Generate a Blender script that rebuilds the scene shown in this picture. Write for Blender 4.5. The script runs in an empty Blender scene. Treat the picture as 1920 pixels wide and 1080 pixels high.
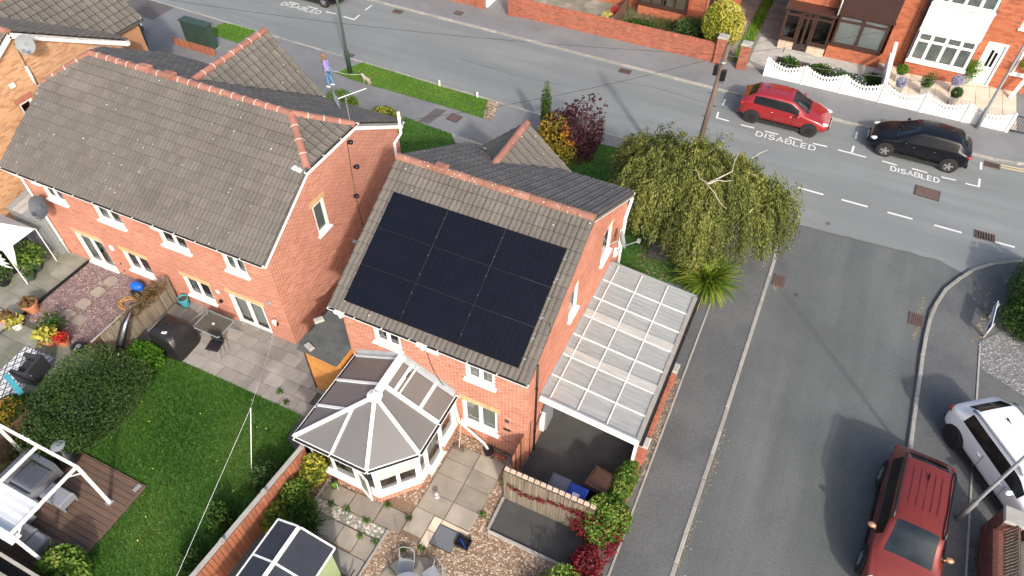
import bpy, bmesh, math, random
import numpy as np
from mathutils import Vector, Matrix
random.seed(7); rng = np.random.default_rng(11)
SC = bpy.context.scene
COL = SC.collection
# ------------------------------------------------------------------ camera
FPX, PIT, YAW, ROLL, CAMH = 1331.0, math.radians(47.71), math.radians(-25.15), math.radians(.38), 19.27
_fw = Vector((math.sin(YAW)*math.cos(PIT), math.cos(YAW)*math.cos(PIT), -math.sin(PIT)))
_rt = Vector((math.cos(YAW), -math.sin(YAW), 0)); _up = _rt.cross(_fw)
_r2 = _rt*math.cos(ROLL)+_up*math.sin(ROLL); _u2 = _r2.cross(_fw)
CAMP = Vector((0, 0, CAMH))
cam_d = bpy.data.cameras.new('camera'); cam_d.sensor_width = 36; cam_d.lens = FPX/1920*36
cam_d.clip_start = .1; cam_d.clip_end = 2000
cam = bpy.data.objects.new('camera', cam_d); COL.objects.link(cam)
cam.matrix_world = Matrix(((_r2.x, _u2.x, -_fw.x, 0), (_r2.y, _u2.y, -_fw.y, 0), (_r2.z, _u2.z, -_fw.z, CAMH), (0, 0, 0, 1)))
SC.camera = cam
# ------------------------------------------------------------------ sky and sun
SUN_EL = math.radians(33.5); sx, sy = .67, -.742
SUN_AZ = math.atan2(sx, sy)
W = bpy.data.worlds.new('World'); SC.world = W; W.use_nodes = True
nt = W.node_tree; nt.nodes.clear()
wo = nt.nodes.new('ShaderNodeOutputWorld'); bg = nt.nodes.new('ShaderNodeBackground'); sk = nt.nodes.new('ShaderNodeTexSky')
sk.sky_type = 'NISHITA'; sk.sun_disc = False; sk.sun_elevation = SUN_EL; sk.sun_rotation = SUN_AZ
sk.air_density = 1.0; sk.dust_density = 4.5; sk.ozone_density = 1.0
bg.inputs['Strength'].default_value = .15
nt.links.new(sk.outputs[0], bg.inputs[0]); nt.links.new(bg.outputs[0], wo.inputs[0])
sl = bpy.data.lights.new('sun', 'SUN'); sl.energy = 2.0; sl.angle = math.radians(2.2); sl.color = (1, .95, .88)
so = bpy.data.objects.new('sun', sl); COL.objects.link(so)
so.rotation_euler = Vector((-sx*math.cos(SUN_EL), -sy*math.cos(SUN_EL), -math.sin(SUN_EL))).to_track_quat('-Z', 'Y').to_euler()
SC.view_settings.view_transform = 'Standard'; SC.view_settings.look = 'None'
SC.view_settings.gamma = 1; SC.view_settings.exposure = .80; SC.view_settings.use_curve_mapping = False
SC.cycles.max_bounces = 6; SC.cycles.transparent_max_bounces = 10
SC.cycles.sample_clamp_indirect = 4
# ------------------------------------------------------------------ pixel of the 1920x1080 photograph -> point on a known plane
def RAY(x, y): return _fw+_r2*((x-960)/FPX)-_u2*((y-540)/FPX)
def G(x, y, z=0.0):
    d = RAY(x, y); return CAMP+d*((z-CAMH)/d.z)
def OY(x, y, Y):
    d = RAY(x, y); return CAMP+d*(Y/d.y)
def OX(x, y, X):
    d = RAY(x, y); return CAMP+d*(X/d.x)
def G2(*pts, z=0.0): return [(G(a, b, z).x, G(a, b, z).y) for a, b in pts]
# ------------------------------------------------------------------ materials
MATS = {}
def _n(t, k, **kw):
    n = t.nodes.new(k)
    for a, b in kw.items(): setattr(n, a, b)
    return n
def _mixc(t, fac, a, b, mode='MIX'):
    m = _n(t, 'ShaderNodeMix', data_type='RGBA', blend_type=mode)
    for s, v in ((m.inputs[0], fac), (m.inputs[6], a), (m.inputs[7], b)):
        if isinstance(v, bpy.types.NodeSocket): t.links.new(v, s)
        elif isinstance(v, (int, float)): s.default_value = v
        else: s.default_value = (*v, 1) if len(v) == 3 else v
    return m.outputs[2]
def _math(t, op, a, b=None, c=None):
    m = _n(t, 'ShaderNodeMath', operation=op)
    for i, v in enumerate((a, b, c)):
        if v is None: continue
        if isinstance(v, bpy.types.NodeSocket): t.links.new(v, m.inputs[i])
        else: m.inputs[i].default_value = v
    return m.outputs[0]
def _ramp(t, fac, stops, interp='LINEAR'):
    r = _n(t, 'ShaderNodeValToRGB'); r.color_ramp.interpolation = interp
    e = r.color_ramp.elements
    while len(e) < len(stops): e.new(.5)
    for i, (p, c) in enumerate(stops):
        e[i].position = p; e[i].color = (*c, 1) if len(c) == 3 else c
    t.links.new(fac, r.inputs[0]); return r.outputs[0]
def _noise(t, pos, sc, det=5, rough=.55):
    n = _n(t, 'ShaderNodeTexNoise'); n.inputs['Scale'].default_value = sc; n.inputs['Detail'].default_value = det
    n.inputs['Roughness'].default_value = rough; t.links.new(pos, n.inputs['Vector']); return n.outputs[0]
def _scaled(t, pos, s):
    m = _n(t, 'ShaderNodeMapping'); m.inputs['Scale'].default_value = s; t.links.new(pos, m.inputs['Vector']); return m.outputs[0]
def pm(name, c1, c2=None, sc=3, rough=.8, bump=0, bsc=60, var=0, ovar=0, stops=None, spots=None, metal=0, spec=.5,
       big=None, fine=0, fsc=150, obj=False, aniso=(1, 1, 1), alpha=None, coat=0):
    if name in MATS: return MATS[name]
    m = bpy.data.materials.new(name); m.use_nodes = True; t = m.node_tree
    b = t.nodes['Principled BSDF']
    if obj: pos = _n(t, 'ShaderNodeTexCoord').outputs['Object']
    else: pos = _n(t, 'ShaderNodeNewGeometry').outputs['Position']
    p2 = _scaled(t, pos, aniso) if aniso != (1, 1, 1) else pos
    if stops:
        at = _n(t, 'ShaderNodeAttribute', attribute_name='rnd').outputs['Fac'] if not ovar else _n(t, 'ShaderNodeObjectInfo').outputs['Random']
        col = _ramp(t, at, stops)
        if c2: col = _mixc(t, _math(t, 'MULTIPLY', _noise(t, p2, sc), .6), col, c2)
    else:
        col = _mixc(t, _ramp(t, _noise(t, p2, sc), [(.3, (0, 0, 0)), (.7, (1, 1, 1))]), c1, c2 or c1)
    if big:   # large uneven patches of another colour: (colour, scale, amount)
        col = _mixc(t, _math(t, 'MULTIPLY', _ramp(t, _noise(t, pos, big[1], 3), [(.42, (0, 0, 0)), (.62, (1, 1, 1))]), big[2]), col, big[0])
    if fine:
        f = _math(t, 'MAXIMUM', _math(t, 'MULTIPLY_ADD', _noise(t, pos, fsc, 2), 4.5*fine, 1-2.25*fine), .2)
        col = _mixc(t, 1.0, col, f, 'MULTIPLY')
    if var and not stops:
        a = _n(t, 'ShaderNodeAttribute', attribute_name='rnd').outputs['Fac']
        col = _mixc(t, 1.0, col, _math(t, 'MULTIPLY_ADD', a, 2*var, 1-var), 'MULTIPLY')
    if ovar and not stops:
        a = _n(t, 'ShaderNodeObjectInfo').outputs['Random']
        col = _mixc(t, 1.0, col, _math(t, 'MULTIPLY_ADD', a, 2*ovar, 1-ovar), 'MULTIPLY')
    for sp in (spots or []):   # (colour, scale, radius, chance)
        v = _n(t, 'ShaderNodeTexVoronoi'); v.inputs['Scale'].default_value = sp[1]; t.links.new(pos, v.inputs['Vector'])
        near = _math(t, 'LESS_THAN', v.outputs['Distance'], sp[2])
        sepc = _n(t, 'ShaderNodeSeparateColor'); t.links.new(v.outputs['Color'], sepc.inputs[0])
        col = _mixc(t, _math(t, 'MULTIPLY', near, _math(t, 'LESS_THAN', sepc.outputs[0], sp[3])), col, sp[0])
    t.links.new(col, b.inputs['Base Color'])
    b.inputs['Roughness'].default_value = rough; b.inputs['Metallic'].default_value = metal
    b.inputs['Specular IOR Level'].default_value = spec
    if coat: b.inputs['Coat Weight'].default_value = coat; b.inputs['Coat Roughness'].default_value = .04
    if alpha is not None: b.inputs['Alpha'].default_value = alpha
    if bump:
        bp = _n(t, 'ShaderNodeBump'); bp.inputs['Strength'].default_value = bump; bp.inputs['Distance'].default_value = .02
        t.links.new(_noise(t, pos, bsc, 3), bp.inputs['Height']); t.links.new(bp.outputs[0], b.inputs['Normal'])
    MATS[name] = m; return m
def leafm(name, cols, trans=.3, rough=.55, spec=.15):
    m = bpy.data.materials.new(name); m.use_nodes = True; t = m.node_tree; t.nodes.clear()
    o = _n(t, 'ShaderNodeOutputMaterial'); at = _n(t, 'ShaderNodeAttribute', attribute_name='rnd').outputs['Fac']
    n = len(cols); c = _ramp(t, at, [(i/(max(1, n-1)), k) for i, k in enumerate(cols)])
    b = _n(t, 'ShaderNodeBsdfPrincipled'); b.inputs['Roughness'].default_value = rough; b.inputs['Specular IOR Level'].default_value = spec
    tr = _n(t, 'ShaderNodeBsdfTranslucent'); mx = _n(t, 'ShaderNodeMixShader'); mx.inputs[0].default_value = trans
    t.links.new(c, b.inputs['Base Color']); t.links.new(c, tr.inputs[0])
    t.links.new(b.outputs[0], mx.inputs[1]); t.links.new(tr.outputs[0], mx.inputs[2]); t.links.new(mx.outputs[0], o.inputs[0])
    MATS[name] = m; return m
def glassm(name, tint=(.85, .9, .9), gloss=.12, rough=.03, body=None, bodyfac=0):
    m = bpy.data.materials.new(name); m.use_nodes = True; t = m.node_tree; t.nodes.clear()
    o = _n(t, 'ShaderNodeOutputMaterial'); tr = _n(t, 'ShaderNodeBsdfTransparent'); tr.inputs[0].default_value = (*tint, 1)
    gl = _n(t, 'ShaderNodeBsdfGlossy'); gl.inputs['Roughness'].default_value = rough
    base = tr.outputs[0]
    if body:
        df = _n(t, 'ShaderNodeBsdfDiffuse'); tl = _n(t, 'ShaderNodeBsdfTranslucent')
        pos = _n(t, 'ShaderNodeNewGeometry').outputs['Position']
        c = _mixc(t, _ramp(t, _noise(t, _scaled(t, pos, (.5, 6, 1)), 2.2, 6, .7), [(.35, (0, 0, 0)), (.65, (1, 1, 1))]), body, tuple(x*.72 for x in body))
        t.links.new(c, df.inputs[0]); t.links.new(c, tl.inputs[0])
        mb = _n(t, 'ShaderNodeMixShader'); mb.inputs[0].default_value = .45
        t.links.new(df.outputs[0], mb.inputs[1]); t.links.new(tl.outputs[0], mb.inputs[2])
        m2 = _n(t, 'ShaderNodeMixShader'); m2.inputs[0].default_value = bodyfac
        t.links.new(tr.outputs[0], m2.inputs[1]); t.links.new(mb.outputs[0], m2.inputs[2]); base = m2.outputs[0]
    fr = _n(t, 'ShaderNodeFresnel'); fr.inputs[0].default_value = 1.5
    mx = _n(t, 'ShaderNodeMixShader'); t.links.new(_math(t, 'ADD', fr.outputs[0], gloss), mx.inputs[0])
    t.links.new(base, mx.inputs[1]); t.links.new(gl.outputs[0], mx.inputs[2]); t.links.new(mx.outputs[0], o.inputs[0])
    MATS[name] = m; return m
# ------------------------------------------------------------------ meshes and objects
class MB:
    def __init__(s): s.v = []; s.f = []; s.m = []; s.r = []
    def face(s, pts, m=0, r=None):
        i = len(s.v); s.v += [tuple(p) for p in pts]; s.f.append(tuple(range(i, i+len(pts)))); s.m.append(m); s.r.append(random.random() if r is None else r)
    def raw(s, vs, fs, m=0, r=None):
        i = len(s.v); s.v += [tuple(p) for p in vs]; rr = random.random() if r is None else r
        for f in fs: s.f.append(tuple(k+i for k in f)); s.m.append(m); s.r.append(rr)
    def box(s, x0, y0, z0, x1, y1, z1, m=0, r=None):
        x0, x1 = min(x0, x1), max(x0, x1); y0, y1 = min(y0, y1), max(y0, y1); z0, z1 = min(z0, z1), max(z0, z1)
        s.raw([(x0, y0, z0), (x1, y0, z0), (x1, y1, z0), (x0, y1, z0), (x0, y0, z1), (x1, y0, z1), (x1, y1, z1), (x0, y1, z1)],
              [(0, 3, 2, 1), (4, 5, 6, 7), (0, 1, 5, 4), (1, 2, 6, 5), (2, 3, 7, 6), (3, 0, 4, 7)], m, r)
    def cbox(s, c, size, rz=0, m=0, r=None, bev=0):
        hx, hy, hz = size[0]/2, size[1]/2, size[2]/2; co, si = math.cos(rz), math.sin(rz)
        def T(x, y, z): return (c[0]+x*co-y*si, c[1]+x*si+y*co, c[2]+z)
        if not bev:
            s.raw([T(-hx, -hy, -hz), T(hx, -hy, -hz), T(hx, hy, -hz), T(-hx, hy, -hz), T(-hx, -hy, hz), T(hx, -hy, hz), T(hx, hy, hz), T(-hx, hy, hz)],
                  [(0, 3, 2, 1), (4, 5, 6, 7), (0, 1, 5, 4), (1, 2, 6, 5), (2, 3, 7, 6), (3, 0, 4, 7)], m, r)
        else:
            b = bev; vs = []
            for z, k in ((-hz, 0), (hz-b, 0), (hz, b)):
                vs += [T(-hx+k, -hy+k, z), T(hx-k, -hy+k, z), T(hx-k, hy-k, z), T(-hx+k, hy-k, z)]
            fs = [(0, 3, 2, 1), (8, 9, 10, 11)]
            for q in (0, 4):
                for k in range(4): fs.append((q+k, q+(k+1) % 4, q+4+(k+1) % 4, q+4+k))
            s.raw(vs, fs, m, r)
    def prism(s, poly, z0, z1, m=0, r=None, bottom=False):
        a = sum(poly[i][0]*poly[(i+1) % len(poly)][1]-poly[(i+1) % len(poly)][0]*poly[i][1] for i in range(len(poly)))
        if a < 0: poly = poly[::-1]
        n = len(poly); vs = [(x, y, z0) for x, y in poly]+[(x, y, z1) for x, y in poly]
        fs = [tuple(range(n, 2*n))]+[(i, (i+1) % n, n+(i+1) % n, n+i) for i in range(n)]
        if bottom: fs.append(tuple(range(n-1, -1, -1)))
        s.raw(vs, fs, m, r)
    def sheet(s, poly, z, m=0): 
        a = sum(poly[i][0]*poly[(i+1) % len(poly)][1]-poly[(i+1) % len(poly)][0]*poly[i][1] for i in range(len(poly)))
        if a < 0: poly = poly[::-1]
        s.face([(x, y, z) for x, y in poly], m)
    def tube(s, pts, rad, n=8, m=0, r=None, cap=True):
        pts = [Vector(p) for p in pts]; k = len(pts)
        if not hasattr(rad, '__len__'): rad = [rad]*k
        vs = []; up = None
        for i, p in enumerate(pts):
            d = (pts[min(i+1, k-1)]-pts[max(i-1, 0)])
            d = d.normalized() if d.length > 1e-9 else Vector((0, 0, 1))
            a = up if up is not None else (Vector((0, 0, 1)) if abs(d.z) < .9 else Vector((1, 0, 0)))
            sd = d.cross(a)
            if sd.length < 1e-6: sd = d.cross(Vector((0, 1, 0)))
            sd.normalize(); u = sd.cross(d).normalized(); up = u
            for j in range(n):
                t = 2*math.pi*j/n; vs.append(p+(sd*math.cos(t)+u*math.sin(t))*rad[i])
        fs = []
        for i in range(k-1):
            for j in range(n): fs.append((i*n+j, i*n+(j+1) % n, (i+1)*n+(j+1) % n, (i+1)*n+j))
        if cap: fs.append(tuple(range(n-1, -1, -1))); fs.append(tuple((k-1)*n+j for j in range(n)))
        s.raw(vs, fs, m, r)
    def bar(s, p0, p1, w, h, m=0, r=None, up=(0, 0, 1)):
        p0, p1 = Vector(p0), Vector(p1); d = (p1-p0).normalized(); u = Vector(up)
        sd = d.cross(u)
        if sd.length < 1e-5: sd = d.cross(Vector((0, 1, 0)))
        sd.normalize(); u = sd.cross(d).normalized(); sd = sd*(w/2); u = u*(h/2)
        vs = [p0-sd-u, p0+sd-u, p0+sd+u, p0-sd+u, p1-sd-u, p1+sd-u, p1+sd+u, p1-sd+u]
        s.raw(vs, [(0, 1, 2, 3), (7, 6, 5, 4), (0, 4, 5, 1), (1, 5, 6, 2), (2, 6, 7, 3), (3, 7, 4, 0)], m, r)
    def lathe(s, prof, c=(0, 0, 0), n=16, m=0, r=None, axis='z', cap=True):
        vs = []
        for rd, z in prof:
            for j in range(n):
                t = 2*math.pi*j/n; q = (rd*math.cos(t), rd*math.sin(t), z)
                if axis == 'y': q = (q[0], q[2], q[1])
                elif axis == 'x': q = (q[2], q[0], q[1])
                vs.append((c[0]+q[0], c[1]+q[1], c[2]+q[2]))
        k = len(prof); fs = []
        for i in range(k-1):
            for j in range(n): fs.append((i*n+j, i*n+(j+1) % n, (i+1)*n+(j+1) % n, (i+1)*n+j))
        if cap: fs.append(tuple(range(n-1, -1, -1))); fs.append(tuple((k-1)*n+j for j in range(n)))
        s.raw(vs, fs, m, r)
    def ell(s, c, rad, nu=12, nv=8, m=0, r=None, half=False):
        prof = []
        vs = []; 
        for i in range(nv+1):
            t = (math.pi/2 if half else math.pi)*i/nv
            for j in range(nu):
                a = 2*math.pi*j/nu
                vs.append((c[0]+rad[0]*math.sin(t)*math.cos(a), c[1]+rad[1]*math.sin(t)*math.sin(a), c[2]+rad[2]*math.cos(t)))
        fs = [(i*nu+j, (i+1)*nu+j, (i+1)*nu+(j+1) % nu, i*nu+(j+1) % nu) for i in range(nv) for j in range(nu)]
        s.raw(vs, fs, m, r)
    def build(s, name, mats, parent=None, smooth=False, local=False):
        me = bpy.data.meshes.new(name)
        if not isinstance(mats, (list, tuple)): mats = [mats]
        vs = s.v
        if parent is not None and not local:
            o = woff(parent); vs = [(a-o.x, b-o.y, c-o.z) for a, b, c in vs]
        me.from_pydata(vs, [], s.f)
        for m in mats: me.materials.append(MATS[m] if isinstance(m, str) else m)
        if len(mats) > 1: me.polygons.foreach_set('material_index', s.m)
        at = me.attributes.new('rnd', 'FLOAT', 'FACE'); at.data.foreach_set('value', s.r)
        if smooth: me.polygons.foreach_set('use_smooth', [True]*len(s.f))
        me.update()
        return link(name, me, parent)
def link(name, data, parent=None):
    o = bpy.data.objects.new(name, data); COL.objects.link(o)
    if parent is not None: o.parent = parent
    return o
def woff(o):
    w = Vector((0, 0, 0))
    while o is not None: w = w+o.location; o = o.parent
    return w
def tag(o, label, cat, group=None):
    o['label'] = label; o['category'] = cat
    if group: o['group'] = group
    return o
def thing(name, label, cat, loc=(0, 0, 0), rz=0, group=None):
    o = link(name, None); o.location = loc; o.rotation_euler = (0, 0, rz); o.empty_display_size = .2
    return tag(o, label, cat, group)
def struct(o): o['kind'] = 'structure'; return o
def stuff(o): o['kind'] = 'stuff'; return o
def copy_tree(o, parent=None):
    c = o.copy(); COL.objects.link(c); c.parent = parent
    for ch in list(o.children): copy_tree(ch, c)
    return c
def np_mesh(name, V, Fq, mat, parent=None, rnd=None, smooth=False):
    """V (N,3) world coordinates, Fq (M,k) vertex indices, rnd (M,)"""
    V = np.asarray(V, np.float32)
    if parent is not None: V = V-np.array(woff(parent), np.float32)
    me = bpy.data.meshes.new(name); M, k = Fq.shape
    me.vertices.add(len(V)); me.vertices.foreach_set('co', V.ravel())
    me.loops.add(M*k); me.loops.foreach_set('vertex_index', Fq.astype(np.int32).ravel())
    me.polygons.add(M); me.polygons.foreach_set('loop_start', np.arange(0, M*k, k, dtype=np.int32))
    for m in (mat if isinstance(mat, (list, tuple)) else [mat]): me.materials.append(MATS[m] if isinstance(m, str) else m)
    at = me.attributes.new('rnd', 'FLOAT', 'FACE'); at.data.foreach_set('value', (rng.random(M) if rnd is None else rnd).astype(np.float32))
    if smooth: me.polygons.foreach_set('use_smooth', np.ones(M, bool))
    me.update(calc_edges=True); me.validate()
    return link(name, me, parent)
def unit(a): return a/np.maximum(np.linalg.norm(a, axis=1, keepdims=True), 1e-9)
def leaf_mesh(name, P, size, mat, parent, asp=.55, rnd=None, dirs=None, upbias=.0, svar=.4):
    P = np.asarray(P); n = len(P)
    d = unit(rng.normal(size=(n, 3))) if dirs is None else unit(np.asarray(dirs)+rng.normal(size=(n, 3))*.35)
    nn = unit(rng.normal(size=(n, 3))+np.array([0, 0, upbias])); sd = unit(np.cross(d, nn))
    s = size*(1+svar*(rng.random((n, 1))*2-1)); w = s*asp
    nrm = np.cross(sd, d)
    V = np.stack([P-d*s/2, P+sd*w/2+nrm*s*.08, P+d*s/2, P-sd*w/2+nrm*s*.08], 1).reshape(-1, 3)
    F = np.arange(n*4).reshape(n, 4)
    return np_mesh(name, V, F, mat, parent, rng.random(n) if rnd is None else np.clip(rnd, 0, 1))
def blob_pts(n, c, rad, shell=.35, lumps=9, lump=.25, zmin=-.9, seed=0):
    """points filling the outer part of a lumpy ellipsoid; also a clump value for shading variety"""
    g = np.random.default_rng(seed+100)
    d = unit(g.normal(size=(int(n*1.5), 3))); d = d[d[:, 2] > zmin][:n]
    L = unit(g.normal(size=(lumps, 3))); amp = g.random(lumps)*lump*1.6-lump*.4
    dots = d@L.T; k = (np.exp((dots-1)*7)*amp).sum(1)
    clump = np.clip(.5+(np.exp((d@unit(g.normal(size=(lumps*3, 3))).T-1)*14)*(g.random(lumps*3)-.5)*1.6).sum(1), 0, 1)
    r = (1-shell*g.random(len(d))**1.6)*(1+k)
    P = np.array(c)+d*r[:, None]*np.array(rad)
    return P, np.clip(clump*.6+g.random(len(d))*.4, 0, 1), d
def pip(P, poly):
    x, y = P[:, 0], P[:, 1]; ins = np.zeros(len(P), bool); n = len(poly)
    for i in range(n):
        x1, y1 = poly[i]; x2, y2 = poly[(i+1) % n]
        c = ((y1 > y) != (y2 > y)) & (x < (x2-x1)*(y-y1)/((y2-y1) if abs(y2-y1) > 1e-12 else 1e-12)+x1)
        ins ^= c
    return ins
def scatter(poly, dens):
    xs = [p[0] for p in poly]; ys = [p[1] for p in poly]
    n = int((max(xs)-min(xs))*(max(ys)-min(ys))*dens)
    P = np.column_stack([rng.uniform(min(xs), max(xs), n), rng.uniform(min(ys), max(ys), n)])
    return P[pip(P, poly)]
def blades(name, P, z, h, w, mat, parent=None, lean=.5, rnd=None):
    n = len(P); a = rng.random(n)*2*np.pi; b = rng.random(n)*2*np.pi; hh = h*(.5+rng.random(n)); l = lean*hh*rng.random(n)
    B = np.column_stack([P, np.full(n, z)])
    s = np.column_stack([np.cos(a), np.sin(a), np.zeros(n)])*w
    T = B+np.column_stack([np.cos(b)*l, np.sin(b)*l, hh])
    V = np.stack([B-s, B+s, T], 1).reshape(-1, 3)
    return np_mesh(name, V, np.arange(3*n).reshape(n, 3), mat, parent, rnd)
def stones(name, P, z, size, mat, parent=None, flat=.6, svar=.5):
    """small irregular six-sided stones"""
    n = len(P); s = size*(1-svar+2*svar*rng.random((n, 1, 1)))
    base = np.array([(1, 0, 0), (.5, .87, 0), (-.5, .87, 0), (-1, 0, 0), (-.5, -.87, 0), (.5, -.87, 0), (0, 0, flat)])
    V = base[None]*s*(1+.35*rng.uniform(-1, 1, (n, 7, 3)))/2
    a = rng.random(n)*6.28; c, si = np.cos(a)[:, None], np.sin(a)[:, None]
    V = np.stack([V[..., 0]*c-V[..., 1]*si, (V[..., 0]*si+V[..., 1]*c)*.8, V[..., 2]], -1)+np.column_stack([P, np.full(n, z)])[:, None]
    F = np.array([(i, (i+1) % 6, 6) for i in range(6)])
    FF = (F[None]+(np.arange(n)*7)[:, None, None]).reshape(-1, 3)
    return np_mesh(name, V.reshape(-1, 3), FF, mat, parent, np.repeat(rng.random(n), 6))
# ------------------------------------------------------------------ material set
pm('asphalt', (.155, .168, .166), (.222, .236, .232), sc=.8, aniso=(.12, 1.5, 1), rough=.9, bump=.06, bsc=170, fine=.24, fsc=30, big=((.165, .178, .177), .22, .6), spots=[((.45, .45, .43), .9, .015, .35), ((.10, .10, .10), .45, .05, .25)])
pm('asphalt_side', (.088, .095, .093), (.128, .135, .132), sc=.8, aniso=(1.3, .14, 1), rough=.9, bump=.12, bsc=150, fine=.30, fsc=30, big=((.078, .084, .084), .3, .6), spots=[((.42, .42, .40), 1.1, .018, .35), ((.05, .05, .05), .55, .05, .3)])
pm('asphalt_path', (.080, .084, .086), (.104, .108, .109), sc=.7, rough=.92, bump=.12, bsc=140, fine=.28, fsc=32, big=((.125, .127, .127), .35, .5))
pm('asphalt_light', (.150, .153, .155), (.185, .188, .189), sc=.9, rough=.92, bump=.1, bsc=140, fine=.22, fsc=30, big=((.215, .217, .217), .4, .55))
pm('asphalt_dark', (.055, .056, .055), (.088, .088, .085), sc=.9, rough=.9, bump=.4, bsc=120, fine=.3, big=((.04, .04, .038), .8, .6))
pm('patch_brown', (.10, .088, .085), (.12, .105, .10), sc=3, rough=.95, fine=.25, bump=.3, bsc=120)
pm('soil', (.05, .035, .024), (.085, .06, .04), sc=4, rough=1, bump=.6, bsc=40, fine=.3)
pm('soil_grass', (.04, .11, .014), (.06, .14, .02), sc=2, rough=1, bump=.5, bsc=60, fine=.4, fsc=60)
pm('kerb', (.25, .24, .215), (.32, .305, .275), sc=4, rough=.9, bump=.3, bsc=60, ovar=.14, fine=.15)
pm('concrete', (.30, .29, .26), (.40, .385, .35), sc=3, rough=.92, bump=.3, bsc=50, ovar=.12, fine=.15)
pm('slab_tan', (.26, .228, .185), (.33, .29, .24), sc=1.6, rough=.9, bump=.25, bsc=60, ovar=.2, fine=.16, big=((.19, .17, .145), 1.3, .55))
pm('slab_grey', (.24, .22, .20), (.31, .285, .26), sc=1.6, rough=.9, bump=.25, bsc=60, ovar=.18, fine=.16, big=((.17, .165, .145), 1.1, .6))
pm('slab_beige', (.56, .46, .35), (.64, .54, .43), sc=1.8, rough=.9, ovar=.08, fine=.08)
pm('slab_moss', (.19, .19, .155), (.27, .265, .23), sc=1.6, rough=.95, ovar=.15, fine=.16, big=((.10, .12, .07), 1.2, .55))
pm('joint', (.07, .065, .05), (.10, .095, .07), sc=6, rough=1, fine=.3)
pm('white_paint_road', (.70, .70, .68), (.55, .55, .54), sc=9, rough=.8, fine=.12)
pm('yellow_paint_road', (.62, .47, .24), (.5, .38, .2), sc=6, rough=.8)
BR_RED = [(0, (.35, .138, .09)), (.35, (.45, .188, .124)), (.7, (.50, .216, .148)), (.9, (.57, .27, .19)), (1, (.31, .128, .09))]
pm('brick_red', None, stops=BR_RED, c2=(.42, .165, .10), sc=1.2, rough=.9, big=((.37, .142, .09), .5, .6), bump=.25, bsc=80)
pm('mortar', (.60, .46, .385), (.68, .54, .46), sc=5, rough=.95, fine=.1)
BR_TER = [(0, (.28, .07, .032)), (.3, (.42, .115, .05)), (.7, (.48, .145, .065)), (.93, (.52, .17, .08)), (1, (.16, .06, .04))]
pm('brick_terrace', None, stops=BR_TER, c2=(.36, .105, .05), sc=.9, rough=.92, bump=.25, bsc=60)
pm('mortar_dark', (.26, .13, .085), (.32, .17, .115), sc=5, rough=.95)
BR_OLD = [(0, (.20, .075, .05)), (.3, (.33, .10, .06)), (.7, (.40, .125, .07)), (.92, (.44, .16, .095)), (1, (.12, .06, .05))]
pm('brick_old', None, stops=BR_OLD, c2=(.30, .10, .065), sc=1.3, rough=.92, bump=.3, bsc=60)
pm('brick_shaded', None, stops=[(0, (.10, .045, .035)), (.5, (.17, .062, .045)), (1, (.23, .09, .065))], c2=(.14, .055, .04), sc=1.3, rough=.92)  # old brick with the shade of the road-facing side put into its colour
pm('slat_brown', (.15, .115, .08), (.21, .165, .12), sc=3, rough=.9, ovar=.15)
BR_BUFF = [(0, (.34, .16, .08)), (.3, (.50, .27, .14)), (.6, (.56, .33, .18)), (.85, (.60, .38, .22)), (1, (.30, .13, .075))]
pm('brick_buff', None, stops=BR_BUFF, c2=(.50, .29, .155), sc=1.2, rough=.92, bump=.25, bsc=60)
pm('mortar_buff', (.50, .36, .23), (.56, .42, .29), sc=5, rough=.95)
pm('lintel_buff', None, stops=[(0, (.52, .34, .17)), (.5, (.58, .40, .22)), (1, (.50, .30, .16))], rough=.9)
TSP = [((.56, .54, .50), 2.6, .062, .42), ((.66, .64, .60), 6.5, .10, .10), ((.10, .09, .08), 5.0, .09, .12)]
for nm, kw in (('tile', dict(var=.10)), ('tile_piece', dict(ovar=.10))):
    pm(nm, (.116, .103, .089), (.158, .141, .122), sc=1.0, rough=.95, bump=.3, bsc=90, fine=.22, fsc=50, spots=TSP, big=((.105, .098, .088), .5, .5), **kw)
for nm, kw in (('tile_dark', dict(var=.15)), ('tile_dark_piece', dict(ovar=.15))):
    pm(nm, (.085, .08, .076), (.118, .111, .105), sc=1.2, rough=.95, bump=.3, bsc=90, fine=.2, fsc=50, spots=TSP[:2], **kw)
pm('ridge_clay', (.25, .105, .075), (.32, .15, .11), sc=3, rough=.92, bump=.3, bsc=60, ovar=.16, fine=.18, fsc=40, spots=[((.62, .56, .46), 11, .16, .22), ((.20, .09, .06), 8, .12, .15)])
pm('ridge_lichen', (.25, .115, .08), (.32, .16, .115), sc=3, rough=.95, bump=.4, bsc=60, ovar=.16, fine=.25, fsc=40, spots=[((.62, .56, .46), 13, .24, .4), ((.13, .10, .06), 12, .22, .3)])
pm('ridge_mortar', (.62, .55, .48), rough=.95)
pm('upvc', (.80, .80, .79), (.76, .76, .74), sc=2, rough=.35)
pm('upvc_matt', (.78, .78, .76), (.70, .70, .67), sc=3, rough=.7, fine=.06)
pm('brown_pvc', (.045, .022, .018), (.06, .03, .024), sc=3, rough=.45)
pm('black_plastic', (.012, .012, .013), rough=.4)
pm('black_rubber', (.015, .015, .016), rough=.85)
pm('lead', (.27, .29, .31), (.34, .36, .38), sc=5, rough=.6)
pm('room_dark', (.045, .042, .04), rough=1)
pm('curtain_white', (.80, .82, .80), (.74, .76, .75), sc=6, rough=.9)
pm('curtain_grey', (.48, .53, .51), (.56, .60, .58), sc=4, rough=.9)
pm('curtain_cream', (.55, .47, .33), (.62, .55, .42), sc=9, rough=.9)
glassm('pane'); glassm('pane_green', tint=(.6, .68, .64), body=(.34, .42, .38), bodyfac=.55)
glassm('poly_sheet', tint=(.66, .70, .69), body=(.84, .87, .84), bodyfac=.68, gloss=.06, rough=.3)
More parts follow.
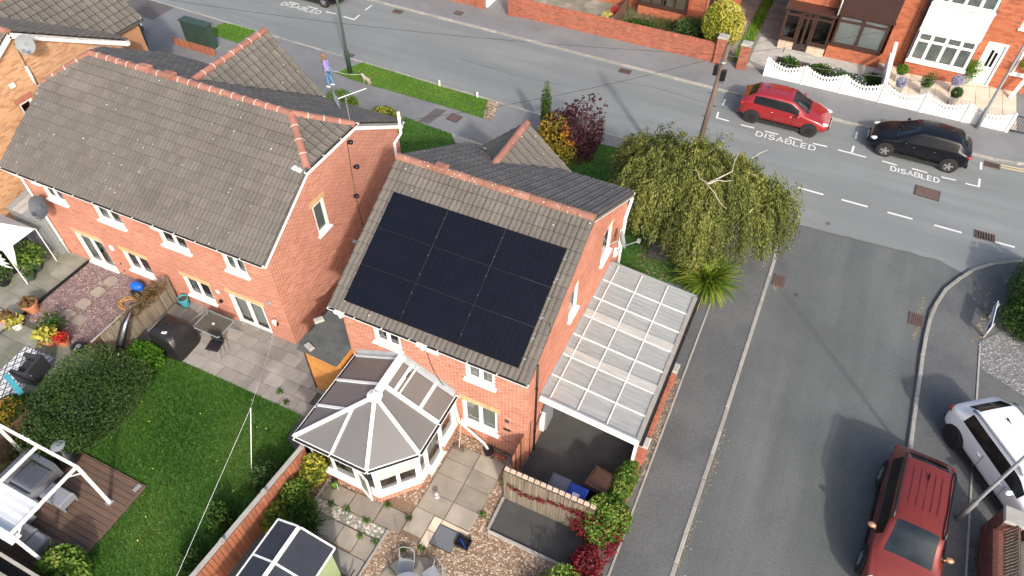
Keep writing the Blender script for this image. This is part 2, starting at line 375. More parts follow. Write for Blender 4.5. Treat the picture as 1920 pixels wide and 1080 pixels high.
glassm('poly_lap', tint=(.6, .6, .55), body=(.88, .87, .80), bodyfac=.92, gloss=.05, rough=.3)
glassm('table_glass', tint=(.68, .78, .72), body=(.36, .44, .38), bodyfac=.35, gloss=.05)
pm('panel_cell', (.004, .005, .009), (.006, .007, .012), sc=1.5, rough=.3, spec=.25)
pm('panel_frame', (.006, .0065, .01), rough=.5, spec=.15)
pm('cell_line', (.009, .011, .018), rough=.35)
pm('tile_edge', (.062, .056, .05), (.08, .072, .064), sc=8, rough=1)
pm('seam_grey', (.045, .048, .055), rough=.4)
pm('steel', (.45, .45, .46), rough=.4, metal=.7)
pm('grey_metal', (.26, .28, .29), (.30, .32, .33), sc=3, rough=.5, metal=.2)
pm('dish_dark', (.055, .06, .07), (.07, .078, .09), sc=2, rough=.6)
pm('grey_paint', (.18, .20, .22), (.23, .25, .27), sc=2, rough=.6)
pm('poly_brown', (.115, .088, .08), (.13, .10, .09), sc=1, rough=.38, spec=.3)
pm('poly_grey', (.16, .17, .17), (.19, .20, .205), sc=1.2, rough=.33, spec=.35)
pm('felt', (.060, .066, .064), (.088, .095, .090), sc=2, rough=.95, fine=.15, fsc=40, aniso=(1, 3, 1), big=((.13, .14, .135), 2.5, .3))
pm('orange_timber', (.48, .20, .045), (.56, .26, .07), sc=2, rough=.7, aniso=(6, 6, 1), ovar=.08)
pm('fence_orange', (.36, .125, .065), (.46, .17, .09), sc=2, rough=.8, aniso=(8, 8, 1), ovar=.14)
pm('fence_brown', (.085, .045, .03), (.13, .07, .045), sc=2, rough=.85, aniso=(8, 8, 1), ovar=.2)
pm('timber_grey', (.27, .25, .225), (.36, .34, .31), sc=3, rough=.9, aniso=(1, 1, 8), ovar=.15, fine=.15)
pm('deck', (.098, .06, .042), (.14, .086, .06), sc=2, rough=.75, aniso=(1.5, 12, 12), ovar=.16)
pm('reed', None, stops=[(0, (.13, .10, .07)), (.5, (.235, .195, .145)), (1, (.33, .285, .22))], rough=.95)
pm('pole_wood', (.085, .062, .05), (.15, .115, .095), sc=2, rough=.9, aniso=(9, 9, .6), fine=.2, fsc=30)
pm('bark', (.10, .075, .055), (.16, .125, .10), sc=6, rough=.95, bump=.6, bsc=40)
pm('bark_pale', (.36, .31, .25), (.45, .40, .33), sc=8, rough=.9)
pm('terracotta', (.44, .17, .085), (.50, .21, .11), sc=4, rough=.85)
pm('green_metal', (.03, .055, .04), (.038, .065, .048), sc=4, rough=.6)
pm('shed_green', (.27, .34, .17), (.33, .40, .22), sc=2, rough=.6)
pm('shed_roof', (.022, .025, .034), (.03, .034, .044), sc=3, rough=.55)
pm('rug_white', (.60, .62, .62), rough=.9); pm('rug_navy', (.05, .06, .09), rough=.9)
pm('rattan', (.016, .017, .02), (.03, .03, .034), sc=40, rough=.8)
pm('rattan_grey', (.20, .21, .23), (.25, .26, .285), sc=30, rough=.85, fine=.15, fsc=90)
pm('cushion_grey', (.15, .16, .18), (.18, .19, .21), sc=5, rough=.95)
pm('fabric_white', (.66, .68, .69), (.58, .60, .61), sc=3, rough=.9)
pm('cover_black', (.011, .011, .012), (.017, .017, .018), sc=4, rough=.42, bump=1.0, bsc=5)
pm('blue_plastic', (.008, .10, .5), (.01, .13, .58), sc=6, rough=.4)
pm('bin_blue', (.012, .05, .34), (.016, .06, .38), sc=6, rough=.45)
pm('bin_grey', (.10, .11, .15), (.12, .13, .175), sc=6, rough=.5)
pm('bin_brown', (.055, .024, .014), (.07, .032, .019), sc=6, rough=.5)
pm('bin_green', (.22, .30, .27), (.26, .34, .31), sc=6, rough=.5)
pm('turquoise', (.05, .30, .36), (.07, .36, .42), sc=6, rough=.5)
pm('orange_hose', (.62, .30, .05), rough=.5)
pm('gravel_pink', None, stops=[(0, (.12, .07, .066)), (.4, (.20, .135, .127)), (.75, (.27, .195, .185)), (1, (.40, .34, .325))], rough=.95)
pm('gravel_base_pink', (.14, .09, .086), (.19, .13, .122), sc=20, rough=1, fine=.4, fsc=60, bump=.6, bsc=60)
pm('gravel_tan', None, stops=[(0, (.16, .10, .06)), (.4, (.27, .19, .125)), (.7, (.37, .275, .195)), (1, (.54, .45, .37))], rough=.9)
pm('gravel_base_tan', (.15, .10, .065), (.23, .16, .11), sc=20, rough=1, fine=.4, fsc=60, bump=.6, bsc=60)
pm('gravel_grey', None, stops=[(0, (.10, .10, .105)), (.5, (.17, .172, .175)), (1, (.30, .30, .30))], rough=.9)
pm('gravel_base_grey', (.13, .13, .13), (.19, .19, .185), sc=20, rough=1, fine=.4, fsc=60, bump=.6, bsc=60)
pm('pebble', None, stops=[(0, (.22, .18, .15)), (.5, (.42, .37, .31)), (1, (.62, .57, .50))], rough=.7)
pm('leaf_litter', None, stops=[(0, (.13, .095, .06)), (.5, (.21, .165, .11)), (1, (.31, .26, .19))], rough=.9)
pm('white_masonry', (.76, .76, .75), (.66, .66, .65), sc=3, rough=.85, bump=.5, bsc=22)
pm('render_white', (.80, .80, .80), (.76, .76, .755), sc=1, rough=.8)
pm('stone_cream', (.50, .38, .28), (.58, .46, .36), sc=3, rough=.9, ovar=.1)
pm('iron', (.05, .04, .038), (.075, .058, .052), sc=8, rough=.7, metal=.2)
pm('iron_brown', (.10, .065, .055), (.13, .085, .07), sc=8, rough=.8)
pm('skin', (.52, .29, .20), rough=.55); pm('hair_brown', (.20, .11, .05), (.28, .16, .08), sc=30, rough=.7)
pm('cardigan', (.29, .24, .56), (.35, .29, .63), sc=14, rough=.9); pm('jeans', (.10, .22, .40), (.13, .28, .47), sc=14, rough=.9)
pm('dog_fur', (.52, .46, .38), (.38, .30, .22), sc=7, rough=.95)
pm('car_red', (.25, .010, .012), rough=.3, coat=1, spec=.5); pm('car_black', (.004, .005, .008), rough=.3, coat=.25, spec=.25)
pm('car_maroon', (.17, .020, .012), (.20, .025, .015), sc=1, rough=.32, coat=.8, metal=.25); pm('car_white', (.78, .79, .80), rough=.3, coat=1)
pm('car_navy', (.012, .018, .04), rough=.3, coat=1)
pm('car_glass', (.006, .007, .008), (.012, .014, .015), sc=2, rough=.08, spec=.18)
pm('car_screen', (.006, .009, .013), (.022, .032, .038), sc=1.6, rough=.05, spec=.4)
pm('alloy', (.45, .45, .47), rough=.35, metal=.8); pm('alloy_dark', (.03, .03, .032), rough=.4, metal=.5)
pm('lamp_glass', (.65, .68, .70), rough=.1, spec=.8); pm('tail_red', (.30, .008, .008), rough=.2, spec=.7)
pm('copper_trim', (.45, .24, .14), rough=.35, metal=.4)
pm('sign_white', (.75, .77, .78), rough=.5); pm('sign_blue', (.02, .05, .22), rough=.5)
leafm('grass', [(.017, .058, .006), (.034, .108, .010), (.058, .15, .016), (.15, .22, .045)], .3, .7, .05)
leafm('grass_verge', [(.10, .21, .014), (.14, .28, .02), (.19, .33, .03), (.30, .34, .09)], .3, .7, .05)
leafm('grass_dull', [(.03, .05, .012), (.05, .075, .018), (.085, .095, .03), (.16, .10, .04)], .25)
leafm('grass_rough', [(.07, .085, .03), (.10, .12, .04), (.20, .18, .09), (.28, .24, .14)], .25)
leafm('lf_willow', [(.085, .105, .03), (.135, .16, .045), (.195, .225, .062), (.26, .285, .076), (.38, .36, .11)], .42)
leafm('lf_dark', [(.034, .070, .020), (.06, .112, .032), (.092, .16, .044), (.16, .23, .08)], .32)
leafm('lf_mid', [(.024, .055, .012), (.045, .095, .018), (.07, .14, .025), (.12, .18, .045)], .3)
leafm('lf_bright', [(.05, .13, .012), (.08, .19, .018), (.12, .25, .03)], .3)
leafm('lf_yellow', [(.20, .24, .03), (.36, .36, .05), (.50, .46, .10), (.60, .56, .22)], .3)
leafm('lf_variegated', [(.05, .10, .02), (.16, .20, .03), (.42, .38, .05), (.60, .52, .10)], .3)
leafm('lf_purple', [(.05, .018, .025), (.09, .034, .044), (.14, .06, .07), (.21, .11, .11)], .3)
leafm('lf_autumn', [(.10, .12, .015), (.30, .24, .03), (.45, .24, .03), (.55, .16, .03)], .35)
leafm('lf_red', [(.10, .012, .018), (.17, .018, .028), (.24, .03, .036), (.12, .10, .03)], .3)
leafm('lf_ivy', [(.06, .12, .02), (.10, .19, .03), (.16, .26, .045), (.24, .27, .06)], .3)
leafm('lf_strap', [(.05, .11, .012), (.11, .20, .02), (.24, .31, .04), (.42, .42, .09)], .3)
leafm('lf_brown', [(.10, .06, .03), (.17, .11, .05), (.25, .17, .08)], .2)
leafm('fl_white', [(.6, .6, .58), (.75, .75, .74)], .2); leafm('fl_lilac', [(.30, .30, .42), (.45, .45, .58)], .2)
leafm('fl_red', [(.45, .02, .02), (.6, .04, .03)], .2); leafm('fl_yellow', [(.55, .48, .06), (.65, .6, .2)], .2)
# ------------------------------------------------------------------ ground, roads, pavements, kerbs
def sheet_obj(name, poly, z, mat, thick=None):
    mb = MB()
    if thick: mb.prism(poly, z-thick, z)
    else: mb.sheet(poly, z)
    o = struct(mb.build(name, mat)); return o
def nearY(x): return 26.38-.0303*(x+10.5) if x < -10.5 else 26.38-.01*(x+10.5)
def farY(x): return 32.02-.0242*x if x < 0 else 32.0-.009*x
sheet_obj('ground', [(-160, -90), (160, -90), (160, 220), (-160, 220)], -.12, 'soil_grass')
seam = G2((1477, 417), (1560, 437), (1660, 462), (1765, 490))
main_road = sheet_obj('main_road', [(-90, 25), (0, 24.0), (.6, 23.9)]+[seam[1], seam[2], seam[3]]+[(8.6, 23.4), (12, 24.5), (60, 24.5), (60, 32.6), (-90, 35)], 0, 'asphalt')
side_road = sheet_obj('side_road', [(.2, -25), (9, -25), (9, 25.2), (.2, 25.2)], -.005, 'asphalt_side')
arcL = [(-3.8+4.8*math.cos(t), 21.45+4.8*math.sin(t)) for t in np.linspace(math.pi/2, 0, 11)]
kerb_near = [(x, nearY(x)) for x in np.arange(-90, -4, 3)]+arcL+[(1.0, 20), (1.0, 13.2), (.95, 8.3), (.93, -25)]
kerb_far = [(x, farY(x)) for x in np.arange(-90, 8.8, 3)]+[(8.4, 31.92), (9.2, 32.0), (10.2, 32.3), (11.2, 33.0), (12, 34.2), (12.4, 36), (12.4, 60)]
kerb_right = [(60, 26.1), (12, 26.1), (10.5, 26.0), (9.52, 25.62), (8.5, 24.95), (7.66, 24.1), (6.9, 22.75), (6.47, 21.3), (6.34, 19.5), (6.27, 15.8), (6.22, 8), (6.2, -25)]
pave_w = sheet_obj('pavement_houses', kerb_near+[(-90, -25)], .075, 'asphalt_path', .3)
pave_f = sheet_obj('pavement_far', kerb_far+[(-90, 60)], .075, 'asphalt_light', .3)
pave_n = sheet_obj('pavement_main', [(x, nearY(x)-.14) for x in range(-90, -4, 5)]+[(-3.9, 26.1), (-6, 19.0), (-12, 18.6), (-34, 19.0), (-90, 20)], .0775, 'asphalt_light')
mb = MB(); mb.sheet(G2((846, 249), (912, 273), (905, 284), (850, 264), z=.085), .084); struct(mb.build('concrete_path', 'concrete'))
pave_r = sheet_obj('pavement_right', [(60, -25)]+kerb_right, .075, 'asphalt_path', .3)
def kerb_line(name, path, side, lo, hi, step=.915, w=.13, top=.1, mat='kerb'):
    """kerb stones laid one by one along a path between path lengths lo..hi"""
    par = struct(link(name, None)); pts = [Vector((a, b, 0)) for a, b in path]
    cum = [0]
    for i in range(len(pts)-1): cum.append(cum[-1]+(pts[i+1]-pts[i]).length)
    def at(s):
        for i in range(len(pts)-1):
            if s <= cum[i+1]: return pts[i].lerp(pts[i+1], (s-cum[i])/(cum[i+1]-cum[i]))
        return pts[-1]
    s = lo; mesh = None
    while s < min(hi, cum[-1])-.05:
        e = min(s+step, cum[-1]); a, b = at(s), at(e); d = (b-a)
        if d.length < .05: break
        if mesh is None:
            mb = MB(); mb.cbox((0, 0, .02), (step-.012, w, .2), bev=.018); k = mb.build('kerb_stone', mat, par); mesh = k.data
        else: k = link('kerb_stone', mesh, par)
        nrm = Vector((-d.y, d.x, 0)).normalized()*side*(w/2-.005)
        c = (a+b)/2+nrm; k.location = (c.x, c.y, top-.12+random.uniform(-.004, .004)); k.rotation_euler = (0, 0, math.atan2(d.y, d.x)+random.uniform(-.006, .006)); k.scale.x = d.length/step
        s = e
    return par
def plen(path, upto):
    L = 0
    for i in range(upto): L += math.dist(path[i], path[i+1])
    return L
iN = [i for i, p in enumerate(kerb_near) if p[0] > -45][0]
kerb_line('kerb_near', kerb_near, -1, plen(kerb_near, iN), plen(kerb_near, len(kerb_near)-2)+9)
iF = [i for i, p in enumerate(kerb_far) if p[0] > -32][0]
kerb_line('kerb_far', kerb_far, 1, plen(kerb_far, iF), plen(kerb_far, len(kerb_far)-1)-20)
kerb_line('kerb_right', kerb_right, 1, 40, plen(kerb_right, len(kerb_right)-2)+3)
# ------------------------------------------------------------------ painted markings (parts of the road)
def stroke(mb, pts, w, z=.004, closed=False):
    pts = [Vector((p[0], p[1])) for p in pts]
    n = len(pts); L = []; R = []
    for i, p in enumerate(pts):
        if closed: a, b = pts[(i-1) % n], pts[(i+1) % n]; d0 = (p-a).normalized(); d1 = (b-p).normalized()
        else:
            d0 = (p-pts[max(i-1, 0)]); d1 = (pts[min(i+1, n-1)]-p)
            d0 = d0.normalized() if d0.length > 0 else d1.normalized(); d1 = d1.normalized() if d1.length > 0 else d0
        t = (d0+d1); t = t.normalized() if t.length > 1e-6 else d0
        nn = Vector((-t.y, t.x)); k = w/2/max(.5, abs(nn.dot(Vector((-d1.y, d1.x))))); L.append(p+nn*k); R.append(p-nn*k)
    for i in range(n if closed else n-1):
        j = (i+1) % n; mb.face([(R[i].x, R[i].y, z), (R[j].x, R[j].y, z), (L[j].x, L[j].y, z), (L[i].x, L[i].y, z)])
def arcp(cx, cy, rx, ry, a0, a1, n=7): return [(cx+rx*math.cos(math.radians(a0+(a1-a0)*i/n)), cy+ry*math.sin(math.radians(a0+(a1-a0)*i/n))) for i in range(n+1)]
GLY = {'D': [[(0, 0), (0, 1), (.35, 1)]+arcp(.35, .5, .4, .5, 90, -90, 8)[1:]+[(0, 0)]],
       'I': [[(.1, 0), (.1, 1)]],
       'S': [arcp(.36, .76, .34, .24, 20, 270, 9)+arcp(.36, .26, .36, .26, 90, -160, 9)],
       'A': [[(0, 0), (.4, 1), (.8, 0)], [(.14, .33), (.66, .33)]],
       'B': [[(0, 0), (0, 1), (.4, 1)]+arcp(.4, .76, .28, .24, 90, -90, 6)[1:]+[(0, .52)], [(.4, .52)]+arcp(.4, .26, .32, .26, 90, -90, 6)+[(0, 0)]],
       'L': [[(0, 1), (0, 0), (.62, 0)]], 'E': [[(.64, 1), (0, 1), (0, 0), (.66, 0)], [(0, .52), (.56, .52)]]}
GW = {'D': .75, 'I': .2, 'S': .72, 'A': .8, 'B': .72, 'L': .62, 'E': .66}
def road_word(word, x0, x1, y, h):
    adv = sum(GW[c] for c in word)+.30*(len(word)-1); sc = (x1-x0)/adv; x = x0
    for c in word:
        mb = MB()
        for st in GLY[c]: stroke(mb, [(x+px*sc, y+py*h) for px, py in st], .056)
        mb.build('painted_letter', 'white_paint_road', main_road); x += (GW[c]+.30)*sc
road_word('DISABLED', *[G(1419, 249).x, G(1528, 280).x], 29.20, .36)
road_word('DISABLED', *[G(1670, 319).x, G(1760, 343).x], 29.20, .33)
road_word('DISABLED', *[G(527, 8).x, G(597, 27).x], 29.97, .36)
def pline(name, pixs, w=.09, mat='white_paint_road'):
    mb = MB(); stroke(mb, G2(*pixs), w); return mb.build(name, mat, main_road)
for p in ([(1347, 210), (1344, 221), (1367, 227)], [(1360, 186), (1355, 197)], [(1389, 234), (1414, 240)], [(1434, 246), (1459, 252)], [(1479, 257), (1504, 264)],
          [(1524, 269), (1551, 275)], [(1572, 281), (1624, 295)], [(1601, 274), (1597, 286)], [(1607, 247), (1604, 260)], [(1654, 302), (1682, 310)], [(1710, 316), (1739, 324)],
          [(1765, 332), (1792, 338)], [(1810, 344), (1835, 350), (1837, 335)], [(1840, 304), (1839, 318)], [(542, 4), (561, 8)], [(577, 12), (596, 17)], [(611, 22), (630, 26)],
          [(644, 31), (664, 37), (674, 28)], [(685, 19), (697, 10)], [(508, -5), (526, -1)]): pline('bay_line', p)
for a, b in ((.97, 2.02), (2.75, 3.79), (4.56, 5.52), (6.34, 7.35), (8.30, 9.26), (10.1, 11.1)):
    mb = MB(); mb.sheet([(a, 26.22), (b, 26.22), (b, 26.32), (a, 26.32)], .004); mb.build('centre_line', 'white_paint_road', main_road)
for dy in (0, .18):
    mb = MB(); stroke(mb, [(8.72, 31.72-dy), (9.5, 31.78-dy), (10.4, 32.08-dy), (11.4, 32.7-dy), (12.2, 33.9-dy)], .09); mb.build('yellow_line', 'yellow_paint_road', main_road)
# tarmac seam and a kerbside patch
mb = MB(); stroke(mb, [(x, y+random.uniform(-.05, .05)) for x, y in G2(*[(1477+(1765-1477)*t, 417+73*t) for t in np.linspace(0, 1, 16)])], .06, .006); mb.build('tar_seam', 'asphalt_path', side_road)
for pix in ([(1692, 690), (1722, 692), (1712, 748), (1700, 742)],):
    mb = MB(); mb.sheet(G2(*pix), .003); mb.build('road_patch', 'asphalt_side', main_road)  # small sheet of side-road tarmac by the right kerb
for pix in ([(1150, 150), (1240, 168), (1330, 195), (1420, 222)], [(860, 110), (960, 140), (1050, 160)]):
    mb = MB(); stroke(mb, [(x+random.uniform(-.04, .04), y+random.uniform(-.04, .04)) for x, y in G2(*pix)], .025, .004); mb.build('crack', 'asphalt_dark', main_road)
# ------------------------------------------------------------------ drains and covers
def grate(px, py, l, w, rz, label, z=.004, mat='iron'):
    c = G(px, py); t = thing('drain_grate', label, 'drain', (c.x, c.y, z), rz, 'drain grates in the road')
    mb = MB(); mb.box(-l/2, -w/2, 0, l/2, -w/2+.04, .02); mb.box(-l/2, w/2-.04, 0, l/2, w/2, .02); mb.box(-l/2, -w/2+.04, 0, -l/2+.04, w/2-.04, .02); mb.box(l/2-.04, -w/2+.04, 0, l/2, w/2-.04, .02)
    mb.build('frame', 'iron_brown', t, local=True)
    mb = MB(); mb.sheet([(-l/2+.04, -w/2+.04), (l/2-.04, -w/2+.04), (l/2-.04, w/2-.04), (-l/2+.04, w/2-.04)], .003); mb.build('sump', 'black_rubber', t, local=True)
    n = 7
    for i in range(n):
        x = -l/2+.04+(l-.08)*(i+.5)/n; mb = MB(); mb.box(x-.02, -w/2+.04, .004, x+.02, w/2-.04, .018); mb.build('bar', 'iron_brown', t, local=True)
def cover(px, py, l, w, rz, label, z=.004, mat='iron_brown', pt=None):
    c = G(px, py) if pt is None else Vector(pt); t = thing('manhole_cover', label, 'manhole cover', (c.x, c.y, z), rz, 'inspection covers')
    mb = MB(); mb.box(-l/2, -w/2, 0, l/2, w/2, .008); mb.build('frame', 'iron', t, local=True)
    mb = MB(); mb.cbox((0, 0, .012), (l-.09, w-.09, .014), bev=.004); mb.build('lid', mat, t, local=True)
grate(1172, 134, .62, .42, 0, 'iron drain grate at the kerb in front of the long brick garden wall')
grate(746, 22, .6, .42, 0, 'iron drain grate by the far kerb near the painted bay corner')
grate(1860, 310, .62, .42, 0, 'iron drain grate at the start of the double yellow lines')
grate(1846, 443, .75, .5, 0, 'black slotted drain grate beside the white centre dashes')
grate(1461, 527, .42, .62, 0, 'iron drain grate with leaves by the kerb under the weeping tree')
grate(1718, 600, .5, .62, 0, 'wide iron drain grate at the right kerb of the side road')
cover(1738, 362, 1.0, .72, -.05, 'rusty rectangular manhole cover in the middle of the main road')
cover(852, 224, .6, .55, -.1, 'dark square inspection cover in the pavement by the gravel strip', z=.08)
cover(655, 104, .5, .4, 0, 'small rusty cover at the kerb behind the lamp post', z=.004)
cover(860, 27, .5, .45, 0, 'small inspection cover in the far pavement', z=.08)
cover(1233, 475, .85, .9, .2, 'dark concrete cover set in the lawn by the carport', z=.105, mat='asphalt_dark')
# darker repair strips on the pavement
for nm, poly, mat, z, par in (('pavement_patch', [(783, 228), (805, 232), (838, 207), (817, 203)], 'patch_brown', .079, pave_w),
                              ('pavement_patch', [(197, 14), (287, 37), (327, 14), (262, -6)], 'patch_brown', .079, pave_w)):
    mb = MB(); mb.sheet(G2(*poly, z=.08), z); mb.build(nm, mat, par)
# autumn leaves in the gutter
for path in ([(1262, 1060), (1330, 870), (1352, 800)], [(1740, 560), (1729, 620), (1722, 640)], [(1444, 540), (1449, 520)]):
    P = []
    for i in range(len(path)-1):
        for _ in range(110 if i == 0 else 50):
            t = random.random(); p = G(path[i][0]+(path[i+1][0]-path[i][0])*t, path[i][1]+(path[i+1][1]-path[i][1])*t)
            P.append((p.x+.1+abs(random.gauss(0, .09)) if path[0][0] < 1700 else p.x-.12-abs(random.gauss(0, .07)), p.y))
    o = stuff(stones('leaf_litter', np.array(P), .004, .045, 'leaf_litter', flat=.15)); tag(o, 'brown fallen leaves lying along the road gutter', 'leaves', 'leaf litter in the gutters')
# ------------------------------------------------------------------ house kit
CAM = CAMP.copy()
class Fr:
    """vertical wall frame: u along the wall, z up, d outwards"""
    def __init__(s, O, U): s.O = Vector(O); s.U = Vector(U).normalized(); s.N = Vector((s.U.y, -s.U.x, 0))
    def p(s, u, z, d=0): return s.O+s.U*u+s.N*d+Vector((0, 0, z))
    def box(s, mb, u0, z0, d0, u1, z1, d1, m=0, r=None):
        if u0 > u1: u0, u1 = u1, u0
        if z0 > z1: z0, z1 = z1, z0
        if d0 > d1: d0, d1 = d1, d0
        P = s.p
        mb.raw([P(u0, z0, d1), P(u1, z0, d1), P(u1, z0, d0), P(u0, z0, d0), P(u0, z1, d1), P(u1, z1, d1), P(u1, z1, d0), P(u0, z1, d0)],
               [(0, 3, 2, 1), (4, 5, 6, 7), (0, 1, 5, 4), (1, 2, 6, 5), (2, 3, 7, 6), (3, 0, 4, 7)], m, r)
def wall(parent, F, L, z0, top, opens=(), brick='brick_red', mortar='mortar', bricks=True, name='wall', breaks=(), proud=.006, thick=.1, course=.075, blen=.225, dback=0):
    """top(u) = wall height at u; opens = [(u0,z0,u1,z1)]"""
    us = sorted(set([0, L]+[o[0] for o in opens]+[o[2] for o in opens]+[b for b in breaks if 0 < b < L]))
    mb = MB()
    for a, b in zip(us[:-1], us[1:]):
        mid = (a+b)/2; iv = sorted((o[1], o[3]) for o in opens if o[0] < mid < o[2]); z = z0
        for lo, hi in iv:
            if lo > z: mb.face([F.p(a, z), F.p(b, z), F.p(b, lo), F.p(a, lo)])
            z = hi
        mb.face([F.p(a, z), F.p(b, z), F.p(b, top(b)), F.p(a, top(a))])
    for o in opens:
        a, lo, b, hi = o
        for q in ([(a, lo), (b, lo)], [(b, lo), (b, hi)], [(b, hi), (a, hi)], [(a, hi), (a, lo)]):
            (p, r), (s, t) = q; mb.face([F.p(p, r), F.p(s, t), F.p(s, t, -thick), F.p(p, r, -thick)])
    w = mb.build(name, mortar, parent)
    if not bricks: return w
    bm = MB(); k = 0; z = z0
    tmax = max(top(u) for u in us)
    while z < tmax-.02:
        zt = min(z+course-.014, tmax); off = (blen/2 if k % 2 else 0); u = -off
        while u < L:
            a, b = max(u, 0), min(u+blen-.014, L)
            lim = min(top(a), top(b)); ztt = min(zt, lim)
            segs = [(a, b)]
            for o in opens:
                if o[1] < zt-.01 and o[3] > z+.01:
                    ns = []
                    for s0, s1 in segs:
                        if o[2] <= s0 or o[0] >= s1: ns.append((s0, s1))
                        else:
                            if o[0] > s0: ns.append((s0, o[0]))
                            if o[2] < s1: ns.append((o[2], s1))
                    segs = ns
            for s0, s1 in segs:
                if s1-s0 < .02 or ztt-z < .015: continue
                r = random.random(); pr = proud+random.uniform(-.0015, .0015)
                P = F.p
                bm.raw([P(s0, z, pr), P(s1, z, pr), P(s1, ztt, pr), P(s0, ztt, pr), P(s0, z, -.002), P(s1, z, -.002), P(s1, ztt, -.002), P(s0, ztt, -.002)],
                       [(0, 1, 2, 3), (3, 2, 6, 7), (1, 0, 4, 5), (0, 3, 7, 4), (2, 1, 5, 6)], 0, r)
            u += blen
        z += course; k += 1
    if bm.v: stuff(bm.build('brickwork', brick, w))
    return w
def window(parent, F, u0, z0, u1, z1, mull=(.5,), trans=None, sill=True, lintel=False, curtain=None, cfrac=1.0, rec=.05, fw=.08, mat='upvc', glass='pane', name='window', sillmat=None, trw=None, cz=0, room=True, sillh=.07):
    """mesh frame + pane/sill/lintel/curtain sub-parts; trans = height fraction of a transom"""
    f = MB(); d0, d1 = -rec-.05, -rec+.01
    F.box(f, u0, z0, d0, u0+fw, z1, d1); F.box(f, u1-fw, z0, d0, u1, z1, d1)
    F.box(f, u0+fw, z0, d0, u1-fw, z0+fw, d1); F.box(f, u0+fw, z1-fw, d0, u1-fw, z1, d1)
    us = [u0+fw/2]+[u0+(u1-u0)*m for m in mull]+[u1-fw/2]
    for m in us[1:-1]: F.box(f, m-fw*.5, z0+fw, d0, m+fw*.5, z1-fw, d1-.003)
    zs = [z0+fw/2, z1-fw/2]
    if trans:
        zt = z0+(z1-z0)*trans; zs = [zs[0], zt, zs[1]]
        for a, b in zip(us[:-1], us[1:]): F.box(f, a+fw/2, zt-fw*.4, d0, b-fw/2, zt+fw*.4, d1-.006)
    w = f.build(name, mat, parent)
    for a, b in zip(us[:-1], us[1:]):
        for c, d in zip(zs[:-1], zs[1:]):
            p = MB(); p.face([F.p(a+fw/2-.01, c+.03, d0+.03), F.p(b-fw/2+.01, c+.03, d0+.03), F.p(b-fw/2+.01, d-.03, d0+.03), F.p(a+fw/2-.01, d-.03, d0+.03)])
            # inner casement edge
            p.build('pane', glass, w)
            e = MB(); k = .022
            for q in ((a+fw/2, c+fw*.4, b-fw/2, c+fw*.4+k), (a+fw/2, d-fw*.4-k, b-fw/2, d-fw*.4), (a+fw/2, c+fw*.4+k, a+fw/2+k, d-fw*.4-k), (b-fw/2-k, c+fw*.4+k, b-fw/2, d-fw*.4-k)): F.box(e, q[0], q[1], d1-.045, q[2], q[3], d1-.012)
            e.build('casement', mat, w)
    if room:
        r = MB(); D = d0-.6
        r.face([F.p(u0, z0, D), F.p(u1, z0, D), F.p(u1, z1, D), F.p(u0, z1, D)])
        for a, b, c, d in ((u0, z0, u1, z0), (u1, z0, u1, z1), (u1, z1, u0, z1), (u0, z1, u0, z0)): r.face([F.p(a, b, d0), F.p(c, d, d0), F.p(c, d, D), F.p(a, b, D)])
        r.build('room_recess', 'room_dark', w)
    if curtain:
        c = MB(); n = max(6, int((u1-u0)*cfrac/.05)); zc = z0+(z1-z0)*cz
        for side in ((u0, u0+(u1-u0)*cfrac/2), (u1-(u1-u0)*cfrac/2, u1)):
            for i in range(n):
                a = side[0]+(side[1]-side[0])*i/n; b = side[0]+(side[1]-side[0])*(i+1)/n
                da, db = d0-.04-.010*(i % 2), d0-.04-.010*((i+1) % 2)
                c.face([F.p(a, zc, da), F.p(b, zc, db), F.p(b, z1-.02, db), F.p(a, z1-.02, da)])
        c.build('curtain', curtain, w)
    if sill:
        s = MB(); F.box(s, u0-.06, z0-sillh, -rec-.05, u1+.06, z0-.003, .10); s.build('sill', sillmat or mat, w)
    if lintel:
        l = MB(); n = max(3, int((u1-u0+.2)/.075))
        for i in range(n):
            a = u0-.1+(u1-u0+.2)*i/n; b = u0-.1+(u1-u0+.2)*(i+1)/n; F.box(l, a+.004, z1+.004, -.002, b-.004, z1+.215, .012, r=random.random())
        l.build('lintel', 'lintel_buff', w)
    return w
TILE_W, TILE_L = .30, .335
def tile_geo(w=TILE_W, l=TILE_L+.03):
    prof = [(0, -.022), (.018, -.022), (.022, .016), (.065, .026), (.125, .016), (.145, .002), (.165, .016), (.225, .026), (.285, .016), (.30, -.004)]
    prof = [(u*w/.30, h) for u, h in prof]; n = len(prof)
    V = [(u, 0, h+.048) for u, h in prof]+[(u, l, h+.002) for u, h in prof]+[(u, -.004, h+.002) for u, h in prof]
    # faces 1..n-1 are the top, then the front edge, coloured dark for grime and the shaded gap
    Fc = [(i, i+1, n+i+1, n+i) for i in range(n-1)]+[(2*n+i, 2*n+i+1, i+1, i) for i in range(n-1)]+[(n-1, 2*n-1, 3*n-1)]
    return V, [f for f in Fc if len(f) >= 3]
_tile_mesh = {}
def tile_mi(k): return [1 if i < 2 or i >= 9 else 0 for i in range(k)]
def tile_mesh(mat):
    if mat not in _tile_mesh:
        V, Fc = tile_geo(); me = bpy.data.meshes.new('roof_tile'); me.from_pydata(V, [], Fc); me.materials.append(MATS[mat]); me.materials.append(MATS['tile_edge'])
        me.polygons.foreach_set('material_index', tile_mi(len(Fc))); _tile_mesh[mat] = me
    return _tile_mesh[mat]
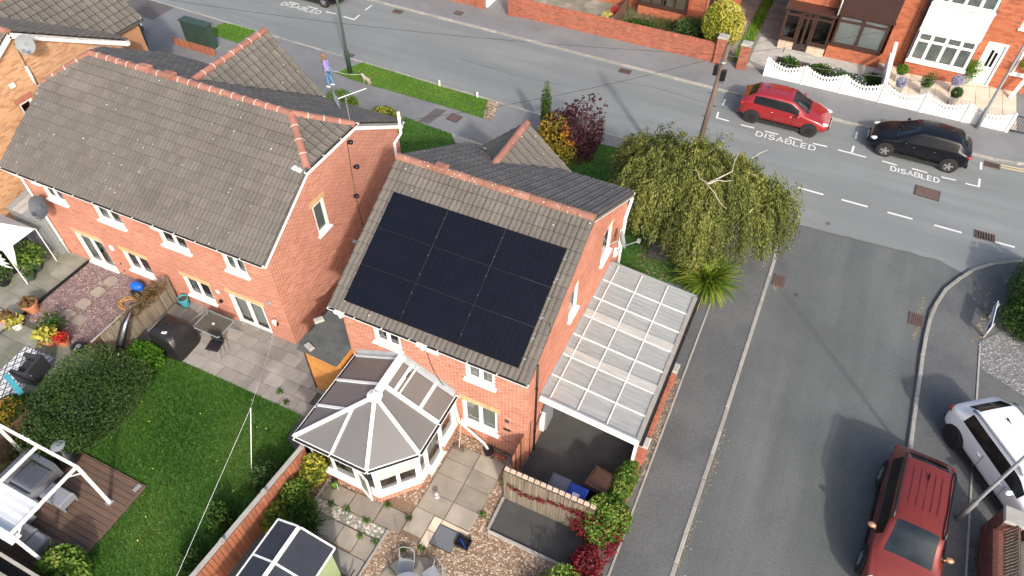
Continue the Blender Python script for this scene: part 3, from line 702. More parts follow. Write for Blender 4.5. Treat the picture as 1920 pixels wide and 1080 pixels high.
def tile_slope(roof, O, U, V, Lu, Lv, clips=(), quota=0, mat='tile', lift=.02, camloc=None, skip=None):
    """lay tiles on a slope; O = eave corner, U along the eave, V up the slope (coordinates of the roof's thing)"""
    O, U, V = Vector(O), Vector(U).normalized(), Vector(V).normalized(); N = U.cross(V)
    w0 = woff(roof); O = O-w0; clips = [(Vector(a)-w0, Vector(b)) for a, b in clips]; camloc = CAM-w0
    nu = max(1, round(Lu/TILE_W)); nv = max(1, round(Lv/TILE_L)); wu, lv = Lu/nu, Lv/nv
    R = Matrix((U, V, N)).transposed().to_4x4(); cands = []; cross = []
    for j in range(nv):
        for i in range(nu):
            o = O+U*(i*wu)+V*(j*lv)+N*lift
            cs = [o, o+U*wu, o+V*lv, o+U*wu+V*lv]
            st = 0
            for cp, cn in clips:
                ds = [(c-Vector(cp)).dot(Vector(cn)) for c in cs]
                if max(ds) <= 0: st = 2; break
                if min(ds) < 0: st = 1
            if st == 2: continue
            if skip and skip(o+U*wu/2+V*lv/2): continue
            (cross if st else cands).append(o)
    if quota and camloc is not None: cands.sort(key=lambda o: (o-camloc).length)
    pm_ = mat+'_piece'
    for o in cands[:quota]:
        t = link('roof_tile', tile_mesh(pm_), roof)
        M = Matrix.Translation(o+N*random.uniform(-.003, .004))@R@Matrix.Rotation(random.uniform(-.006, .006), 4, 'Z')@Matrix.Diagonal((wu/TILE_W, lv/TILE_L, 1, 1))
        t.matrix_basis = M
    V0, F0 = tile_geo(); V0 = np.array(V0)
    def joined(lst):
        mb = MB()
        ax = np.array([U*(wu/TILE_W), V*(lv/TILE_L), N])
        for o in lst:
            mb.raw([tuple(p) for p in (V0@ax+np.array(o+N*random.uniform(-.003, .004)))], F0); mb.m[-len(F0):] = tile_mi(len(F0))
        return mb
    if cands[quota:]:
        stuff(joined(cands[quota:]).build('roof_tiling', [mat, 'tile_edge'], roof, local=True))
    if cross:
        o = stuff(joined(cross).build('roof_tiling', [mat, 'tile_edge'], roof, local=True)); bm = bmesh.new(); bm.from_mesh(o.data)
        for cp, cn in clips:
            bmesh.ops.bisect_plane(bm, geom=bm.verts[:]+bm.edges[:]+bm.faces[:], plane_co=cp, plane_no=cn, clear_inner=True)
        bm.to_mesh(o.data); bm.free()
_ridge_mesh = {}
def ridge_run(roof, a, b, mat='ridge_clay', step=.45, rad=.125, mortar=True, skipends=(0, 0), rise=.02):
    """half-round ridge tiles laid along a line"""
    a, b = Vector(a)-woff(roof), Vector(b)-woff(roof); d = b-a; n = max(1, round(d.length/step)); st = d.length/n; dn = d.normalized()
    sd = dn.cross(Vector((0, 0, 1))).normalized(); up = sd.cross(dn)
    R = Matrix((dn, -sd, up)).transposed().to_4x4()
    if (mat, 'm') not in _ridge_mesh:
        def half(r0, r1, x0, x1, seg=8):
            mb = MB(); vs = []
            for x, r in ((x0, r0), (x1, r1)):
                for j in range(seg+1):
                    t = math.pi*(-.12+1.24*j/seg); vs.append((x, r*math.cos(t), r*math.sin(t)*.9))
            fs = [(j, j+1, seg+2+j, seg+1+j) for j in range(seg)]+[tuple(range(seg, -1, -1)), tuple(range(seg+1, 2*seg+2))]
            mb.raw(vs, fs); return mb
        _ridge_mesh[(mat, 'm')] = half(rad, rad, .006, step-.006).build('ridge_tile', mat, None, local=True, smooth=False); 
        _ridge_mesh[(mat, 'j')] = half(rad+.006, rad+.006, -.012, .012).build('mortar_joint', 'ridge_mortar', None, local=True)
        for k in 'mj': 
            ob = _ridge_mesh[(mat, k)]; _ridge_mesh[(mat, k)] = ob.data; bpy.data.objects.remove(ob)
    for i in range(n):
        p = a+dn*(st*i)+Vector((0, 0, rise+random.uniform(-.006, .006)))
        t = link('ridge_tile', _ridge_mesh[(mat, 'm')], roof); t.matrix_basis = Matrix.Translation(p)@R@Matrix.Diagonal((st/step, 1, 1, 1))
        if mortar and i:
            t = link('mortar_joint', _ridge_mesh[(mat, 'j')], roof); t.matrix_basis = Matrix.Translation(p)@R
def gutter(parent, a, b, nrm, mat='upvc', r=.055):
    """half-round gutter from a to b, open on top"""
    a, b = Vector(a), Vector(b); nrm = Vector(nrm); mb = MB(); seg = 6; d = (b-a).normalized()
    for rr, flip in ((r, False), (r-.008, True)):
        vs = []
        for p in (a, b):
            for j in range(seg+1):
                t = math.pi+math.pi*j/seg; vs.append(p+nrm*(rr*math.cos(t))+Vector((0, 0, rr*math.sin(t))))
        fs = [(j, j+1, seg+2+j, seg+1+j) for j in range(seg)]
        if flip: fs = [f[::-1] for f in fs]
        mb.raw(vs, fs)
    # rims and brackets
    for s in (-1, 1): mb.bar(a+nrm*s*(r-.004), b+nrm*s*(r-.004), .014, .014)
    n = int((b-a).length/.8)
    for i in range(n+1):
        p = a.lerp(b, i/max(1, n)); mb.bar(p-nrm*r, p+nrm*r, .03, .012)
    g = mb.build('gutter', mat, parent)
    mb = MB(); mb.bar(a-Vector((0, 0, .012))+d*.01, b-Vector((0, 0, .012))-d*.01, r*1.6, .006); mb.build('gutter_strip', 'black_rubber', g)  # flat black strip inside the gutter, just below the rim
    return g
def downpipe(parent, pts, mat='upvc', r=.036, clips=True):
    mb = MB(); mb.tube(pts, r, 10); 
    p = mb.build('downpipe', mat, parent, smooth=True)
    if clips:
        c = MB(); a, b = Vector(pts[-2]), Vector(pts[-1]); n = max(1, int((b-a).length/1.5))
        for i in range(n): q = a.lerp(b, (i+.5)/n); c.tube([q-Vector((0, 0, .03)), q+Vector((0, 0, .03))], r+.012, 10)
        c.build('pipe_clip', mat, p)
    return p
def FP(F, x, y):
    d = RAY(x, y); t = (F.O-CAMP).dot(F.N)/d.dot(F.N); q = CAMP+d*t-F.O
    return q.dot(F.U), q.z
def roof_body(parent, sections, mat='tile_dark', th=.10, name='roof'):
    """each section is a polygon of the roof surface; given a thickness downwards"""
    mb = MB()
    for poly in sections:
        n = len(poly); top = [Vector(p) for p in poly]; bot = [p-Vector((0, 0, th)) for p in top]
        mb.face(top); mb.face(bot[::-1])
        for i in range(n): j = (i+1) % n; mb.face([top[i], bot[i], bot[j], top[j]])
    return mb.build(name, mat, parent)
def board(parent, name, a, b, h, t, mat='upvc', drop=0):
    mb = MB(); mb.bar(Vector(a)-Vector((0, 0, drop+h/2)), Vector(b)-Vector((0, 0, drop+h/2)), t, h); return mb.build(name, mat, parent)
# ------------------------------------------------------------------ detached house with the solar array
HX0, HX1, HY0, HY1 = -9.84, -4.03, 9.68, 17.28
VX0, VX1, EY, EZ, RY, RZ, BY = -9.97, -3.93, 9.40, 4.50, 13.47, 6.74, 17.54
house = thing('detached_house', 'small red brick detached house with black solar panels on its roof', 'house', (HX0, HY0, .05))
SL = (RZ-EZ)/(RY-EY)
def ztop_front(y): return min(EZ+(y-EY)*SL, EZ+(BY-y)*SL)-.12
FF = Fr((HX0, HY0, 0), (1, 0, 0))
def rect(F, tl, tr, bl, br):
    a, b, c, d = FP(F, *tl), FP(F, *tr), FP(F, *bl), FP(F, *br)
    return (a[0]+c[0])/2, (c[1]+d[1])/2, (b[0]+d[0])/2, (a[1]+b[1])/2
wtop = ztop_front(HY0)
def sillrect(F, l, r, top): 
    a, b = FP(F, *l), FP(F, *r); return a[0]+.06, (a[1]+b[1])/2+.05, b[0]-.06, top
wUL = sillrect(FF, (702, 638), (758, 660), wtop-.03); wUR = sillrect(FF, (871, 707), (932, 731), wtop-.03)
wLR = rect(FF, (866, 747), (932, 775), (870, 787), (934, 815))
wall(house, FF, HX1-HX0, .0, lambda u: wtop, [wUL, wUR, wLR], name='front_wall')
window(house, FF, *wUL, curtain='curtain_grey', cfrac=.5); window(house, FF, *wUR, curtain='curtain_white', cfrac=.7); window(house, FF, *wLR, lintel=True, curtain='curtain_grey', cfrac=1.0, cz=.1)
FR = Fr((HX1, HY0, 0), (0, 1, 0))
def gabtop(u): return ztop_front(HY0+u)
g1 = FP(FR, 1081, 545), FP(FR, 1063, 608); wg1 = (min(g1[0][0], g1[1][0])+.05, FP(FR, 1064, 603)[1], FP(FR, 1081, 575)[0]-.05, FP(FR, 1070, 552)[1])
wg2 = (FP(FR, 1124, 500)[0], FP(FR, 1124, 498)[1], FP(FR, 1142, 463)[0], FP(FR, 1145, 420)[1])
wall(house, FR, HY1-HY0, 0, gabtop, [wg1, wg2], breaks=(RY-HY0,), name='gable_wall')
window(house, FR, *wg1, mull=(), curtain='curtain_white', rec=.03); window(house, FR, *wg2, mull=(), curtain='curtain_white', rec=.03)
FB = Fr((HX1, HY1, 0), (-1, 0, 0)); wall(house, FB, HX1-HX0, 0, lambda u: wtop, bricks=False, mortar='brick_old', name='back_wall')
FL = Fr((HX0, HY1, 0), (0, -1, 0)); wall(house, FL, HY1-HY0, 0, gabtop, breaks=(HY1-RY,), bricks=False, mortar='brick_old', name='gable_wall')
# roof
WX, WZ, WH, WY = -8.08, 5.45, 1.62, 18.3; WE = 4.02
wy0 = RY+(RZ-WZ)/SL   # where the wing ridge meets the rear slope
roof = roof_body(house, [[(VX0, EY, EZ), (VX1, EY, EZ), (VX1, RY, RZ), (VX0, RY, RZ)], [(VX1, BY, EZ), (VX0, BY, EZ), (VX0, RY, RZ), (VX1, RY, RZ)],
    [(WX, wy0, WZ), (WX, WY, WZ), (WX+WH, WY, WE), (WX+WH, BY, WE+.1)][::-1], [(WX, wy0, WZ), (WX-WH, BY, WE+.1), (WX-WH, WY, WE), (WX, WY, WZ)][::-1]])
U, V = Vector((1, 0, 0)), Vector((0, RY-EY, RZ-EZ)); LV = V.length
PB = [(650, 558.7), (975, 686), (1063.7, 462.5), (738.7, 352.5)]
nrm = Vector((0, -SL, 1)).normalized()
def on_slope(x, y, lift=.14):
    d = RAY(x, y); p0 = Vector((0, EY, EZ))+nrm*lift; return CAMP+d*((p0-CAMP).dot(nrm)/d.dot(nrm))
pc = [on_slope(*p) for p in PB]
ax0, ax1 = (pc[0].x+pc[3].x)/2, (pc[1].x+pc[2].x)/2; ay0, ay1 = (pc[0].y+pc[1].y)/2, (pc[2].y+pc[3].y)/2
tile_slope(roof, (VX0, EY-.04, EZ), U, V, VX1-VX0, LV, quota=285, skip=None)
Vb = Vector((0, RY-BY, RZ-EZ)); valR = ((WX, wy0, WZ), Vector((.8, -.55, 0))); 
wl = math.atan2(WH, BY-wy0)
def under_wing(p):
    q = p+woff(roof); return q.y > wy0 and abs(q.x-WX) < (q.y-wy0)*math.tan(wl)-.1
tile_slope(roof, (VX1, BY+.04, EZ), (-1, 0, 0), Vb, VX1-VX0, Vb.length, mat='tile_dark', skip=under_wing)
# wing slopes
def wing_tiles(roof, WX, WZ, WH, WE, WY, wy0, BYv, mat='tile'):
    for s in (1, -1):
        Vw = Vector((-s*WH, 0, WZ-WE)); vn = Vector((0, 1, 0))
        # keep the far side of the valley (from ridge start to eave)
        a = Vector((WX, wy0, 0)); b = Vector((WX+s*WH, BYv, 0)); d = b-a; n = Vector((-d.y, d.x, 0))*s
        O = Vector((WX+s*WH, wy0, WE)) if s > 0 else Vector((WX-WH, WY, WE)); Uw = (0, 1, 0) if s > 0 else (0, -1, 0)
        tile_slope(roof, O, Uw, Vw, WY-wy0, Vw.length, clips=[(a, n)], mat=mat)
wing_tiles(roof, WX, WZ, WH, WE, WY, wy0, BY)
ridge_run(roof, (VX0, RY, RZ), (VX1, RY, RZ), mat='ridge_lichen', mortar=False)
ridge_run(roof, (WX, wy0-.05, WZ), (WX, WY, WZ), mat='ridge_clay', mortar=False)
mb = MB(); mb.raw([(WX-WH*.9, WY-.15, 0), (WX+WH*.9, WY-.15, 0), (WX+WH*.9, WY-.15, WE), (WX, WY-.15, WZ-.15), (WX-WH*.9, WY-.15, WE)], [(0, 4, 3, 2, 1)])
for x in (WX-WH*.9, WX+WH*.9): mb.face([(x, HY1, 0), (x, WY-.15, 0), (x, WY-.15, WE), (x, HY1, WE)])
mb.build('wing_wall', 'brick_old', house)
for s in (-1, 1): board(house, 'bargeboard', (WX, WY+.01, WZ), (WX+s*WH, WY+.01, WE), .16, .03)
# vent ridge tile, fascia, gutter, pipes, verge
mb = MB(); mb.cbox((-8.55, RY, RZ+.12), (.40, .30, .16), bev=.04); mb.build('ridge_vent', 'ridge_clay', roof)
board(house, 'fascia', (VX0+.05, EY+.1, EZ-.02), (VX1-.05, EY+.1, EZ-.02), .16, .02, drop=.04)
mb = MB(); mb.box(VX0+.05, EY+.1, EZ-.2, VX1-.05, HY0-.01, EZ-.185); mb.build('soffit', 'upvc', house)
gutter(house, (VX0, EY-.045, EZ-.03), (VX1, EY-.045, EZ-.03), (0, 1, 0)); gutter(house, (VX0, BY+.05, EZ-.03), (VX1, BY+.05, EZ-.03), (0, 1, 0))
for x in (-9.6, -7.0): mb = MB(); mb.lathe([(.07, 0), (.085, .05), (.045, -.14)][::-1], (x, EY-.045, EZ-.13), 10); mb.cbox((x, EY-.045, EZ-.08), (.32, .12, .10)); mb.build('gutter_outlet', 'upvc', house)
for s, (ya, yb_) in (('f', (EY, RY)), ('b', (BY, RY))):
    board(house, 'bargeboard', (VX1-.05, ya, EZ), (VX1-.05, yb_, RZ), .15, .03, drop=.02); board(house, 'bargeboard', (VX0+.05, ya, EZ), (VX0+.05, yb_, RZ), .15, .03, drop=.02)
downpipe(house, [(VX1-.1, BY+.05, EZ-.08), (VX1-.06, BY+.03, EZ-.30), (HX1+.06, HY1-.25, EZ-.65), (HX1+.06, HY1-.25, 2.9), (HX1+.06, HY1-.25, .1)], r=.058)
mb = MB(); mb.tube([(HX1+.06, HY1-.9, 3.1), (HX1+.06, HY1-1.0, 2.8), (HX1+.06, HY1-.8, 2.65), (HX1+.06, HY1-.4, 2.6)], .05, 10); mb.tube([(HX1+.06, HY1-.55, 3.6), (HX1+.06, HY1-.55, 2.6)], .035, 8); mb.build('waste_pipe', 'upvc', house, smooth=True)
downpipe(house, [(HX1+.05, HY0+.42, EZ-.1), (HX1+.05, HY0+.42, .1)], mat='black_plastic', r=.028)
mb = MB(); mb.tube([(HX1+.04, HY0+.44, 1.2), (HX1+.05, HY0+1.6, 1.9)], .025, 8); mb.build('branch_pipe', 'black_plastic', house)
mb = MB(); mb.tube([(HX1+.02, HY0+.16, 2.1), (HX1+.02, HY0+.16, .1)], .008, 6); mb.build('cable', 'black_plastic', house)
# vents and bits on the front wall
def wallbit(par, F, x, y, w, h, mat, name, d=.03):
    u, z = FP(F, x, y); mb = MB(); F.box(mb, u-w/2, z-h/2, 0, u+w/2, z+h/2, d); return mb.build(name, mat, par)
wallbit(house, FF, 951, 789, .12, .12, 'iron', 'wall_vent'); wallbit(house, FF, 951, 805, .22, .08, 'black_plastic', 'wall_vent')
wallbit(house, FF, 812, 657, .36, .14, 'upvc', 'vent_box', .07)
u, z = FP(FF, 800, 655); mb = MB(); mb.tube([FF.p(u, z, .02), FF.p(u+.08, z-.6, .02), FF.p(u+.25, z-1.1, .03), FF.p(u+.45, z-1.45, .03)], .010, 6); mb.build('cable', 'black_plastic', house)
# ---- solar panels: three columns by three rows, on two rails each
def slope_pt(x, y, lift): return Vector((x, y, EZ+(y-EY)*SL))+nrm*lift
cw, rh = (ax1-ax0)/3, (ay1-ay0)/3
pm_mesh = None
for r in range(3):
    for lift, f in ((.085, .25), (.085, .75)):
        y = ay0+rh*(r+f); mb = MB(); mb.bar(slope_pt(ax0-.08, y, lift), slope_pt(ax1+.08, y, lift), .04, .04, up=nrm); mb.build('mounting_rail', 'steel', roof)
panel_proto = None
sv = Vector((0, 1, SL)).normalized(); ph = rh*math.sqrt(1+SL*SL)
for r in range(3):
    for c in range(3):
        org = slope_pt(ax0+cw*c, ay0+rh*r, .11)
        if panel_proto is None:
            R = Matrix((Vector((1, 0, 0)), sv, nrm)).transposed().to_4x4()
            mb = MB(); w, h = cw-.006, ph-.006
            for q in ((0, 0, w, .028), (0, h-.028, w, h), (0, .028, .028, h-.028), (w-.028, .028, w, h-.028)): mb.box(q[0], q[1], 0, q[2], q[3], .036)
            fr = mb.build('solar_panel', 'panel_frame', house, local=True)
            mb = MB(); mb.box(.028, .028, .02, w-.028, h-.028, .032); gl = mb.build('glass_face', 'panel_cell', fr, local=True)
            mb = MB(); nx, ny = 10, 6
            for i in range(1, nx): x = .028+(w-.056)*i/nx; mb.box(x-.0022, .03, .0325, x+.0022, h-.03, .0335)
            for i in range(3, 4): y = .028+(h-.056)*i/ny; mb.box(.03, y-.0022, .0338, w-.03, y+.0022, .0348)
            ln = mb.build('cell_lines', 'cell_line', fr, local=True)
            cl = []
            for fx, fy in ((.5, -.004), ): pass
            panel_proto = fr; pnl = fr
        else:
            pnl = panel_proto.copy(); COL.objects.link(pnl)
            for ch in (gl, ln): k = ch.copy(); COL.objects.link(k); k.parent = pnl
        pnl.matrix_basis = Matrix.Translation(org-woff(house)+Vector((.003, 0, 0)))@R
mb = MB(); 
for c in range(4):
    for r in range(3):
        for f in (.25, .75):
            q = slope_pt(ax0+cw*c, ay0+rh*(r+f), .15); mb.bar(q-sv*.02, q+sv*.02, .035, .02, up=nrm)
for q0, q1 in [(slope_pt(ax0+cw*c, ay0, .138), slope_pt(ax0+cw*c, ay1, .143)) for c in (1, 2)]: mb.bar(q0, q1, .010, .010, up=nrm)
for q0, q1 in [(slope_pt(ax0, ay0+rh*r, .136), slope_pt(ax1, ay0+rh*r, .142)) for r in (1, 2)]: mb.bar(q0, q1, .008, .010, up=nrm)
stuff(mb.build('panel_clamps', 'seam_grey', roof))
# dc cable at the array edge
mb = MB(); mb.tube([slope_pt(ax1+.02, ay0+1.3, .06), slope_pt(ax1+.3, ay0+1.2, .07), slope_pt(VX1-.05, ay0+1.15, .08), slope_pt(VX1+.03, ay0+1.0, .05)], .014, 6); mb.build('cable', 'black_plastic', house)
# satellite dish on the rear corner
d = thing('satellite_dish', 'grey satellite dish on the rear corner of the solar panel house', 'satellite dish', (HX1+.01, 15.8, 3.75))
def dish(t, c, aim, r, mat, armlen=.55):
    aim = Vector(aim).normalized(); R = aim.to_track_quat('Z', 'Y').to_matrix(); mb = MB(); vs = []; n = 18; c = Vector(c)
    for rr in (0.02, .35, .7, 1):
        for j in range(n): a = 2*math.pi*j/n; vs.append(c+R@Vector((r*rr*math.cos(a)*.92, r*rr*math.sin(a), .16*r*rr*rr*2)))
    fs = [(i*n+j, i*n+(j+1) % n, (i+1)*n+(j+1) % n, (i+1)*n+j) for i in range(3) for j in range(n)]+[tuple(range(n))]
    mb.raw(vs, fs); mb.build('reflector', mat, t, smooth=True)
    mb = MB(); f = c+aim*armlen+R@Vector((0, -r*.5, 0)); mb.tube([c+R@Vector((0, -r*.9, .02)), f], .015, 6); mb.cbox(f, (.1, .1, .1)); mb.build('feed_arm', 'grey_metal', t)
    mb = MB(); mb.tube([woff(t), c-aim*.04], .025, 8); mb.build('bracket', 'grey_metal', t)
dish(d, (HX1+.26, 15.95, 3.9), (.80, .25, .30), .32, 'grey_metal')
# ------------------------------------------------------------------ semi-detached pair with the half-hipped roof
A0 = math.radians(.5); SO = Vector((-12.63, 10.0, 0)); su, sv_ = Vector((math.cos(A0), math.sin(A0), 0)), Vector((-math.sin(A0), math.cos(A0), 0))
def S(x, y, z=0): return SO+su*x+sv_*y+Vector((0, 0, z))
semi = thing('semi_detached_house', 'wide red brick semi-detached pair with half-hipped grey tiled roof', 'house', S(-11.0, .3, .05))
X0, X1, Y0, Y1 = -11.0, -.28, .28, 7.78
vx0, vx1, ey, ez, ry, rz_, by = -11.15, -.16, .02, 4.24, 4.0, 6.66, 7.98
sls = (rz_-ez)/(ry-ey); fc = .67; yF = ey+(ry-ey)*fc; zF = ez+(rz_-ez)*fc; yR = by-(by-ry)*fc; hl = hr = 1.3
F1 = Fr(S(X0, Y0), su); wt = ez+(Y0-ey)*sls-.12
ups = [sillrect(F1, l, r, wt-.03) for l, r in (((91, 371), (131, 386)), ((187, 411), (240, 431)), ((306, 457), (362, 478)), ((425, 505), (471, 522)))]
d1 = rect(F1, (137, 433), (191, 455), (181, 502), (234, 526)); d2 = rect(F1, (431, 551), (490, 574), (457, 621), (523, 649))
l1 = rect(F1, (227, 469), (275, 487), (249, 503), (292, 521)); l2 = rect(F1, (342, 516), (392, 537), (358, 550), (407, 569))
d1 = (d1[0], .10, d1[2], d1[3]); d2 = (d2[0], .10, d2[2], d2[3])
wall(semi, F1, X1-X0, 0, lambda u: wt, ups+[d1, d2, l1, l2], name='front_wall')
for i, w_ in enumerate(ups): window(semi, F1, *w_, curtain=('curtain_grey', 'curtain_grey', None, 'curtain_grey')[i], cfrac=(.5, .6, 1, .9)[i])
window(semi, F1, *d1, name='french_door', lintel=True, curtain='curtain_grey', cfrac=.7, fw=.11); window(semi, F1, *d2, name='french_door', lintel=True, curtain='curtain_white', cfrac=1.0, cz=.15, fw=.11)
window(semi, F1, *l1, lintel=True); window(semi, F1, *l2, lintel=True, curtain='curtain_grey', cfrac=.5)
F2 = Fr(S(X1, Y0), sv_)
def gtop(u):
    y = Y0+u; return min(ez+(y-ey)*sls, ez+(by-y)*sls, zF)-.10
gw = rect(F2, (582, 390), (604, 372), (600, 440), (619, 420)); gw = (min(gw[0], gw[2]), min(gw[1], gw[3]), max(gw[0], gw[2]), max(gw[1], gw[3]))
wall(semi, F2, Y1-Y0, 0, gtop, [gw], breaks=(yF-Y0, yR-Y0), name='gable_wall'); window(semi, F2, *gw, mull=(), lintel=True, curtain='curtain_grey', rec=.03, glass='pane_green')
F3 = Fr(S(X1, Y1), -su); wall(semi, F3, X1-X0, 0, lambda u: wt, bricks=False, mortar='brick_old', name='back_wall')
F4 = Fr(S(X0, Y1), -sv_); wall(semi, F4, Y1-Y0, 0, gtop, breaks=(Y1-yF, Y1-yR), bricks=False, mortar='brick_old', name='gable_wall')
# roof
sWX, sWZ, sWH, sWE, sWY = -18.5+12.63, 6.42, 2.12, 4.27, 8.16
swy0 = ry+(rz_-sWZ)/sls
sroof = roof_body(semi, [[S(vx0, ey, ez), S(vx1, ey, ez), S(vx1, yF, zF), S(vx1-hr, ry, rz_), S(vx0+hl, ry, rz_), S(vx0, yF, zF)],
    [S(vx1, by, ez), S(vx0, by, ez), S(vx0, yR, zF), S(vx0+hl, ry, rz_), S(vx1-hr, ry, rz_), S(vx1, yR, zF)],
    [S(vx1, yF, zF), S(vx1, yR, zF), S(vx1-hr, ry, rz_)], [S(vx0, yR, zF), S(vx0, yF, zF), S(vx0+hl, ry, rz_)],
    [S(sWX, swy0, sWZ), S(sWX+sWH, by, sWE), S(sWX+sWH, sWY, sWE), S(sWX, sWY, sWZ)], [S(sWX, swy0, sWZ), S(sWX, sWY, sWZ), S(sWX-sWH, sWY, sWE), S(sWX-sWH, by, sWE)]])
Vf = S(0, ry, rz_)-S(0, ey, ez)
def vplane(a, b, keep):   # vertical clip plane through a,b keeping the side of point keep
    a, b, k = Vector(a), Vector(b), Vector(keep); n = Vector((-(b-a).y, (b-a).x, 0))
    if (k-a).dot(n) < 0: n = -n
    return (a, n)
mid = S(-5.5, 2)
cR = vplane(S(vx1, yF), S(vx1-hr, ry), mid); cL = vplane(S(vx0, yF), S(vx0+hl, ry), mid)
tile_slope(sroof, S(vx0, ey-.04, ez), su, Vf, vx1-vx0, Vf.length, clips=[cR, cL], quota=290)
Vb2 = S(0, ry, rz_)-S(0, by, ez); mid2 = S(-5.5, 6)
cR2 = vplane(S(vx1, yR), S(vx1-hr, ry), mid2); cL2 = vplane(S(vx0, yR), S(vx0+hl, ry), mid2)
def under2(p):
    q = p+woff(sroof)-SO; x, y = q.dot(su), q.dot(sv_); return y > swy0 and abs(x-sWX) < (y-swy0)*sWH/(by-swy0)-.15
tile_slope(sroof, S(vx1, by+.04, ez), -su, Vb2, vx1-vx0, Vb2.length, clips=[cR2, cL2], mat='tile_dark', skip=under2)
Vh = Vector((-hr, 0, rz_-zF)); k = S(vx1-.2, ry)
tile_slope(sroof, S(vx1, yF, zF), sv_, su*(-hr)+Vector((0, 0, rz_-zF)), yR-yF, Vh.length, clips=[vplane(S(vx1, yF), S(vx1-hr, ry), k), vplane(S(vx1, yR), S(vx1-hr, ry), k)])
k = S(vx0+.2, ry)
tile_slope(sroof, S(vx0, yR, zF), -sv_, su*(hl)+Vector((0, 0, rz_-zF)), yR-yF, Vh.length, clips=[vplane(S(vx0, yF), S(vx0+hl, ry), k), vplane(S(vx0, yR), S(vx0+hl, ry), k)])
wp = S(sWX, 0)
wing_tiles(sroof, wp.x, sWZ, sWH, sWE, S(0, sWY).y, S(0, swy0).y-.0, S(0, by).y)
ridge_run(sroof, S(vx0+hl, ry, rz_), S(vx1-hr, ry, rz_))
ridge_run(sroof, S(vx1-hr, ry, rz_), S(vx1, yF+.05, zF)); ridge_run(sroof, S(vx1-hr, ry, rz_), S(vx1, yR-.05, zF))
ridge_run(sroof, S(vx0+hl, ry, rz_), S(vx0, yF+.05, zF)); ridge_run(sroof, S(vx0+hl, ry, rz_), S(vx0, yR-.05, zF))
ridge_run(sroof, (wp.x, S(0, swy0).y, sWZ), (wp.x, S(0, sWY).y, sWZ))
for x in (-7.35, -6.3): q = S(x, ry, rz_+.12); mb = MB(); mb.cbox(q, (.42, .30, .15), rz=A0, bev=.04); mb.build('ridge_vent', 'ridge_clay', sroof)
q0, q1 = S(sWX-sWH*.92, sWY-.12), S(sWX+sWH*.92, sWY-.12)
mb = MB(); mb.face([q1, q1+Vector((0, 0, sWE)), S(sWX, sWY-.12, sWZ-.1), q0+Vector((0, 0, sWE)), q0]); mb.build('wing_wall', 'brick_old', semi)
for s_ in (-1, 1): board(semi, 'bargeboard', S(sWX, sWY+.02, sWZ), S(sWX+s_*sWH, sWY+.02, sWE), .16, .03)
# trim
board(semi, 'fascia', S(vx0+.05, ey+.1, ez-.02), S(vx1-.05, ey+.1, ez-.02), .15, .02, drop=.04)
mb = MB(); mb.bar(S(vx0+.05, (ey+Y0)/2+.05, ez-.19), S(vx1-.05, (ey+Y0)/2+.05, ez-.19), Y0-ey-.1, .012); mb.build('soffit', 'upvc', semi)
gutter(semi, S(vx0, ey-.045, ez-.03), S(vx1, ey-.045, ez-.03), sv_); gutter(semi, S(vx0, by+.05, ez-.03), S(vx1, by+.05, ez-.03), sv_)
for x in (-9.5, -4.3): mb = MB(); mb.cbox(S(x, ey+.0, ez-.14), (.42, .16, .10), rz=A0); mb.build('vent_box', 'upvc', semi)
for vx, sgn in ((vx1, 1), (vx0, -1)):
    for a, b in (((ey, ez), (yF, zF)), ((yF, zF), (yR, zF)), ((yR, zF), (by, ez))):
        board(semi, 'bargeboard', S(vx-sgn*.02, a[0], a[1]), S(vx-sgn*.02, b[0], b[1]), .20, .04, drop=.03)
    gutter(semi, S(vx+sgn*.04, yF-.1, zF-.02), S(vx+sgn*.04, yR+.1, zF-.02), su)
mb = MB(); mb.bar(S(vx1-.05, yF-.12, zF+.03), S(vx1-.38, yF-.10, zF+.05), .16, .06); mb.build('gutter_end', 'upvc', semi)
downpipe(semi, [S(X0+.25, ey-.04, ez-.08), S(X0+.25, Y0-.06, ez-.5), S(X0+.25, Y0-.06, 1.5), S(X0+.25, Y0-.06, .1)], r=.042)
downpipe(semi, [S(vx1+.07, Y1-.10, 4.9), S(vx1+.07, Y1-.10, 4.0), S(X1+.08, Y1-.42, 3.75), S(X1+.08, Y1-.42, 2), S(X1+.08, Y1-.42, .1)], r=.058)
# security lamps and cable on the gable, flues and vents at the back
for (x, y, wl_) in ((652, 266, 'topmost'), (664, 312, 'middle'), (664, 367, 'lowest')):
    u, z = FP(F2, x, y); t = thing('wall_lamp', wl_+' of three small black security lights up the brick gable', 'wall lamp', F2.p(u, z, .02), group='security lights up the gable')
    mb = MB(); mb.lathe([(.03, -.03), (.075, -.02), (.085, .05), (.05, .09)], F2.p(u, z, .12), 12); mb.build('lamp_head', 'black_plastic', t, smooth=True)
    mb = MB(); F2.box(mb, u-.05, z-.05, 0, u+.05, z+.05, .05); mb.build('back_plate', 'black_plastic', t)
mb = MB(); pts = [F2.p(*FP(F2, x, y), .02) for x, y in ((650, 268), (658, 320), (667, 372), (680, 425))]; mb.tube(pts, .009, 6); mb.build('cable', 'black_plastic', semi)
for (x, y), mat in (((506, 567), 'grey_metal'), ((416, 563), 'black_plastic')):
    u, z = FP(F1, x, y); mb = MB(); mb.tube([F1.p(u, z, -.02), F1.p(u, z, .10)], [.075, .06], 12); mb.build('flue', mat, semi)
u, z = FP(F1, 519, 600); t = thing('wall_lantern', 'white lantern lamp beside the french door near the house corner', 'wall lamp', F1.p(u, z, .01))
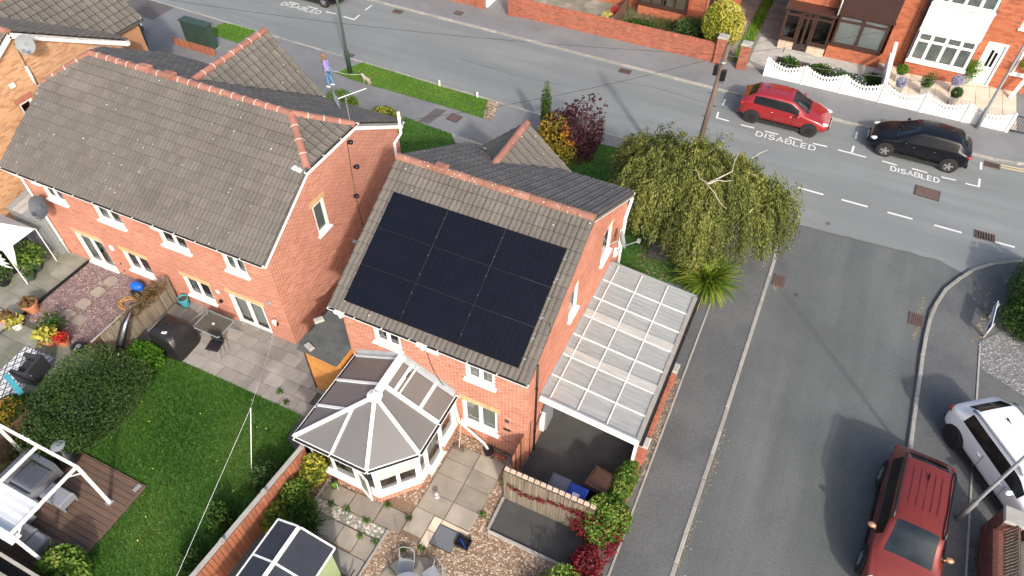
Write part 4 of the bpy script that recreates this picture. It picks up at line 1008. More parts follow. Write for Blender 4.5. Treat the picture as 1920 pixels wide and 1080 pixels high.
mb = MB(); mb.lathe([(.03, -.16), (.07, -.02), (.08, .08), (.02, .14)], F1.p(u, z, .12), 8); mb.build('lantern', 'upvc_matt', t); mb = MB(); F1.box(mb, u-.04, z-.2, 0, u+.04, z-.1, .1); mb.build('bracket', 'black_plastic', t)
wallbit(semi, F1, 210, 464, .14, .2, 'upvc', 'vent_box', .05); wallbit(semi, F1, 409, 546, .12, .12, 'upvc', 'vent_box', .05)
wallbit(semi, F1, 227, 494, .06, .06, 'iron', 'wall_vent'); wallbit(semi, F1, 234, 507, .06, .06, 'iron', 'wall_vent')
# dark dish on the left corner
u, z = FP(F1, 88, 400); t = thing('satellite_dish', 'dark grey satellite dish above the grey metal fence', 'satellite dish', F1.p(u, z, .02)); dish(t, OY(77, 388, 9.78), (.15, -.75, .45), .42, 'dish_dark')
# tv aerial on the right ridge end
c = S(vx1-.05, yR-.15, zF+.1); t = thing('tv_aerial', 'silver television aerial on a pole at the half hip', 'aerial', c)
mb = MB(); mb.tube([c-Vector((0, 0, .3)), c+Vector((0, 0, .95))], .018, 8); mb.build('mast', 'steel', t)
b0 = c+Vector((-.25, -.15, .9)); b1 = c+Vector((.35, .65, 1.0)); mb = MB(); mb.tube([b0, b1], .014, 6); mb.build('boom', 'steel', t)
dd = (b1-b0).normalized(); pd = dd.cross(Vector((0, 0, 1))).normalized()
for i in range(9): mb = MB(); q = b0.lerp(b1, .3+.7*i/8); mb.tube([q-pd*(.17-.008*i), q+pd*(.17-.008*i)], .010, 5); mb.build('element', 'grey_metal', t)
for i in range(6): mb = MB(); q = b0+Vector((0, 0, -.16+.064*i)); mb.tube([q-pd*.30, q+pd*.30], .011, 5); mb.build('reflector_rod', 'steel', t)
# ------------------------------------------------------------------ buff brick house at the far left
BX = -26.0; buff = thing('buff_brick_house', 'buff brick house with white bargeboards and grey tiled roof', 'house', (BX-1, 9.6, .05))
bl, bez, brz, bey, bry, bby = 9.0, 4.45, 6.85, 9.25, 13.5, 17.75; bs = (brz-bez)/(bry-bey)
FBg = Fr((BX, 9.45, 0), (0, 1, 0)); bt = lambda u: min(bez+(9.45+u-bey)*bs, bez+(bby-9.45-u)*bs)-.1
bw = rect(FBg, (34, 196), (57, 184), (44, 214), (62, 206)); bw = (min(bw[0], bw[2]), bw[1]-.3, max(bw[0], bw[2])+.1, bw[3])
wall(buff, FBg, 8.1, 0, bt, [bw], breaks=(bry-9.45,), brick='brick_buff', mortar='mortar_buff', name='gable_wall'); window(buff, FBg, *bw, mull=(), rec=.04)
l = MB(); n = 8
for i in range(n): FBg.box(l, bw[0]-.1+(bw[2]-bw[0]+.2)*i/n+.004, bw[3]+.005, 0, bw[0]-.1+(bw[2]-bw[0]+.2)*(i+1)/n-.004, bw[3]+.22, .012)
l.build('lintel', 'brick_red', buff)
for y, U_ in ((9.45, (1, 0, 0)), (17.55, (-1, 0, 0))):
    Fq = Fr((BX-bl if U_[0] > 0 else BX, y, 0), U_); wall(buff, Fq, bl, 0, lambda u: bez-.05, bricks=False, mortar='brick_buff', name='side_wall')
bv = BX+.14
broof = roof_body(buff, [[(BX-bl, bey, bez), (bv, bey, bez), (bv, bry, brz), (BX-bl, bry, brz)], [(bv, bby, bez), (BX-bl, bby, bez), (BX-bl, bry, brz), (bv, bry, brz)]], mat='tile_dark')
Vq = Vector((0, bry-bey, brz-bez)); tile_slope(broof, (bv-6, bey-.04, bez), (1, 0, 0), Vq, 6, Vq.length); Vq = Vector((0, bry-bby, brz-bez)); tile_slope(broof, (bv, bby+.04, bez), (-1, 0, 0), Vq, 9, Vq.length)
ridge_run(broof, (BX-bl, bry, brz), (bv, bry, brz))
for ya in (bey, bby): board(buff, 'bargeboard', (bv-.02, ya, bez), (bv-.02, bry, brz), .2, .04, drop=.02)
mb = MB(); mb.bar((bv, bby+.02, bez-.1), (bv-.5, bby+.02, bez-.1), .1, .18); mb.build('box_end', 'upvc', buff)
a = OX(18, 32, -28.5); b_ = OX(95, -5, -28.5)
wzb = 6.4; wxb = -29.2; wyb0 = bry+.6
wr = roof_body(buff, [[(wxb, wyb0, wzb), (wxb+2.3, bby, bez-.1), (wxb+2.3, 19.6, bez-.1), (wxb, 19.6, wzb)], [(wxb, wyb0, wzb), (wxb, 19.6, wzb), (wxb-2.3, 19.6, bez-.1), (wxb-2.3, bby, bez-.1)]], name='wing_roof')
wing_tiles(wr, wxb, wzb, 2.3, bez-.1, 19.6, wyb0, bby); ridge_run(wr, (wxb, wyb0, wzb), (wxb, 19.6, wzb), mortar=False)
mb = MB(); mb.box(wxb-2.1, 17.5, 0, wxb+2.1, 19.4, bez-.15); mb.build('wing_wall', 'brick_buff', buff)
t = thing('satellite_dish', 'translucent grey satellite dish high on the buff gable', 'satellite dish', FBg.p(*FP(FBg, 30, 90), .02)); c = FBg.p(*FP(FBg, 32, 78), .45); dish(t, c, (.6, -.6, .35), .34, 'grey_paint')
mb = MB(); mb.tube([FBg.p(*FP(FBg, 25, 80), .03), FBg.p(*FP(FBg, 48, 122), .03)], .012, 6); mb.build('cable', 'black_plastic', buff)
downpipe(buff, [FBg.p(*FP(FBg, 47, 124), .05), FBg.p(*FP(FBg, 66, 158), .05)], r=.05, clips=False); wallbit(buff, FBg, 22, 160, .2, .16, 'upvc', 'vent_box', .06)
# ------------------------------------------------------------------ conservatory
cons = thing('conservatory', 'white framed conservatory with bronze roof panes and brick dwarf walls', 'conservatory', (-8, 8.2, .05))
ze, zr = 2.15, 2.95; K = Vector((-7.95, 8.2, zr)); RW = Vector((-7.98, 9.66, zr))
cA, cB, cC, cD, cE = [Vector((*p, ze)) for p in ((-9.64, 9.66), (-9.62, 6.57), (-7.28, 6.56), (-6.30, 7.58), (-6.30, 9.66))]
pm('poly_bronze', (.128, .12, .115), (.142, .134, .128), sc=1, rough=.40, spec=1.0)
J1, J2 = Vector((-8.5, 7.66, 2.685)), Vector((-8.4, 7.755, 2.73)); R86 = Vector((-7.96, 8.62, zr))
L1, L2 = Vector((-9.63, 8.62, ze)), Vector((-9.63, 7.66, ze)); F0 = Vector((-8.40, 6.565, ze)); Q1 = Vector((-6.3, 8.62, ze))
panes = [[cA, L1, R86, RW], [L1, L2, J1, K, R86], [L2, cB, J1], [cB, F0, J2], [F0, cC, K, J2], [cC, cD, K], [cD, Q1, R86, K]]
v0, v1 = Q1.lerp(R86, 0), cE.lerp(RW, 0)
def rs(fx, fy): return (Q1.lerp(R86, fx)).lerp(cE.lerp(RW, fx), fy)
panes += [[rs(0, 0), rs(0, 1), rs(.34, 1), rs(.34, 0)], [rs(.34, 0), rs(.34, 1), rs(.80, 1), rs(.80, 0)], [rs(.80, 0), rs(.80, 1), rs(1, 1), rs(1, 0)]]
for p in panes:
    mb = MB(); n = (p[1]-p[0]).cross(p[2]-p[0]).normalized(); n = n if n.z > 0 else -n
    top = [q+n*.012 for q in p]; bot = [q-n*.012 for q in p]; mb.face(top); mb.face(bot[::-1])
    for i in range(len(p)): j = (i+1) % len(p); mb.face([top[i], bot[i], bot[j], top[j]])
    mb.build('roof_pane', 'poly_bronze', cons)
def gbar(a, b, w=.075, h=.05, lift=.03, name='glazing_bar'):
    mb = MB(); mb.bar(a+Vector((0, 0, lift)), b+Vector((0, 0, lift)), w, h); return mb.build(name, 'upvc', cons)
for a, b in ((L1, R86), (L2, J1), (F0, J2)): gbar(a, b)
for a, b in ((cB, K), (cC, K), (cD, K)): gbar(a, b, .10, .06, .035, 'hip_bar')
gbar(Q1, R86, .12, .06); gbar(rs(.34, .02), rs(.34, .98), .09, .06); gbar(rs(.80, .02), rs(.80, .98), .09, .05); gbar(rs(.72, .02), rs(.72, .98), .035, .05)
gbar(rs(.02, .97), rs(.98, .97), .08, .05); gbar(cA-Vector((0, .06, 0)), RW-Vector((0, .06, 0)), .09, .05)
gbar(K, RW, .22, .09, .05, 'ridge_beam')
mb = MB(); 
for s in (-1, 1): mb.bar(rs(.765, .55)+Vector((0, 0, .055)), rs(.765, .75)+Vector((0, 0, .055)), .03, .02)
mb.build('vent_winder', 'black_plastic', cons)
mb = MB(); mb.lathe([(.21, -.02), (.22, .03), (.13, .07), (.07, .11), (.035, .13), (.012, .26)], K+Vector((0, 0, .05)), 14); mb.build('finial', 'upvc', cons, smooth=False)
for a, b in ((cA, cB), (cB, cC), (cC, cD), (cD, cE)):
    d = (b-a).normalized(); n = Vector((d.y, -d.x, 0)); gutter(cons, a+n*.05-d*.0-Vector((0, 0, .04)), b+n*.05-Vector((0, 0, .04)), n, r=.05)
    mb = MB(); mb.bar(a-n*.02-Vector((0, 0, .06)), b-n*.02-Vector((0, 0, .06)), .06, .10); mb.build('eave_beam', 'upvc', cons)
for a, b in ((cA, RW), (RW, cE)):
    mb = MB(); y = HY0-.012; mb.raw([(a.x, y, a.z+.03), (b.x, y, b.z+.03), (b.x, y, b.z+.24), (a.x, y, a.z+.24)], [(0, 1, 2, 3)]); mb.raw([(a.x, y-.002, a.z+.07), (b.x, y-.002, b.z+.07), (b.x, y-.13, b.z+.05), (a.x, y-.13, a.z+.05)], [(0, 3, 2, 1)]); mb.build('lead_flashing', 'lead', cons)
wB, wC, wD, wE, wA = Vector((-9.48, 6.72, 0)), Vector((-7.22, 6.72, 0)), Vector((-6.42, 7.60, 0)), Vector((-6.42, 9.64, 0)), Vector((-9.48, 9.64, 0))
def facet(a, b, parts, base=.58):
    """parts: (fraction0, fraction1, kind, mullions)"""
    F = Fr(a, b-a); L = (b-a).length
    for f0, f1, kind, mull in parts:
        u0, u1 = f0*L, f1*L
        zb = .12 if kind == 'door' else base
        if kind != 'door': wall(cons, Fr(F.p(u0, 0, 0), F.U), u1-u0, .0, lambda u: base-.08, name='dwarf_wall')
        else: mb = MB(); F.box(mb, u0-.02, .04, -.12, u1+.02, .12, .10); mb.build('door_step', 'upvc', cons)
        window(cons, F, u0+.01, zb, u1-.01, ze-.10, mull=mull, trans=.80 if kind == 'win' else None, sill=(kind != 'door'), room=False, rec=.02, fw=.06, name='conservatory_door' if kind == 'door' else 'conservatory_window',
               curtain='curtain_white' if kind != 'dark' else None, cfrac=1.0, cz=.32)
    for q in (a, b): mb = MB(); mb.cbox((q.x, q.y, (ze+base)/2-.06), (.11, .11, ze-base-.08), rz=math.atan2(F.U.y, F.U.x)); mb.build('corner_post', 'upvc', cons)
facet(wB, wC, [(0, 1, 'dark', (.34, .67))]); facet(wC, wD, [(0, 1, 'win', (.5,))]); facet(wD, wE, [(0, .22, 'win', ()), (.22, .62, 'door', ()), (.62, 1, 'win', ())]); facet(wA, wB, [(0, 1, 'dark', (.25, .5, .75))])
mb = MB(); mb.sheet([(wB.x, wB.y), (wC.x, wC.y), (wD.x, wD.y), (wE.x, wE.y), (wA.x, wA.y)], .13); mb.build('inner_floor', 'slab_beige', cons)
# open casement at the front corner
mb = MB(); Fo = Fr((-7.78, 6.66, 0), (.93, -.36, 0)); Fo.box(mb, 0, .62, 0, .05, 1.78, .05); Fo.box(mb, .51, .62, 0, .56, 1.78, .05); Fo.box(mb, .05, .62, 0, .51, .67, .05); Fo.box(mb, .05, 1.73, 0, .51, 1.78, .05); oc = mb.build('open_casement', 'upvc', cons)
mb = MB(); mb.face([Fo.p(.04, .66, .02), Fo.p(.52, .66, .02), Fo.p(.52, 1.74, .02), Fo.p(.04, 1.74, .02)]); mb.build('pane', 'pane_green', oc)
downpipe(cons, [(-6.22, 9.45, 2.05), (-6.25, 9.5, 1.75), (-6.2, 9.55, .95), (-6.1, 9.56, .85), (-5.35, 9.5, .40), (-5.2, 9.45, .25)], r=.038, clips=False)
# ------------------------------------------------------------------ carport
cp = thing('carport', 'lean-to carport with streaked translucent corrugated roof and white frame', 'carport', (-2.6, 13.3, .05))
cy0, cy1, cx0, cx1, cz0, cz1 = 10.42, 16.20, -4.0, -1.10, 2.52, 2.22
def cpz(x): return cz0+(cz1-cz0)*(x-cx0)/(cx1-cx0)
ns = 7; dy = (cy1-cy0)/ns
for i in range(ns):
    mb = MB(); y0, y1 = cy0+dy*i, cy0+dy*(i+1)+(.10 if i in (1, 3, 5) else .0); seg = 12; lift = .012*(i % 2)
    V_ = []
    for k in range(seg+1):
        y = y0+(y1-y0)*k/seg; h = .014*math.sin(k*math.pi)*0+(.0035 if k % 2 else 0)+lift
        V_ += [(cx0+.01, y, cpz(cx0)+h), (cx1+.03, y, cpz(cx1)+h)]
    mb.raw(V_, [(2*k, 2*k+1, 2*k+3, 2*k+2) for k in range(seg)]); mb.build('roof_sheet', 'poly_sheet', cp)
for i in range(1, ns): y = cy0+dy*i; mb = MB(); mb.bar((cx0, y, cpz(cx0)+.035), (cx1, y, cpz(cx1)+.035), .045 if i % 2 else .03, .02); mb.build('glazing_bar', 'upvc_matt', cp)
for i in (2, 4):
    y = cy0+dy*i; mb = MB(); mb.face([(cx0, y+.03, cpz(cx0)+.047), (cx1, y+.03, cpz(cx1)+.047), (cx1, y+.30, cpz(cx1)+.047), (cx0, y+.30, cpz(cx0)+.047)]); mb.build('lap_sheet', 'poly_lap', cp)
for p in (1032, 1085, 1141):
    x = {1032: -3.72, 1085: -2.90, 1141: -2.02}[p]; mb = MB(); mb.box(x-.016, cy0+.02, cpz(x)+.05, x+.016, cy1-.02, cpz(x)+.062); mb.build('purlin', 'upvc', cp)
mb = MB(); mb.bar((cx0, cy0-.03, cz0-.04), (cx1, cy0-.03, cz1-.04), .04, .22); mb.build('front_fascia', 'upvc', cp)
mb = MB(); mb.bar((cx0, cy0+.02, cz0+.06), (cx1, cy0+.02, cz1+.06), .06, .04); mb.build('edge_trim', 'grey_metal', cp)
mb = MB(); mb.bar((cx0, cy1+.03, cz0-.0), (cx1, cy1+.03, cz1-.0), .05, .14); mb.build('back_fascia', 'grey_metal', cp)
mb = MB(); mb.box(cx1-.02, cy0, cz1-.14, cx1+.03, cy1, cz1-.01); mb.build('side_beam', 'upvc', cp)
mb = MB(); mb.box(cx1-.06, cy0+.02, cz1+.03, cx1+.07, cy1-.02, cz1+.055); mb.build('edge_strip', 'kerb', cp)
gutter(cp, (cx1+.12, cy0-.06, cz1-.02), (cx1+.12, cy1+.05, cz1-.02), (1, 0, 0), mat='brown_pvc', r=.05)
for y in (cy0+.1, 13.3, cy1-.1): mb = MB(); mb.box(cx1-.06, y-.045, .05, cx1+.03, y+.045, cz1-.14); mb.build('post', 'upvc_matt', cp)
mb = MB(); mb.box(cx0-.02, cy0, cz0-.10, cx0+.05, cy1, cz0+.04); mb.build('wall_plate', 'lead', cp)
# gas meter box by the wall under the carport front
t = thing('meter_box', 'small dark meter box with white trim on the carport wall', 'meter box', (HX1+.02, 10.9, 1.0)); mb = MB(); mb.box(HX1+.007, 10.62, .55, HX1+.20, 11.15, 1.45); mb.build('cabinet', 'grey_paint', t); mb = MB(); mb.box(HX1+.007, 10.57, .5, HX1+.15, 10.615, 1.5); mb.build('side_trim', 'upvc', t)
# ------------------------------------------------------------------ flat-roofed shed in the gap between the houses
sh = thing('side_shed', 'orange timber shed with flat dark felt roof squeezed between the brick houses', 'shed', (-10.6, 10.9, .05))
mb = MB(); mb.prism([(-11.34, 8.98), (-9.88, 8.94), (-9.86, 12.9), (-11.34, 12.9)], 2.24, 2.31, bottom=True); mb.build('roof', 'felt', sh)
nb = 12
for i in range(nb):
    z0, z1 = .1+(2.14/nb)*i, .1+(2.14/nb)*(i+1); mb = MB(); mb.box(-11.22, 9.12+(.006 if i % 2 else 0), z0, -9.9, 9.16, z1-.006); mb.build('cladding_board', 'orange_timber', sh)
mb = MB(); mb.box(-11.24, 9.17, .05, -11.20, 12.8, 2.24); mb.build('side_wall', 'orange_timber', sh); mb = MB(); mb.box(-11.25, 9.10, .05, -11.205, 9.16, 2.23); mb.build('corner_post', 'brown_pvc', sh)
mb = MB(); mb.box(-11.0, 9.2, .05, -9.9, 12.8, 2.2); mb.build('inner_body', 'orange_timber', sh)
for (x, y, r_) in ((598, 600, .9), (580, 650, -.35)):
    c = G(x, y, 2.35); o = MB(); o.cbox((0, 0, .04), (.30, .17, .09), bev=.015); k = o.build('roof_block', 'concrete', None); k.location = (c.x, c.y, 2.315); k.rotation_euler.z = r_
    tag(k, 'pale block lying on the back of the felt roof' if y == 600 else 'pale block lying near the front edge of the felt roof', 'block', 'loose blocks weighing down the felt roof')
gt = thing('side_gate', 'dark blue metal gate closing the passage between the houses', 'gate', (-11.5, 14.0, .05))
for i in range(8): mb = MB(); x = -12.75+i*.34; mb.box(x, 13.98, .1, x+.33, 14.02, 1.75); mb.build('panel', 'grey_paint', gt)
mb = MB(); mb.box(-12.8, 13.95, 1.75, -10.0, 14.05, 1.82); mb.build('top_rail', 'lead', gt)
# ------------------------------------------------------------------ green shed at the bottom
gs = thing('garden_shed', 'pale green garden shed with dark roof and white edging strips', 'shed', (-7.8, 3.4, .05))
gx0, gx1, gxm, gy0, gy1, ge, gr = -8.68, -6.94, -7.95, 1.6, 4.52, 1.86, 2.12
for i in range(3):
    ya, yb_ = gy0+(gy1-gy0)*i/3, gy0+(gy1-gy0)*(i+1)/3
    for xa, xb in ((gx0, gxm), (gxm, gx1)):
        za, zb = (ge, gr) if xa == gx0 else (gr, ge); mb = MB()
        mb.raw([(xa, ya, za), (xb, ya, zb), (xb, yb_, zb), (xa, yb_, za), (xa, ya, za-.03), (xb, ya, zb-.03), (xb, yb_, zb-.03), (xa, yb_, za-.03)], [(0, 1, 2, 3), (7, 6, 5, 4), (0, 4, 5, 1), (2, 6, 7, 3), (1, 5, 6, 2), (3, 7, 4, 0)]); mb.build('roof_panel', 'shed_roof', gs)
        if i: mb = MB(); mb.bar((xa, ya, za+.01), (xb, ya, zb+.01), .05, .02); mb.build('roof_strip', 'upvc_matt', gs)
for a, b, w in (((gxm, gy0, gr+.02), (gxm, gy1+.02, gr+.02), .10), ((gx0, gy0, ge), (gx0, gy1+.02, ge), .04), ((gx1, gy0, ge), (gx1, gy1+.02, ge), .04), ((gx0, gy1+.02, ge), (gxm-.05, gy1+.02, gr), .04), ((gxm+.05, gy1+.02, gr), (gx1, gy1+.02, ge), .04)):
    mb = MB(); mb.bar(a, b, w, .045); mb.build('roof_edge', 'upvc_matt', gs)
mb = MB(); n = 24
for i in range(n):
    z0, z1 = .06+1.78*i/n, .06+1.78*(i+1)/n
    mb.box(gx0+.08, gy0+.08, z0, gx1-.08, gy1-.08, z1-.02); mb.box(gx0+.095, gy0+.095, z1-.02, gx1-.095, gy1-.095, z1)
stuff(mb.build('ribbed_walls', 'shed_green', gs))
mb = MB(); mb.raw([(gx0+.1, gy1-.09, 1.80), (gx1-.1, gy1-.09, 1.80), (gxm, gy1-.09, gr-.03)], [(0, 1, 2)]); mb.build('gable_end', 'shed_green', gs)
# ------------------------------------------------------------------ houses across the main road (facing the camera)
MW = 38.25   # main wall plane
def bay(parent, x0, x1, yb, zs, sidein=.0, **kw): pass
def stripes(parent, F, u0, z0, u1, z1, mat, n, name='cladding_board', d=.02):
    for i in range(n):
        a, b = u0+(u1-u0)*i/n, u0+(u1-u0)*(i+1)/n; mb = MB(); F.box(mb, a+.004, z0, -.05, b-.004, z1, d); mb.build(name, mat, parent)
def shell(parent, x0, x1, z1, opens=(), y=MW, depth=7, roofmat='tile_dark', brick='brick_terrace', mortar='mortar_dark'):
    F = Fr((x0, y, 0), (1, 0, 0)); wall(parent, F, x1-x0, 0, lambda u: z1, opens, brick=brick, mortar=mortar, name='front_wall')
    for a, b in (((x1, y), (0, 1)), ((x1, y+depth), (-1, 0)), ((x0, y+depth), (0, -1))):
        Fs = Fr((*a, 0), (*b, 0)); wall(parent, Fs, depth if b[0] == 0 else x1-x0, 0, lambda u: z1, bricks=False, mortar=brick, name='side_wall')
    zr = z1+2.0
    roof_body(parent, [[(x0-.1, y-.3, z1), (x1+.1, y-.3, z1), (x1+.1, y+depth/2, zr), (x0-.1, y+depth/2, zr)], [(x1+.1, y+depth+.3, z1), (x0-.1, y+depth+.3, z1), (x0-.1, y+depth/2, zr), (x1+.1, y+depth/2, zr)]], mat=roofmat)
    return F
ZT = 5.3
# house with the brown cladded bay and porch
t2 = thing('terraced_house', 'red brick house with dark brown clad bay and glazed brown porch', 'house', (.9, MW, .05))
F = shell(t2, -2.25, 3.62, ZT)
Fb = Fr((.22, 37.58, 0), (1, 0, 0)); bw_ = rect(Fb, (1576, 27), (1672, 45), (1557, 82), (1650, 99)); bL = 2.62
wall(t2, Fb, bL, 0, lambda u: bw_[1], brick='brick_terrace', mortar='mortar_dark', name='bay_wall')
window(t2, Fb, bw_[0], bw_[1], bw_[2], bw_[3], trans=.80, mat='brown_pvc', curtain='curtain_white', cfrac=1, fw=.09, sillmat='brown_pvc', rec=-.02, name='bay_window')
stripes(t2, Fb, 0, bw_[3]+.08, bL, 4.4, 'brown_pvc', 26)
mb = MB(); Fb.box(mb, -.05, bw_[3], -.08, bL+.05, bw_[3]+.08, .10); mb.build('bay_band', 'brown_pvc', t2)
for xa in (.22, .22+bL): mb = MB(); mb.face([(xa, 37.58, 0), (xa, MW, 0), (xa, MW, 4.4), (xa, 37.58, 4.4)]); mb.build('bay_side', 'brown_pvc' if xa > 1 else 'brick_terrace', t2)
# porch
Fp = Fr((-2.2, 37.45, 0), (1, 0, 0)); pz = 2.25
for u0, u1 in ((0, .78), (1.48, 2.36)):
    for i in range(2):
        for j in range(3): mb = MB(); Fp.box(mb, u0+(u1-u0)*i/2+.006, .08+.19*j, -.12, u0+(u1-u0)*(i+1)/2-.006, .26+.19*j, .01*((i+j) % 2)); mb.build('stone_block', 'stone_cream', t2)
    window(t2, Fp, u0, .66, u1, pz, trans=.82, mull=(), mat='brown_pvc', fw=.08, rec=.0, name='porch_window', sillmat='brown_pvc')
window(t2, Fp, .80, .10, 1.46, pz, mull=(.5,), trans=.86, mat='brown_pvc', fw=.08, rec=-.02, name='porch_door', sill=False)
mb = MB(); Fp.box(mb, -.1, pz, -1.0, 2.45, pz+.1, .12); mb.build('porch_roof', 'brown_pvc', t2)
mb = MB(); Fp.box(mb, -.03, .08, -.8, .02, pz, .0); mb.build('porch_side', 'brown_pvc', t2)
for i, s in enumerate((.2, .1)): mb = MB(); Fp.box(mb, .45-.2*i, 0, .02, 1.85+.2*i, .16-.08*i, .35+.3*i); mb.build('step', 'concrete', t2)
downpipe(t2, [(.18, 37.4, 5), (.18, 37.4, 2.4)], r=.04, clips=False)
# house with the white bay
t3 = thing('terraced_house', 'red brick house with white rendered bay and white front door', 'house', (6.3, MW, .05))
Fm = Fr((3.64, MW, 0), (1, 0, 0)); du = FP(Fm, 1860, 85)[0], FP(Fm, 1893, 95)[0], FP(Fm, 1885, 172)[0]
dr = (FP(Fm, 1850, 85)[0]+.12, .1, FP(Fm, 1888, 92)[0]-.06, 2.15); uw = (dr[2]+.1, 3.1, dr[2]+1.4, 4.2)
F = shell(t3, 3.64, 9.75, ZT, [dr, uw])
window(t3, F, *uw, mull=(.5,), curtain='curtain_white')
bx0, bx1 = 3.98, 6.70; Fb = Fr((bx0, 37.74, 0), (1, 0, 0)); bl_ = bx1-bx0
wl_ = (.05, .84, bl_-.05, 2.32)
wall(t3, Fb, bl_, 0, lambda u: .78, brick='brick_terrace', mortar='mortar_dark', name='bay_wall')
window(t3, Fb, *wl_, mull=(.25, .5, .75), trans=.70, curtain='curtain_grey', cfrac=1, fw=.10, rec=-.02, name='bay_window', sillh=.12)
mb = MB(); Fb.box(mb, 0, 2.33, -.5, bl_, 3.72, .012); mb.build('render_panel', 'render_white', t3)
window(t3, Fb, .05, 3.78, bl_-.05, 4.9, mull=(.25, .5, .75), curtain='curtain_grey', cfrac=1, fw=.10, rec=-.02, name='bay_window', sillh=.1)
for xa in (bx0, bx1): mb = MB(); mb.face([(xa, 37.74, .78), (xa, MW, .78), (xa, MW, 5), (xa, 37.74, 5)]); mb.build('bay_side', 'render_white', t3); mb = MB(); mb.face([(xa, 37.74, 0), (xa, MW, 0), (xa, MW, .78), (xa, 37.74, .78)]); mb.build('bay_base_side', 'brick_terrace', t3)
downpipe(t3, [(3.9, 37.95, 5), (3.9, 37.95, .1)], mat='brown_pvc', r=.04, clips=False)
# front door
mb = MB(); F.box(mb, dr[0], .1, -.12, dr[2], 2.15, -.05); dd_ = mb.build('front_door', 'upvc', t3)
w_ = dr[2]-dr[0]
mb = MB(); F.box(mb, dr[0]-.10, .1, -.10, dr[0]-.0, 2.25, .02); F.box(mb, dr[2]+.0, .1, -.10, dr[2]+.10, 2.25, .02); F.box(mb, dr[0], 2.15, -.10, dr[2], 2.25, .02); mb.build('door_frame', 'upvc', dd_)
for s in (0, 1):
    u = dr[0]+w_*(.30+.28*s); mb = MB(); mb.face([F.p(u, 1.0, -.046), F.p(u+.13, 1.0, -.046), F.p(u+.13, 1.85-.1*s, -.046), F.p(u, 1.75+.1*(1-s), -.046)]); mb.build('door_glass', 'car_glass', dd_)
mb = MB(); F.box(mb, dr[0]+w_*.35, .72, -.05, dr[0]+w_*.65, .78, -.04); mb.build('letterbox', 'steel', dd_)
mb = MB(); F.box(mb, dr[0]-.15, .0, -.1, dr[2]+.15, .10, .45); mb.build('door_step', 'upvc_matt', t3)
u, z = FP(F, 1835, 99); mb = MB(); mb.lathe([(.11, 0), (.12, .03), (.06, .06)], F.p(u, z, 0), 14, axis='y'); mb.build('wall_plaque', 'upvc', t3)
u, z = FP(F, 1912, 105); window(t3, F, dr[2]+.75, .95, dr[2]+1.6, 2.2, mull=(), rec=-.01, curtain='curtain_white', name='window')
mb = MB(); mb.bar((9.55, 38.1, 2.2), (9.0, 37.5, .1), .12, .16); mb.build('handrail', 'upvc', t3)
# house left of the alley with the curtained bay, and its neighbour
t1 = thing('terraced_house', 'red brick house with curtained brown bay window behind the overgrown garden', 'house', (-8.2, MW, .05))
F = shell(t1, -11.2, -5.0, ZT)
Fb = Fr((-10.0, 37.55, 0), (1, 0, 0)); wall(t1, Fb, 2.75, 0, lambda u: .80, brick='brick_terrace', mortar='mortar_dark', name='bay_wall')
window(t1, Fb, .05, .85, 2.70, 2.2, mull=(.25, .5, .75), mat='brown_pvc', curtain='curtain_cream', cfrac=.9, fw=.08, rec=-.02, name='bay_window')
for xa in (-10.0, -7.25): mb = MB(); mb.face([(xa, 37.55, 0), (xa, MW, 0), (xa, MW, 4.6), (xa, 37.55, 4.6)]); mb.build('bay_side', 'brick_terrace', t1)
wall(t1, Fr((-10.0, 37.55, 2.2), (1, 0, 0)), 2.75, 0, lambda u: 2.4, brick='brick_terrace', mortar='mortar_dark', name='bay_upper')
for x in (-6.4, -5.7): mb = MB(); mb.box(x, MW-.06, .3, x+.12, MW+.01, 2.4); mb.build('door_post', 'fence_orange', t1)
mb = MB(); mb.box(-6.28, MW-.02, .3, -5.7, MW+.01, 2.3); mb.build('front_door', 'brown_pvc', t1)
t0 = thing('terraced_house', 'red brick house behind pale flagstones and potted flowers', 'house', (-14, MW, .05)); F = shell(t0, -17.3, -11.22, ZT)
t00 = thing('terraced_house', 'red brick house with brick gate piers beside a tarmac opening', 'house', (-21, MW, .05)); F = shell(t00, -24.4, -18.2, ZT)
# ------------------------------------------------------------------ brick garden wall on the far pavement
def brick_wall(name, label, cat, a, b, h, th=.22, brick='brick_old', mortar='mortar_dark', coping=True, group=None, cop='brick_old', faces=(1, -1), z0=.06):
    a, b = Vector((*a, 0)), Vector((*b, 0)); t = thing(name, label, cat, ((a.x+b.x)/2, (a.y+b.y)/2, z0), group=group); d = (b-a).normalized(); n = Vector((d.y, -d.x, 0)); L = (b-a).length
    for s in (1, -1):
        F = Fr(a+n*th/2 if s > 0 else b-n*th/2, d*s); wall(t, F, L, z0, lambda u: h, brick=brick, mortar=mortar, bricks=(s in faces), name='wall_face')
    for p, u in ((a, -d), (b, d)): mb = MB(); F = Fr(p+u*0-n*th/2*0, (-n if u == d else n)); mb.face([p-n*th/2, p+n*th/2, p+n*th/2+Vector((0, 0, h)), p-n*th/2+Vector((0, 0, h))]); mb.build('wall_end', brick, t)
    if coping:
        k = int(L/.085); proto = None
        if k <= 300:
            for i in range(k):
                c = a+d*(L*(i+.5)/k)
                if proto is None: mb = MB(); mb.cbox((0, 0, .05), (L/k-.008, th+.03, .105), bev=.006); proto = mb.build('coping_brick', cop, t, local=True); o = proto
                else: o = link('coping_brick', proto.data, t)
                o.location = c+Vector((0, 0, h+random.uniform(-.004, .004)))-woff(t); o.rotation_euler.z = math.atan2(d.y, d.x)+random.uniform(-.02, .02)
    return t
pm('coping_red', (.40, .13, .075), (.32, .105, .065), sc=5, rough=.92, ovar=.22, fine=.2, fsc=40)
brick_wall('garden_wall', 'long weathered red brick wall along the far pavement', 'wall', (-16.1, 34.62), (-4.85, 34.62), .95, cop='coping_red')
